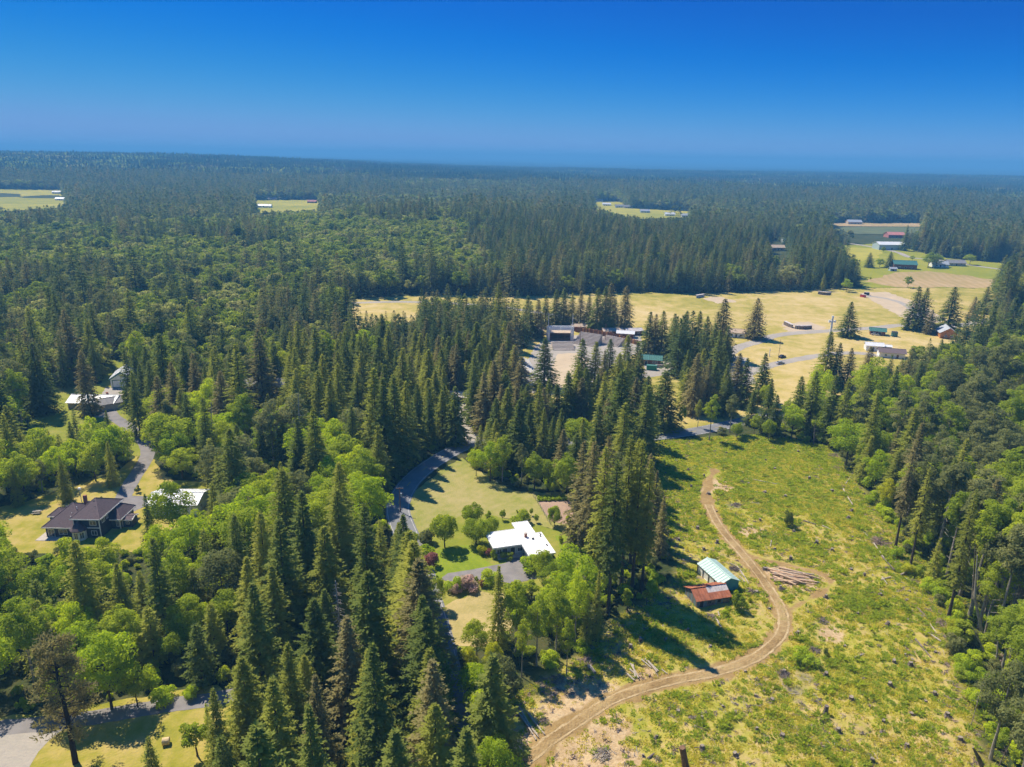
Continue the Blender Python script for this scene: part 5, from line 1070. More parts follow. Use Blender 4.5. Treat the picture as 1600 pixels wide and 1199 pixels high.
# --- white flat-roofed house
B0 = at(770.6, 857, 3.2); RH = rad(17.3)
wh = thing('white_house', 'white flat-roofed house with brick chimney beside the bright front lawn', 'house', (B0[0], B0[1], 0), RH)
roofp = [(0, 0), (7.35, 0), (7.35, -6), (14.1, -6), (14.1, 4.6), (12.5, 4.6), (12.5, 11.3), (8.2, 11.3), (8.2, 8.0), (0, 8.0)]
MB().prism(roofp, 2.86, 3.16).build('roof', M['white_roof'], wh)
wallp = [(0.9, 0.9), (8.2, 0.9), (8.2, -5.2), (13.4, -5.2), (13.4, 4.0), (11.8, 4.0), (11.8, 10.6), (8.9, 10.6), (8.9, 7.3), (0.9, 7.3)]
MB().prism(wallp, -0.3, 2.86).build('wall', M['blue_wall'], wh)
for k, (a, b_) in enumerate(zip(roofp, roofp[1:] + roofp[:1])):       # raised edge of the roof, one board per side
    a, b_ = Vector((*a, 0)), Vector((*b_, 0)); d = (b_ - a).normalized(); n = Vector((d.y, -d.x, 0)); q = [a + n * .03, b_ + n * .03, b_ - n * .12, a - n * .12]
    MB().prism([(p.x, p.y) for p in q], 2.84, 3.24 + 0.003 * (k % 2)).build('fascia', M['white_paint'], wh)
for x_ in (1.8, 3.3): frame(wh, 'window', (x_, 0.9, .7), (1, 0, 0), (0, -1, 0), 1.2, 1.5)
frame(wh, 'door', (5.3, 0.9, 0.05), (1, 0, 0), (0, -1, 0), 1.25, 2.15, .08, M['white_paint'], M['dark'], 0, 'door_panel')
frame(wh, 'window', (7.2, 0.9, .8), (1, 0, 0), (0, -1, 0), 1.3, 1.2)
frame(wh, 'garage_door', (8.2, -2.6, 0.05), (0, 1, 0), (-1, 0, 0), 4.4, 2.3, .1, M['white_paint'], M['white_paint'], 3, 'door_panel')
for y_ in (2.6, 5.2): frame(wh, 'window', (0.9, y_, .9), (0, -1, 0), (-1, 0, 0), 1.4, 1.2)
for y_ in (-3, 0.5): frame(wh, 'window', (13.4, y_, .9), (0, 1, 0), (1, 0, 0), 1.4, 1.2)
ch_ = MB().box(9.15, 9.75, 3.0, 3.6, 3.16, 4.2).build('chimney', M['brick'], wh); MB().box(9.08, 9.82, 2.93, 3.67, 4.2, 4.3).build('chimney_cap', M['concrete'], ch_)
MB().box(10.6, 11.15, 1.55, 1.95, 3.16, 3.5).build('roof_vent', M['black_metal'], wh)
for p_ in ((2.0, 5.5), (3.4, 2.0), (9.6, 8.6)): MB().tube([(p_[0], p_[1], 3.16), (p_[0], p_[1], 3.5)], .07, 6).build('vent_pipe', M['grey_metal'], wh)
for a_, b_ in ((13.2, 2.6), (13.3, -2.0), (13.5, 3.6)): MB().box(a_ - .15, a_ + .15, b_ - .5, b_ + .5, 3.16, 3.24).build('skylight', M['dark'], wh)
MB().box(1.2, 7.9, -0.5, 0.86, -0.2, 0.12).build('front_step', M['concrete'], wh)

# --- plum-roofed dark house
HX, HY = -111.0, 166.3
dh = thing('dark_house', 'dark navy two-storey house with plum hip roofs and a small turret', 'house', (HX, HY, 0))
def hip(parent, x0, x1, y0, y1, z0, z1, over=.55, m=None, ridge_x=None):
    x0 -= over; x1 += over; y0 -= over; y1 += over; w = (y1 - y0) / 2; ym = (y0 + y1) / 2
    a = min(w, (x1 - x0) / 2 - .05) if ridge_x is None else None
    r0, r1 = (x0 + a, x1 - a) if ridge_x is None else ridge_x
    v = [(x0, y0, z0), (x1, y0, z0), (x1, y1, z0), (x0, y1, z0), (r0, ym, z1), (r1, ym, z1), (x0, y0, z0 - .14), (x1, y0, z0 - .14), (x1, y1, z0 - .14), (x0, y1, z0 - .14)]
    rf = MB().add(v, [(0, 1, 5, 4), (1, 2, 5), (2, 3, 4, 5), (3, 0, 4), (0, 6, 7, 1), (1, 7, 8, 2), (2, 8, 9, 3), (3, 9, 6, 0), (6, 9, 8, 7)]).build('roof', m or M['purple_roof'], parent)
    mb = MB()
    for a_, b_ in ((0, 4), (3, 4), (1, 5), (2, 5), (4, 5)): mb.tube([Vector(v[a_]) + Vector((0, 0, .02)), Vector(v[b_]) + Vector((0, 0, .02))], .09, 4)
    mb.build('ridge_cap', M['purple_cap'], rf)
    MB().box(x0 - .03, x1 + .03, y0 - .06, y0 - .003, z0 - .26, z0 + .02).box(x0 - .03, x1 + .03, y1 + .003, y1 + .06, z0 - .26, z0 + .02).box(x0 - .06, x0 - .003, y0, y1, z0 - .26, z0 + .02).box(x1 + .003, x1 + .06, y0, y1, z0 - .26, z0 + .02).build('fascia', M['white_paint'], rf)
    return rf
MB().box(-7.6, -0.05, .5, 12.2, -.3, 2.9).build('wall', M['navy'], dh)
MB().box(0, 6.5, .35, 11.0, -.3, 5.5).build('wall', M['navy'], dh)
MB().box(6.52, 8.9, 5.3, 12.4, -.3, 2.9).build('wall', M['navy'], dh)
MB().box(-10.2, -7.62, 6.6, 10.6, -.3, 2.7).build('wall', M['navy'], dh)
hip(dh, -7.6, 1.2, .5, 12.2, 2.95, 6.9, .6); hip(dh, 0, 6.5, .35, 11.0, 5.55, 8.7, .6); hip(dh, 3.2, 8.9, 5.3, 12.4, 2.97, 6.1, .6); hip(dh, -10.2, -7.0, 6.6, 10.6, 2.75, 4.3, .4)
tu = MB(); tp = [(1.3 + 1.75 * math.cos(rad(22.5 + 45 * k)), .1 + 1.75 * math.sin(rad(22.5 + 45 * k))) for k in range(8)]
MB().prism(tp, -.3, 2.75).build('turret', M['white_paint'], dh)
for k in range(4, 8):
    a_ = rad(45 * k + 0); n_ = (math.cos(a_), math.sin(a_), 0); u_ = (-math.sin(a_), math.cos(a_), 0); frame(dh, 'window', (1.3 + 1.62 * n_[0], .1 + 1.62 * n_[1], .55), u_, n_, 1.05, 1.7, .08)
tr_ = [(1.3 + 2.25 * math.cos(rad(22.5 + 45 * k)), .1 + 2.25 * math.sin(rad(22.5 + 45 * k)), 2.8) for k in range(8)]
MB().add(tr_ + [(1.3, .1, 5.0)] + [(a, b_, c - .16) for a, b_, c in tr_], [(k, (k + 1) % 8, 8) for k in range(8)] + [(k, 9 + k, 9 + (k + 1) % 8, (k + 1) % 8) for k in range(8)] + [tuple(range(9, 17))[::-1]]).build('turret_roof', M['purple_roof'], dh)
frame(dh, 'window', (4.9, .35, 3.6), (1, 0, 0), (0, -1, 0), 1.7, 1.3); frame(dh, 'window', (4.9, .35, .8), (1, 0, 0), (0, -1, 0), 1.5, 1.3)
frame(dh, 'window', (6.5, 2.2, 3.6), (0, 1, 0), (1, 0, 0), 1.4, 1.2); frame(dh, 'window', (6.5, 4.0, 3.7), (0, 1, 0), (1, 0, 0), .9, 1.0)
frame(dh, 'patio_door', (-6.2, .5, .05), (1, 0, 0), (0, -1, 0), 1.7, 2.2); frame(dh, 'window', (-3.2, .5, .8), (1, 0, 0), (0, -1, 0), 2.2, 1.4)
frame(dh, 'window', (8.3, 5.3, .7), (1, 0, 0), (0, -1, 0), .8, 1.6); frame(dh, 'window', (8.9, 8.5, .8), (0, 1, 0), (1, 0, 0), 1.6, 1.3)
MB().box(.02, 6.53, .27, .345, 2.75, 2.98).build('belt_trim', M['white_paint'], dh); MB().box(6.42, 6.58, .26, .45, -.2, 5.3).box(-.06, .1, .26, .34, 2.98, 5.3).build('corner_trim', M['white_paint'], dh)
MB().box(8.82, 8.98, 5.22, 5.4, -.2, 2.7).build('corner_trim', M['white_paint'], dh)
for x_, y_, z_ in ((-2.2, 3.6, 4.9), (-1.7, 5.2, 5.9), (-2.0, 2.6, 4.4)): MB().tube([(x_, y_, z_ - .5), (x_, y_, z_ + .45)], .1, 6).build('vent_pipe', M['white_paint'], dh)
for x_, y_, z_ in ((-4.6, 5.6, 6.0), (-3.7, 5.7, 6.05), (-2.9, 5.8, 6.1), (3.3, 4.9, 8.15), (4.4, 3.4, 7.25), (2.0, 4.7, 8.0)): MB().box(x_ - .22, x_ + .22, y_ - .2, y_ + .2, z_ - .4, z_ + .22).build('roof_vent', M['black_metal'], dh)
MB().box(-1.6, -.9, 8.2, 8.9, 5.2, 7.9).build('chimney', M['brick'], dh)
tag(MB().box(HX - 9.3, HX - 1.8, HY - 1.6, HY + .4, -.1, .1).box(HX - 9.3, HX - 7.7, HY + .42, HY + 4, -.1, .09).build('patio', M['concrete']), kind='structure')

# --- outbuilding and others at the left
OR = at(318, 760, 3.4)
gable('outbuilding', 'long outbuilding with pale standing-seam metal roof beside the paved drive', 'outbuilding', -92.2, 184.2, rad(2), 13.6, 9.6, 3.2, 4.5, M['white_paint'], M['white_metal'], .35, wins=[('front', -3, 1.0, 1.4, 1.1), ('right', -2, 1, 1.2, 1.1)], doors=[('front', 2.5, 3.0, 2.6, M['white_paint']), ('left', 0, 1.0, 2.1, M['grey_metal'])], sheets=15, trim=M['grey_metal'])
gable('garden_shed', 'small dark shed with flat pale-edged roof beside the long outbuilding', 'shed', -101.5, 174.0, rad(0), 4.0, 3.0, 2.3, 2.7, M['navy'], M['purple_roof'], .3, wins=[('front', 0.9, .9, .9, .8)], doors=[('front', -.8, 1.0, 2.0, M['white_paint'])], trim=M['white_paint'])
C1 = at(118, 640, 0)
gable('long_house', 'long low house with gleaming white metal roof behind a big cedar', 'house', C1[0] + 5.5, C1[1] + 5.0, rad(0), 17.5, 8.4, 2.6, 4.3, M['tan_wall'], M['white_metal'], .6, wins=[('front', -5, .8, 1.6, 1.2), ('front', -1, .8, 2.2, 1.3), ('front', 4, .8, 1.6, 1.2)], doors=[('front', 1.6, 1, 2.1, M['brown_wood'])], chimney=(4, 1.2, 1.2), sheets=17)
C2 = at(163, 640, 0)
gable('side_garage', 'grey-roofed garage wing standing at the right end of the long white-roofed house', 'garage', C2[0] + .8, C2[1] + 2.2, rad(38), 8.0, 6.6, 2.6, 4.0, M['tan_wall'], M['grey_roof'], .5, wins=[('front', -2.4, .9, 1.0, 1.0)], doors=[('right', 0, 4.2, 2.2, M['white_paint'])])
C3 = at(180, 606, 0)
gable('white_garage', 'tall white two-door garage with green gable trim and white roof', 'garage', C3[0] + 1.2, C3[1] + 6.2, rad(106), 12.0, 8.4, 4.2, 6.8, M['white_paint'], M['white_metal'], .5, wins=[('left', 0, 4.6, 1.2, 1.0)], doors=[('left', -1.95, 3.4, 3.4, M['white_paint']), ('left', 1.95, 3.4, 3.4, M['white_paint'])], sheets=12, trim=M['green_roof'])
C4 = at(410, 614, 0)
gable('grey_house', 'low grey-roofed house half hidden among firs left of the camper', 'house', C4[0], C4[1] + 5, rad(3), 16, 8.5, 2.6, 4.6, M['tan_wall'], M['grey_roof'], .6, wins=[('front', -4, .8, 1.6, 1.2), ('front', 4, .8, 1.6, 1.2)], doors=[('front', 0, 1, 2.1, M['white_paint'])], chimney=(-3, 1, 1))
C5 = at(722, 626, 0)
gable('stall_hall', 'low pale grey-roofed stall building glimpsed between firs above the road bend', 'building', C5[0], C5[1], rad(-12), 11, 6, 2.6, 3.6, M['brown_wood'], M['galv'], .5, wins=[('front', 2, 1.0, 1.2, .9)], doors=[('front', -2, 1.8, 2.0, M['dark'])], sheets=12)
C6 = at(722, 606, 0)
gable('brown_hut', 'small brown hut with pale roof behind the stall building', 'hut', C6[0], C6[1] + 2, rad(-8), 7, 4, 2.3, 3.1, M['brown_wood'], M['tan_roof'], .4, doors=[('front', 0, 1.0, 1.9, M['dark'])], wins=[('front', 2.2, .9, 1, .8)])

# --- sheds in the clearing
SA = rad(-70.3)
ts = gable('teal_shed', 'open-sided pale teal metal shed with white doors beside the dirt track', 'shed', 49.35, 151.6, SA, 9.2, 4.9, 2.3, 3.35, M['teal_wall'], M['teal_metal'], .28, sheets=11)
for k in range(4):
    x_ = -4.6 + 9.2 * (k + .5) / 4; frame(ts, 'door', (x_, -2.45, .05), (1, 0, 0), (0, -1, 0), 2.05, 2.1, .06, M['white_paint'], M['white_paint'], 0, 'door_panel')
for k in range(5): x_ = -4.6 + 9.2 * k / 4; MB().box(x_ - .1, x_ + .1, -2.62, -2.47, -.2, 2.22).build('post', M['bark_dark'], ts)
RR_ = np.random.default_rng(4)
def rusty(sg, k, j):
    return M['galv'] if (sg < 0 and k >= 5 and j == 1) else M['rust']
rs = gable('rusty_shed', 'old board shed with patched rusty corrugated roof below the teal shed', 'shed', 44.9, 143.9, rad(15), 8.0, 5.4, 2.0, 3.3, M['oldwood'], M['rust'], .42, sheets=12, rows=2, alt=rusty)
for k in range(16):
    x_ = -4 + 8.0 * (k + .5) / 16; MB().box(x_ - .235, x_ + .235, -2.745 - .02 * (k % 3 == 0), -2.705, -.2, 1.92).build('board', M['oldblue'] if k < 5 or k in (9, 12) else M['oldwood'], rs)
for k in range(11):
    y_ = -2.7 + 5.4 * (k + .5) / 11; MB().box(-4.045, -4.005, y_ - .23, y_ + .23, -.2, 2.0 + 1.2 * (1 - abs(y_) / 2.7)).build('board', M['oldblue'] if k % 3 else M['oldwood'], rs)
for x_ in (-.9, 1.4): frame(rs, 'window', (x_, -2.76, .75), (1, 0, 0), (0, -1, 0), .9, .75, .07, M['oldwood'], M['dark'])
frame(rs, 'door', (-2.9, -2.76, .02), (1, 0, 0), (0, -1, 0), .95, 1.75, .07, M['oldwood'], M['dark'], 0, 'door_panel')

# --- showground: arena, bleachers, booths
AX, AY = at(875, 533)[:2]
gp = thing('arena_gantry', 'tall white lattice gantry with two masts over the arena stage', 'gantry', (AX, AY, 0), rad(2))
def lattice(mb, p0, p1, w, n, r=.07):
    p0, p1 = Vector(p0), Vector(p1); d = (p1 - p0).normalized(); a = d.orthogonal().normalized(); b_ = d.cross(a); c = [(a * sx + b_ * sy) * w / 2 for sx, sy in ((1, 1), (1, -1), (-1, -1), (-1, 1))]
    for q in c: mb.tube([p0 + q, p1 + q], r, 4)
    for k in range(n):
        s0, s1 = p0 + (p1 - p0) * k / n, p0 + (p1 - p0) * (k + 1) / n
        for i in range(4): mb.tube([s0 + c[i], s1 + c[(i + 1) % 4]], r * .7, 3)
for sx in (-1, 1):
    mb = MB(); lattice(mb, (sx * 6.5, 0, -.2), (sx * 6.5, 0, 8.2), .95, 7, .24); mb.build('tower', M['white_paint'], gp)
    MB().tube([(sx * 6.5, 0, 8.2), (sx * 6.5, 0, 15.0)], [.16, .09], 6).build('mast', M['white_paint'], gp)
    MB().box(sx * 6.5 - .9, sx * 6.5 + .9, -.9, .9, -.2, .25).build('footing', M['concrete'], gp)
mb = MB(); lattice(mb, (-6.1, 0, 7.2), (6.1, 0, 7.2), 1.5, 11, .24); mb.build('beam', M['white_paint'], gp)
for k in range(2): MB().box(-5.6 + 5.7 * k, -.1 + 5.7 * k, -1.1, -1.03, 6.3, 8.0).build('sign_board', M['white_paint'], gp)
st = thing('arena_stage', 'dark open stage with tan canopy under the white gantry', 'stage', (AX + .5, AY + 4, 0), rad(2))
MB().box(-6, 6, -2.5, 3, -.2, 1.1).build('platform', M['brown_wood'], st); MB().box(-6, 6, 2.6, 2.95, 1.1, 4.2).build('back_wall', M['brown_wood'], st)
MB().slab([(-6.6, -3.2, 4.3), (6.6, -3.2, 4.3), (6.6, 3.4, 4.9), (-6.6, 3.4, 4.9)], .2).build('canopy', M['tan_roof'], st)
for sx in (-6, -2, 2, 6): MB().box(sx - .14, sx + .14, -2.6, -2.3, -.2, 4.15).build('post', M['brown_wood'], st)
def bleacher(label, px, py, rot, L, rows, m, rise=.42, run=.8):
    P = at(px, py); t = thing('bleacher', label, 'bleacher', (P[0], P[1], 0), rot, 'tiered seating round the arena')
    mb = MB()
    for k in range(rows): mb.box(-L / 2, L / 2, k * run + .0, rows * run, (k * rise if k else -.2), (k + 1) * rise - .09 - .002 * k) if k < rows else None
    mb.build('tier_base', M['tan_wall'], t)
    for k in range(rows): MB().box(-L / 2, L / 2, k * run + .05, k * run + .5, (k + 1) * rise - .085, (k + 1) * rise).build('bench_plank', m, t)
    return t
bleacher('low grey plank bleacher directly in front of the stage', 881, 548, rad(2), 11.5, 7, M['galv'], .34, 1.4)
bleacher('tall grey bleacher bank right of the white gantry', 912, 540, rad(-32), 13, 10, M['galv'], .5, .9)
bleacher('long shaded bleacher bank left of the arena sand', 832, 574, rad(97), 26, 9, M['grey_metal'], .42, 1.1)
bleacher('pale bleacher section between dark firs right of the arena', 950, 540, rad(-40), 12, 8, M['galv'], .45, .9)
sheet('arena_sand', G([(858, 602), (862, 572), (872, 553), (900, 552), (918, 566), (905, 600), (880, 612)]), 0.06, M['sand'], 2, .3)
sheet('arena_lot', G([(815, 605), (820, 570), (838, 540), (860, 528), (900, 524), (1000, 522), (1005, 545), (960, 575), (920, 612), (860, 618)]), 0.035, M['gravel'], 3, .3)
lf = thing('log_fence', 'brown log palisade running behind the arena bleachers', 'fence', (0, 0, 0))
fl_ = smooth_line(G([(900, 519), (925, 522), (950, 527), (985, 536), (1000, 541)]), 12)
for p_, q_ in zip(fl_[:-1:1], fl_[1::1]):
    h_ = RR_.uniform(2.2, 3.1); MB().tube([(p_[0], p_[1], -.2), (p_[0], p_[1], h_)], .42, 7).build('log_post', M['brown_wood'] if RR_.random() < .7 else M['orange_wall'], lf)
for px, py, w_, d_, rot, lab, rm_ in ((870, 524, 7, 4, 0, 'tan-roofed booth left behind the arena stage', 'tan_roof'), (905, 517, 8, 4.5, .1, 'pale tan-roofed booth just right of the white gantry', 'tan_roof'), (838, 523, 8, 4, -.1, 'brown booth with pink-tan roof left of the gantry', 'tan_roof'), (957, 524, 11, 5.5, .12, 'long tan-roofed booth behind the log palisade', 'tan_roof'), (978, 528, 9, 5, -.2, 'white-roofed booth at the palisade bend', 'white_metal'), (990, 524, 9, 5, .25, 'pale grey-roofed booth beside the trunk of the lone cedar', 'galv'), (925, 512, 6, 4, 0, 'small tan umbrella-roofed kiosk behind the brown fence', 'tan_roof')):
    P = at(px, py); gable('booth', lab, 'booth', P[0], P[1] + 2, rot, w_, d_, 2.6, 3.6, M['brown_wood'], M[rm_], .6, wins=[('front', w_ * .22, 1.0, 1.6, 1.0)], doors=[('front', -w_ * .25, 1.0, 2.0, M['dark'])], group='booths behind the arena')
P = at(1020, 572); gable('concession_hut', 'brown concession hut with bright green metal roof among the park firs', 'hut', P[0], P[1] + 4, rad(-12), 9.0, 6.0, 3.0, 4.3, M['brown_wood'], M['green_roof'], .8, wins=[('front', 1.8, 1.1, 2.4, 1.0)], doors=[('front', -2.5, 1.2, 2.1, M['dark'])], sheets=10)
P = at(1018, 578); gc = thing('green_container', 'bright green storage container in front of the concession hut', 'container', (P[0], P[1], 0), rad(-12))
MB().box(-2.4, 2.4, -1.1, 1.1, 0, 2.2).build('body', M['bright_green'], gc); MB().box(-2.46, 2.46, -1.16, 1.16, 2.2, 2.3).build('lid', M['green_roof'], gc)
for k in range(9): MB().box(-2.25 + k * .55, -2.1 + k * .55, -1.15, -1.105, .15, 2.1).build('rib', M['bright_green'], gc)
P = at(1036, 574); rw = thing('ramp_wall', 'curved pale concrete ramp wall right of the green container', 'wall', (P[0], P[1], 0), rad(14))
for k in range(6): MB().box(-4 + k * 1.35, -2.68 + k * 1.35, -.2 + .05 * k, .2 + .05 * k, -.2, 1.5 - .12 * k).build('panel', M['concrete'], rw)
P = at(1152, 528); gable('white_park_building', 'white block building with tan roof beside the lone cedar', 'building', P[0], P[1] + 3, rad(-14), 9.5, 6, 3.0, 4.4, M['white_paint'], M['tan_roof'], .6, wins=[('front', -2.5, 1, 1.4, 1), ('front', 2.5, 1, 1.4, 1)], doors=[('front', 0, 1, 2, M['dark'])])

# --- park at the right
P = at(1373, 524); gable('park_shelter', 'park shelter with dull green roof beside the gravel lane', 'shelter', P[0], P[1] + 2, rad(-22), 8.0, 5.0, 2.6, 3.8, M['brown_wood'], M['green_roof'], .7, doors=[('front', 1, 1.6, 2, M['dark'])], wins=[('front', -2, 1, 1.4, .9)], sheets=9)
P = at(1397, 526); db = thing('green_dumpster', 'dark green dumpster between the park shelter and the tall firs', 'dumpster', (P[0], P[1], 0), rad(-10))
MB().box(-1.5, 1.5, -1, 1, .15, 2.5).build('body', M['green_roof'], db); MB().slab([(-1.55, -1.1, 2.55), (1.55, -1.1, 2.55), (1.55, 1.1, 2.9), (-1.55, 1.1, 2.9)], .08).build('lid', M['black_metal'], db)
for sx in (-1.2, 1.2): MB().box(sx - .15, sx + .15, -.8, .8, 0, .15).build('skid', M['black_metal'], db)
P = at(1368, 549); gable('white_pavilion', 'white pavilion with blue side opening above the clearing wood', 'pavilion', P[0], P[1] + 2.5, rad(-14), 8.5, 6, 3.0, 4.1, M['white_paint'], M['white_metal'], .5, doors=[('right', 0, 3.6, 2.3, M['blue_tarp']), ('front', -1, 1.4, 2.2, M['dark'])])
P = at(1387, 550); gable('white_canopy', 'small white canopy between the white pavilion and the brown-roofed hall', 'canopy', P[0], P[1] + 3, rad(-14), 5, 4, 2.5, 3.0, M['brown_wood'], M['white_metal'], .5, doors=[('front', 0, 2.2, 2, M['blue_tarp'])])
P = at(1396, 560); gable('brown_hall', 'white hall with brown roof at the edge of the right-hand wood', 'hall', P[0], P[1] + 3, rad(-16), 12, 6.5, 2.9, 4.3, M['white_paint'], M['purple_cap'], .6, wins=[('front', -3, .9, 1.2, 1.1), ('front', 0, .9, 1.2, 1.1)], doors=[('front', 2.5, 1.2, 2.1, M['brown_wood'])])
P = at(1484, 529); gable('orange_gable_house', 'orange timber gabled house with grey roof half behind the wood', 'house', P[0], P[1] + 4, rad(72), 11, 8.5, 3.4, 6.2, M['orange_wall'], M['grey_metal'], .7, wins=[('left', -1.5, 1, 1.4, 1.2), ('left', 1.5, 1, 1.4, 1.2)])
P = at(1290, 549.5)
P, hh_ = tip_height(1293, 552, 497); cp_ = thing('climbing_pole', 'very tall white climbing pole with a small platform at its top', 'pole', (P[0], P[1], 0))
MB().tube([(0, 0, -.4), (0, 0, hh_)], [.75, .5], 12).build('shaft', M['white_paint'], cp_); MB().tube([(0, 0, hh_), (0, 0, hh_ + 1.0)], .55, 10).build('cap', M['white_paint'], cp_)
MB().box(-1.6, 1.6, -.3, .3, hh_ - 2.1, hh_ - 1.6).build('crosspiece', M['white_paint'], cp_)
for sx in (-1.4, 1.4): MB().box(sx - .4, sx + .4, -.45, .45, hh_ - 2.4, hh_ - 1.2).build('lamp_box', M['white_paint'], cp_)
def curved_wall(label, pts, m, h=2.0, cat='dugout'):
    t = thing('dugout', label, cat, (0, 0, 0), 0, 'dugouts on the park ball fields'); L = smooth_line(G(pts), 4)
    for p_, q_ in zip(L[:-1], L[1:]):
        d = (q_ - p_) / np.linalg.norm(q_ - p_); n = np.array([-d[1], d[0]]) * .35
        MB().prism([tuple(p_ + n), tuple(p_ - n), tuple(q_ - n - d * .1), tuple(q_ + n - d * .1)], -.2, h).build('panel', m, t)
    a, b_ = L[0], L[-1]; d = (b_ - a) / np.linalg.norm(b_ - a); n = np.array([-d[1], d[0]]); MB().prism([tuple(a - n * .6), tuple(b_ - n * .6), tuple(b_ + n * 1.2), tuple(a + n * 1.2)], h + .02, h + .14).build('roof', M['galv'], t)
curved_wall('low dark dugout, left one by the lane behind the white climbing pole', [(1225, 507), (1230, 510), (1238, 513)], M['oldwood'])
curved_wall('low dark dugout, right one by the lane behind the white climbing pole', [(1242, 514), (1255, 515), (1268, 514)], M['oldwood'])
curved_wall('grey-blue dugout at the far edge of the field under the dark wood', [(1088, 466), (1094, 465), (1100, 464)], M['grey_metal'])
curved_wall('low brown dugout at the far left of the right ball field', [(1278, 460), (1290, 461.5), (1298, 461)], M['oldwood'])
curved_wall('red dugout at the bare infield beyond the lone fir', [(1344, 464), (1349, 465), (1353, 465.5)], M['red_paint'])
curved_wall('black dugout beside the red one at the bare infield', [(1350, 461), (1354, 461.5), (1358, 461.5)], M['dark'])

# --- farm and far houses
def small(name, label, cat, px, py, rot, L, W, e, r, wm, rm, grp='houses scattered beyond the park'):
    P = at(px, py); z = float(hill(P[0], P[1])); return gable(name, label, cat, P[0], P[1] + W / 2, rot, L, W, e, r, M[wm], M[rm], .6, wins=[('front', -L * .25, 1, 2.0, 1.4), ('front', L * .25, 1, 2.0, 1.4)], doors=[('front', 0, 1.6, 2.4, M['dark'])], group=grp, z=z)
small('farm_barn', 'big pale blue-white roofed barn by the farm lane', 'barn', 1393, 391, .03, 30, 16, 6, 8.5, 'blue_wall', 'white_metal')
small('farmhouse', 'farmhouse with green metal roof in the middle of the fields', 'house', 1416, 421, -.2, 20, 11, 4.5, 7.5, 'brown_wood', 'green_roof')
small('farm_shed', 'tiny grey shed standing left of the green-roofed farmhouse', 'shed', 1396, 424, 0, 6, 4, 2.4, 3.4, 'blue_wall', 'grey_metal')
small('blue_roof_house', 'small blue-grey roofed house right of the farmhouse trees', 'house', 1470, 418, -.1, 15, 9, 3, 5.5, 'white_paint', 'grey_metal')
small('grey_roof_house', 'grey roofed house beside the far end of the farm lane', 'house', 1495, 416, -.1, 17, 9, 3, 5.5, 'tan_wall', 'grey_roof')
small('red_roof_barn', 'faded red-roofed barn behind the pale barn', 'barn', 1401, 372, 0, 22, 14, 4, 7, 'pink_roof', 'pink_roof')
small('far_house', 'far grey-roofed house at the left of the bare field edge', 'house', 1283, 351, 0, 22, 12, 4, 7, 'tan_wall', 'grey_metal')
small('far_house', 'far grey-roofed house in front of the dark tree line on the bare field', 'house', 1336, 351, 0, 22, 12, 4, 7, 'tan_wall', 'grey_metal')
small('white_cottage', 'white cottage half hidden left of the round farm trees', 'house', 1233, 380, 0, 16, 9, 3.5, 6, 'white_paint', 'white_metal')
small('tan_cottage', 'tan cottage below the white cottage among dark firs', 'house', 1216, 392, 0, 14, 9, 3.5, 6, 'tan_wall', 'tan_roof')
small('white_trailer_home', 'white trailer home at the right edge among the tall firs', 'trailer', 1588, 450, .1, 12, 5, 3, 3.6, 'white_paint', 'white_metal')
for px, py, lab, wm, rm in ((936, 316, 'pale house at the left of the far green field', 'white_paint', 'grey_metal'), (948, 322, 'white shed on the far green field, below the pale house', 'white_paint', 'white_metal'), (968, 325, 'grey house at the right end of the far green field', 'blue_wall', 'grey_roof'), (982, 326, 'long grey-roofed house just right of the far green field', 'tan_wall', 'grey_roof'), (1008, 333, 'blue-grey house among round trees right of the far green field', 'blue_wall', 'grey_metal'), (1047, 338, 'bright white-roofed barn right of the far green field', 'white_paint', 'white_metal'), (1073, 340, 'small white house at the far right of the far hamlet', 'white_paint', 'grey_metal'), (829, 314, 'blue-grey house at the left of the far hamlet', 'blue_wall', 'grey_metal'), (837, 324, 'white-roofed shed left of the far hamlet', 'white_paint', 'white_metal'), (860, 319, 'pale house in the trees left of the far hamlet', 'white_paint', 'grey_metal'),
    (412, 325, 'long white greenhouse in front of the bright yellow field', 'white_paint', 'white_metal'), (425, 314, 'grey house behind the left end of the bright yellow field', 'tan_wall', 'grey_roof'), (440, 313, 'pale house behind the bright yellow field', 'white_paint', 'grey_metal'), (487, 318, 'dark shed at the right end of the bright yellow field', 'brown_wood', 'pink_roof'), (93, 314, 'white-roofed house at the right of the far left field', 'white_paint', 'white_metal'), (88, 306, 'blue-grey house behind the far left field', 'blue_wall', 'grey_metal'), (1112, 298, 'pale house lost in the far wood right of the hamlet', 'white_paint', 'grey_metal')):
    small('far_house', lab, 'house', px, py, 0, 17 if 'green' not in lab[:16] else 26, 9, 3.6, 6.2, wm, rm, 'far houses in clearings of the wood')

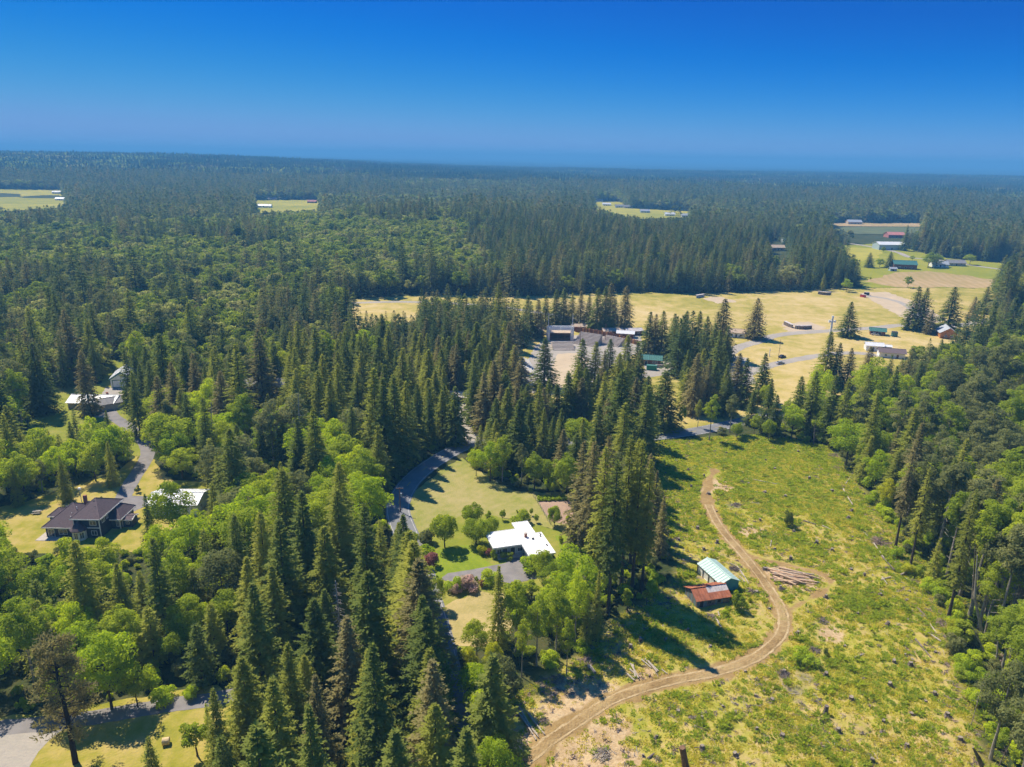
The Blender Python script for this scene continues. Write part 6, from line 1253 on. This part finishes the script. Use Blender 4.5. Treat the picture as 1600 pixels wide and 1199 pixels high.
# ------------------------------------------------------------------ vehicles
def car(label, px, py, rot, paint, cat='car'):
    P = at(px, py); t = thing('parked_car', label, cat, (P[0], P[1], .05), rot, 'vehicles parked round the park')
    prof = [(-2.2, .35), (-2.2, .8), (-1.5, .92), (-1.0, .95), (1.0, .95), (1.4, .9), (2.15, .78), (2.2, .4)]
    n = len(prof); v = [(x, s_ * (.86 if 0 < i < n - 1 else .78), z) for s_ in (-1, 1) for i, (x, z) in enumerate(prof)]
    MB().add(v, [tuple(range(n)), tuple(range(n, 2 * n))[::-1]] + [(i, (i + 1) % n, n + (i + 1) % n, n + i) for i in range(n)]).build('body', paint, t)
    v = [(-1.6, -.74, .93), (1.05, -.74, .93), (1.05, .74, .93), (-1.6, .74, .93), (-1.15, -.6, 1.42), (.35, -.6, 1.42), (.35, .6, 1.42), (-1.15, .6, 1.42)]
    MB().add(v, [(0, 1, 5, 4), (1, 2, 6, 5), (2, 3, 7, 6), (3, 0, 4, 7), (4, 5, 6, 7)]).build('window', M['glass'], t)
    MB().box(-1.18, .38, -.62, .62, 1.40, 1.47).build('roof', paint, t)
    for x_ in (-1.35, 1.35):
        for y_ in (-.8, .8):
            w_ = MB().tube([(x_, y_ - .1, .33), (x_, y_ + .1, .33)], .33, 12).build('wheel', M['rubber'], t); MB().tube([(x_, y_ - .115, .33), (x_, y_ + .115, .33)], .18, 8).build('rim', M['silver'], w_)
    for y_ in (-.55, .55): MB().box(2.16, 2.22, y_ - .18, y_ + .18, .6, .74).build('headlight', M['white_paint'], t); MB().box(-2.23, -2.18, y_ - .18, y_ + .18, .62, .76).build('tail_light', M['red_paint'], t)
    return t
car('silver car parked on the pale lane below the white climbing pole', 1219, 569, rad(20), M['silver'])
car('dark small car on the grass behind the silver car', 1222, 559, rad(35), M['black_metal'])
car('pale blue car beside the dry grass strip below the camper', 560, 636, rad(80), simple('pale_blue_paint', (.35, .48, .60), .35, .05, 1.0, .6))
car('white car beside the park shelter', 1367, 524, rad(-20), M['white_paint'])
car('white car in the gravel lot above the bleached arena booths', 995, 522, rad(10), M['white_paint'])
P = at(566, 610); cv = thing('camper', 'white-topped camper trailer parked at the end of the dry grass strip', 'camper', (P[0], P[1] + 2, 0), rad(4))
pr = [(-3.6, .5), (3.6, .5), (3.9, 1.4), (3.5, 2.7), (2.9, 2.95), (-3.0, 2.95), (-3.7, 2.6)]; n = len(pr)
MB().add([(x, y_, z) for y_ in (-1.2, 1.2) for x, z in pr], [tuple(range(n)), tuple(range(n, 2 * n))[::-1]] + [(i, (i + 1) % n, n + (i + 1) % n, n + i) for i in range(n)]).build('body', M['grey_metal'], cv)
MB().box(-3.0, 2.9, -1.22, 1.22, 2.955, 3.08).build('roof', M['white_metal'], cv)
for x_ in (-2, 0.3, 2.2): frame(cv, 'window', (x_, -1.2, 1.5), (1, 0, 0), (0, -1, 0), 1.2, .7, .06)
for x_ in (-.5, .45):
    for y_ in (-1.1, 1.1): MB().tube([(x_, y_ - .12, .36), (x_, y_ + .12, .36)], .36, 10).build('wheel', M['rubber'], cv)
MB().tube([(3.8, 0, .55), (5.0, 0, .5)], .07, 5).build('tow_bar', M['black_metal'], cv)
for px, py, lab in ((715, 597, 'orange barrier panel, the left one behind the stall building'), (734, 602, 'orange barrier panel, the right one behind the stall building')):
    P = at(px, py); t = thing('barrier', lab, 'barrier', (P[0], P[1], 0), 0, 'orange panels behind the stall building'); MB().box(-.7, .7, -.06, .06, .8, 3.2).build('board', M['orange_plastic'], t); MB().box(-.55, -.45, -.05, .05, -.2, .8).build('leg', M['black_metal'], t); MB().box(.45, .55, -.05, .05, -.2, .8).build('leg', M['black_metal'], t)

# ------------------------------------------------------------------ poles
def pole(name, label, bx, by, ty, r=.15, m='pole_wood', arm=0.0, head=None):
    P, h = tip_height(bx, by, ty); t = thing(name, label, 'pole', (P[0], P[1], float(hill(P[0], P[1]))))
    MB().tube([(0, 0, -.4), (0, 0, h)], [r, r * .7], 8).build('shaft', M[m], t)
    if arm:
        for dz in (.3, 1.3)[:2 if arm > 1.5 else 1]: MB().box(-arm, arm, -.07, .07, h - dz - .08, h - dz + .08).build('crossarm', M[m], t)
        for k in (-1, -.5, .5, 1): MB().tube([(arm * k * .9, 0, h - .2), (arm * k * .9, 0, h + .1)], .06, 6).build('insulator', M['grey_metal'], t)
        MB().tube([(.32, -.1, h - 2.6), (.32, -.1, h - 1.7)], .24, 8).build('transformer', M['grey_metal'], t)
    if head: MB().box(-.35, .35, -.25, .25, h - .5, h + .1).build('lamp_head', M[head], t)
    return t, h
pole('utility_pole', 'brown utility pole at the roadside by the hay meadow', 625.5, 800, 762, .16, 'pole_wood', 1.0)
pole('utility_pole', 'dark utility pole with crossarm rising from the firs by the lower road', 742, 1130, 1058, .17, 'bark_dark', 1.6)
pole('yard_pole', 'slim pale lamp pole behind the plum-roofed house', 127.5, 784, 763, .10, 'grey_metal', 0, 'white_paint')
pole('lamp_post', 'slim lamp post standing in front of the camper', 567, 610, 582, .12, 'black_metal', 0, 'grey_metal')
pole('light_pole', 'slim dark light pole left of the bleacher bank', 906, 540, 509, .16, 'pole_wood')
pole('light_pole', 'slim dark light pole at the log palisade', 945.5, 536, 507, .16, 'pole_wood')
pole('light_pole', 'thin brown pole on the dry grass left of the silver car', 1216, 562, 530, .12, 'pole_wood')
pole('white_post', 'short white post on the dry grass at the left of the thin brown pole', 1202, 557, 544, .28, 'white_paint')
P = at(260, 1163); hb = thing('hay_bale', 'small round hay bale on the mown yard below the lower road', 'hay bale', (P[0], P[1], 0), rad(15))
MB().tube([(-.55, 0, .62), (.55, 0, .62)], .62, 16).build('roll', M['hay'], hb)
for sx in (-.56, .56): MB().tube([(sx - .01, 0, .62), (sx + .01, 0, .62)], .5, 12).build('end_face', M['tan_wall'], hb)
P = at(58, 802.5); tb = thing('picnic_table', 'pale picnic table on the grass behind the plum-roofed house', 'picnic table', (P[0], P[1], 0), rad(10))
MB().box(-1.0, 1.0, -.4, .4, .72, .78).build('table_top', M['deadwood'], tb)
for s_ in (-1, 1): MB().box(-1.0, 1.0, s_ * .75 - .14, s_ * .75 + .14, .42, .47).build('bench', M['deadwood'], tb)
for sx in (-.7, .7): MB().box(sx - .05, sx + .05, -.8, .8, .36, .415).box(sx - .05, sx + .05, -.3, -.2, 0, .72).box(sx - .05, sx + .05, .2, .3, 0, .72).build('trestle', M['deadwood'], tb)
gf = thing('garden_fence', 'thin post and wire fence round the bare garden bed', 'fence', (0, 0, 0)); gl = smooth_line(G([(833, 776), (842, 790), (851, 806), (860, 820)]), 4)
for p_ in gl: MB().tube([(p_[0], p_[1], -.2), (p_[0], p_[1], 1.2)], .06, 5).build('post', M['deadwood'], gf)
for zz in (.5, 1.05): MB().tube([(p_[0], p_[1], zz) for p_ in gl], .02, 3).build('wire', M['grey_metal'], gf)
for k in range(2):      # vegetable rows
    for j in range(12):
        p_ = at(842 + j * 3.9, 780 + k * 3 - j * .1); o = link('crop_plant', HI['bush'][j % 4][0], None, M['leaf_bright']); o.location = (p_[0], p_[1], -.05); o.scale = (.42, .42, .5); o.rotation_euler = (0, 0, j)
        tag(o, 'leafy crop plant, %sfrom left in the %s row of the bare garden bed' % (NW(j), ('back', 'front')[k]), 'plant', 'crop plants in the garden bed')

# ------------------------------------------------------------------ clearing: stumps, logs, brush, snags
SR = np.random.default_rng(33)
def stump_mesh(rng, h):
    n = 9; vs = []; ph = rng.uniform(0, 6.28)
    for z, r in ((-.25, 1.5), (.08, 1.12), (.4, .95), (1, .86)):
        for k in range(n):
            a = 6.2832 * k / n; q = r * (1 + .16 * math.sin(3 * a + ph) * (1.3 - z) + rng.normal(0, .05)); vs.append((q * .42 * math.cos(a), q * .42 * math.sin(a), z * h + (rng.normal(0, .06) * h if z == 1 else 0)))
    fs = [(i * n + k, i * n + (k + 1) % n, (i + 1) * n + (k + 1) % n, (i + 1) * n + k) for i in range(3) for k in range(n)]
    m_ = MB().add(vs, fs); top = [Vector(v) for v in vs[3 * n:]]
    for k in range(5):      # torn roots
        a = rng.uniform(0, 6.28); L = rng.uniform(.7, 1.3); m_.tube([(.3 * math.cos(a), .3 * math.sin(a), .15), (L * .6 * math.cos(a), L * .6 * math.sin(a), .1), (L * math.cos(a + .3), L * math.sin(a + .3), rng.uniform(-.1, .25))], [.13, .09, .03], 4)
    c = MB().add([tuple(v + Vector((0, 0, .01))) for v in top], [tuple(range(n))])
    return m_.mesh('stump', M['stumpwood']), c.mesh('cut_face', M['cutwood'])
SM = [stump_mesh(SR, h) for h in (.6, .7, .85, .5, 1.0)]
STUMPS = [(1057, 721), (1090, 825), (1080, 762), (1135, 710), (1107, 772), (1170, 756), (1227, 777), (1247, 707), (1332, 840), (1267, 807), (1290, 934), (1285, 972), (1210, 860), (1235, 875), (1060, 844), (1120, 849), (1182, 926), (1202, 952), (1325, 812), (1187, 815), (1160, 740), (1132, 731), (1196, 720), (1220, 920), (1386, 976), (1417, 939), (1421, 925), (1397, 1036), (1415, 1025), (1425, 1031), (1422, 1042), (1461, 1020), (1391, 1071), (1446, 1097), (1461, 1085), (1309, 1145), (1222, 1152), (1206, 1095), (1287, 1170), (1362, 1190), (1225, 1052), (1290, 1057), (1424, 1117), (1417, 1166), (1097, 1122), (1025, 1152), (1097, 1172), (1005, 1182), (1182, 1142), (1165, 1051), (1330, 800), (1350, 900), (1340, 960), (1300, 860), (1265, 750), (1300, 770), (1195, 770), (1040, 740), (1075, 735), (1100, 745), (1210, 735), (1280, 730), (1240, 830), (1275, 850), (1320, 1010), (1350, 1060), (1480, 1120), (1500, 1160), (1380, 1130), (1180, 1090), (1130, 1105), (1060, 1110), (1150, 1180), (1330, 1095), (1247, 990), (1330, 890), (1375, 930), (1120, 800), (1100, 860), (1000, 1000), (1040, 1000), (1075, 985), (1110, 1010), (985, 1015)]
sits = []
for k, (px, py) in enumerate(STUMPS):
    P = at(px, py); z = float(relief(np.array(P[0]), np.array(P[1]))); sits.append(dict(k=k, P=(P[0], P[1], z), xy=(P[0], P[1]), px=px, y=-P[1]))
place_words(sits, lambda q: ('torn grey', 'weathered')[q['k'] % 2], lambda q: 'stump')
for q in sits:
    a_, b_ = SM[SR.integers(5)]; o = link('stump', a_); o.location = q['P']; s_ = SR.uniform(.55, 1.15); o.scale = (s_, s_, s_ * SR.uniform(.8, 1.2)); o.rotation_euler = (SR.normal(0, .12), SR.normal(0, .12), SR.uniform(0, 6.28)); tag(o, q['label'], 'stump', 'stumps left in the clearing'); link('cut_face', b_, o)
def log_obj(a, b_, r, m, label, group=None, z=(0, 0), name='log'):
    a, b_ = np.asarray(a, float), np.asarray(b_, float); c = (a + b_) / 2; zz = float(relief(np.array(c[0]), np.array(c[1])))
    d = b_ - a; L = np.hypot(*d); t = thing(name, label, 'log', (c[0], c[1], zz), math.atan2(d[1], d[0]), group)
    MB().tube([(-L / 2, 0, r + z[0]), (0, SR.normal(0, .05), r + (z[0] + z[1]) / 2), (L / 2, 0, r * .8 + z[1])], [r, r * .92, r * .72], 7, False).build('bark', m, t)
    MB().tube([(-L / 2 + .01, 0, r + z[0]), (-L / 2 - .015, 0, r + z[0])], r * .96, 7).build('end_face', M['cutwood'], t)
    return t
def pxlog(p0, p1, r, m, label, group=None, z=(0, 0)): return log_obj(at(*p0)[:2], at(*p1)[:2], r, M[m], label, group, z)
c0 = at(1236, 904)[:2]; dv = at(1266, 910)[:2] - at(1206, 899)[:2]; a0 = math.atan2(dv[1], dv[0])
for k in range(26):
    a = a0 + SR.normal(0, .16); c = c0 + np.array([SR.normal(0, 2.0), 2.6 - 4.9 * (k + SR.uniform(0, .7)) / 26]); L = SR.uniform(4, 8.5); d = np.array([math.cos(a), math.sin(a)]) * L / 2
    log_obj(c - d, c + d, SR.uniform(.16, .30), M['logwood'] if k % 4 else M['deadwood'], 'peeled %s log, %sfrom the far side of the pile inside the track loop' % ('orange' if k % 4 else 'bleached', NW(k)), 'logs in the orange pile inside the track loop', (SR.uniform(0, .5), SR.uniform(0, .5)))
def z7(a, b_): return (800 + a / 4, 900 + b_ / 4)
for k, (p, q) in enumerate((((10, 825), (165, 1015)), ((60, 880), (150, 1030)), ((100, 870), (205, 995)), ((25, 850), (130, 1000)), ((90, 910), (160, 1000)), ((45, 835), (120, 960)))):
    pxlog(z7(*p), z7(*q), SR.uniform(.14, .22), 'deadwood', 'bleached log, %sin the pile beside the bottom end of the track' % NW(k), 'bleached logs beside the lower track', (SR.uniform(0, .3), SR.uniform(0, .3)))
for k, (p, q) in enumerate((((740, 560), (790, 650)), ((720, 620), (765, 660)), ((755, 560), (770, 640)), ((735, 590), (790, 640)))):
    pxlog(z7(*p), z7(*q), SR.uniform(.16, .25), 'deadwood', 'grey log, %sin the small heap just above the track' % NW(k), 'grey logs in the small heap above the track', (SR.uniform(0, .3), SR.uniform(0, .3)))
for k, (p, q) in enumerate((((830, 530), (915, 605)), ((850, 545), (905, 610)), ((810, 530), (870, 580)), ((935, 590), (970, 615)))):
    pxlog(z7(*p), z7(*q), SR.uniform(.14, .22), 'deadwood', 'pale log, %sof four lying in fir shadow right of the small grey heap' % NW(k), 'pale logs in the fir shadow', (SR.uniform(0, .2), SR.uniform(0, .2)))
pxlog(z7(480, 570), z7(520, 612), .4, 'deadwood', 'short thick pale log by the edge of the leafy trees')
for k, (p, q, lab) in enumerate((((1151.5, 885.5), (1163, 902), 'long straw-coloured log lying right of the teal shed'), ((1155, 901), (1164, 910), 'short pale log right of the teal shed corner'), ((1158, 893), (1170, 912), 'thin pale log between teal shed and track'), ((1140, 883), (1148, 886), 'grey log chunk behind the teal shed'), ((1120, 970), (1127, 982), 'pale plank log below the rusty shed'), ((1122, 957), (1125, 967), 'upturned pale log below the rusty shed'), ((1113, 962), (1123, 973), 'dark grey log below the rusty shed'),
    ((1317, 766), (1332, 791), 'long bleached log on the right clearing edge, upper one'), ((1321, 757), (1333, 739), 'bleached log pointing up the right clearing edge'), ((1347, 829), (1362, 845), 'grey log under the brush on the right clearing edge'), ((1365, 850), (1388, 884), 'long thin grey log on the right clearing edge'), ((1377, 872), (1397, 893), 'dark log beside the long thin grey one'), ((1407, 899), (1426, 889), 'thin white log pointing at the right-hand wood'), ((1415, 903), (1433, 917), 'bleached log by the brush at the foot of the tall bare-stemmed firs'), ((1432, 949), (1450, 968), 'dark log beside the lower right clearing edge'), ((1452, 972), (1464, 988), 'white log near the foot of the leaning fir'), ((1376, 908), (1392, 903), 'crossed white log lying flat in the right clearing'), ((1378, 904), (1386, 915), 'crossed white log pointing down in the right clearing'), ((1440, 985), (1470, 1004), 'grey log on the lower right clearing edge'), ((1176, 750), (1215, 757), 'long grey log above the upper burnt patch'), ((1255, 815), (1275, 821), 'pale log right of the dark round bush'), ((1240, 820), (1250, 826), 'short pale log beside the dark round bush'), ((1012, 1186), (1022, 1178), 'dark log near the bottom edge beside the tall stump'), ((1205, 846), (1203, 856), 'upright splinter log at the stump by the track loop'), ((1335, 1030), (1350, 1024), 'thin twig log right of the round green bush'), ((1285, 823), (1300, 830), 'pale broken log in the middle clearing'), ((1430, 1000), (1455, 1030), 'thin dark log on the lower right edge'))):
    pxlog(p, q, SR.uniform(.13, .22), 'deadwood' if 'dark' not in lab else 'stumpwood', lab, 'loose logs in the clearing')
def brush(label, px, py, r, n, m, flat=.5):
    P = at(px, py); z = float(relief(np.array(P[0]), np.array(P[1]))); t = thing('brush_pile', label, 'brush pile', (P[0], P[1], z), 0, 'brush left along the clearing')
    mb = MB()
    for k in range(n):
        a = SR.uniform(0, 6.28); q = r * math.sqrt(SR.random()) * .8; L = SR.uniform(.5, 1.1) * r; a2 = SR.uniform(0, 6.28); c = (q * math.cos(a), q * math.sin(a), SR.uniform(0, flat * r * .8) * (1 - q / r))
        mb.tube([(c[0] - L / 2 * math.cos(a2), c[1] - L / 2 * math.sin(a2), max(0, c[2] + SR.normal(0, .15))), (c[0] + L / 2 * math.cos(a2), c[1] + L / 2 * math.sin(a2), max(.03, c[2] + SR.normal(0, .25)))], [SR.uniform(.025, .07), .015], 3, False)
    o = mb.build('branches', m, t); o['kind'] = 'stuff'; return t
for lab, px, py, r, n, mm in (('reddish brush pile at the top of the right clearing edge', 1303, 712, 1.7, 130, 'slash'), ('reddish brush pile just below the topmost one', 1306, 732, 1.5, 110, 'slash'), ('long grey-brown brush heap under the first bare-stemmed fir', 1375, 848, 2.6, 240, 'slash'), ('brush heap beside the bleached logs right of the clearing', 1428, 910, 1.5, 120, 'slash'), ('dark brush heap at the foot of the leaning fir', 1473, 974, 1.6, 170, 'slash'), ('dark brush heap among the leaning dead poles', 1566, 1032, 2.2, 190, 'slash'), ('grey brush pile right of the track loop bend', 1285, 972, 1.3, 110, 'stumpwood'), ('pale twig pile above the bright round bush', 1272, 1018, 1.3, 110, 'stumpwood'), ('grey brush on the upper burnt patch', 1152, 789, 1.5, 130, 'stumpwood'), ('grey twig heap behind the upper burnt patch', 1158, 755, 1.4, 110, 'stumpwood'), ('brown brush heap behind the orange log pile', 1197, 890, 1.0, 80, 'stumpwood'), ('grey brush heap left of the orange log pile corner', 1222, 922, 1.0, 90, 'stumpwood'), ('dark brush heap by the bleached log pile', 850, 1128, 1.0, 90, 'stumpwood'), ('brush heap below the rusty shed', 1110, 965, 1.5, 120, 'stumpwood'), ('brush heap between teal shed and track', 1172, 925, 1.2, 90, 'slash'), ('brush and chunks behind the teal shed', 1146, 890, 1.3, 100, 'stumpwood'), ('dark root brush at the lower burnt patch', 1225, 1054, 1.5, 130, 'stumpwood'), ('pale brush near the bottom of the clearing', 940, 1180, 1.6, 110, 'deadwood'), ('brown brush by the leafy trees above the track', 915, 1035, 1.8, 130, 'slash'), ('brown brush at the left end of the clearing', 870, 1062, 1.6, 110, 'slash')):
    brush(lab, px, py, r, n, M[mm])
def snag(label, base, top, r, m='deadwood', twigs=10, name='snag_tree', bend=0.0):
    tp_ = .85 if name == 'tall_stump' else .3
    P = at(*base); d = cF + cR * (top[0] - 800) / FOC + cU * (599.5 - top[1]) / FOC; s_ = P[1] / d[1]; Tp = np.array([0, 0, CAM_H]) + d * s_ - np.array([P[0], P[1], 0])
    t = thing(name, label, 'dead tree', (P[0], P[1], 0)); L = float(np.linalg.norm(Tp))
    MB().tube([(0, 0, -.3), tuple(Tp * .5 + np.array([bend, 0, 0])), tuple(Tp)], [r, r * (.75 if tp_ < .5 else .88), r * tp_], 7).build('trunk', M[m], t)
    if twigs:
        mb = MB()
        for k in range(twigs):
            f = SR.uniform(.3, .97); a = SR.uniform(0, 6.28); q = SR.uniform(.5, 1.0) * L * .13 * (1.15 - f) + .3; c = Tp * f; mb.tube([tuple(c), (c[0] + q * math.cos(a), c[1] + q * math.sin(a), c[2] - .2 * q)], [.05, .015], 3, False)
        mb.build('twigs', M[m], t)
    return t
snag('grey dead snag standing at the top right of the clearing', (1271, 696), (1274, 660), .22, 'stumpwood', 14)
snag('leaning twiggy dead tree right of the top right snag', (1317, 707), (1324, 662), .3, 'stumpwood', 40)
snag('short white snag among the brush at lower right', (1556, 1043), (1560, 997), .2)
snag('thin dead pole leaning right, beside the short white snag', (1572, 1050), (1595, 968), .12, 'deadwood', 6)
snag('thin dead pole at the right edge beside the leaning one', (1585, 1042), (1599, 980), .14, 'stumpwood', 6)
snag('thin leaning dead pole near the lower right clearing edge', (1517, 1134), (1538, 1060), .08, 'deadwood', 16)
snag('twiggy dead pole at the bottom right corner', (1560, 1198), (1593, 1130), .10, 'stumpwood', 60)
snag('broken pale trunk propped against the wood at right', (1543, 1027), (1519, 980), .2, 'deadwood', 0)
snag('bent bare tan trunk at the edge of the right-hand wood', (1537, 998), (1527, 868), .34, 'deadwood', 4, bend=-1.2)
snag('dark broken stump trunk near the bottom right', (1537, 1199), (1520, 1168), .45, 'stumpwood', 3)
snag('pale slim trunk behind the bent tan one', (1563, 945), (1574, 800), .2, 'bark_pale', 6)
snag('pale slim trunk at the right edge of the wood', (1582, 960), (1590, 820), .2, 'bark_pale', 6)
snag('grey slim trunk between the bent trunk and the leaning fir', (1519, 945), (1524, 850), .22, 'bark_pale', 6)
snag('tall brown standing stump at the bottom of the clearing', (1072, 1199), (1066, 1168), .62, 'pole_wood', 0, 'tall_stump')
snag('tall broken stump with a bush at its foot in the lower clearing', (1289, 1118), (1292, 1103), .45, 'stumpwood', 0, 'tall_stump')
snag('grey dead fir poking out of the dark fir wood', (538, 1050), (524, 908), .3, 'deadwood', 110, 'dead_fir')
snag('grey dead fir in the mixed wood left of the dry strip', (470, 735), (466, 612), .25, 'deadwood', 60, 'dead_fir')
snag('slim pale dead trunk left of the arena wood', (332, 720), (330, 628), .2, 'deadwood', 40, 'dead_fir')
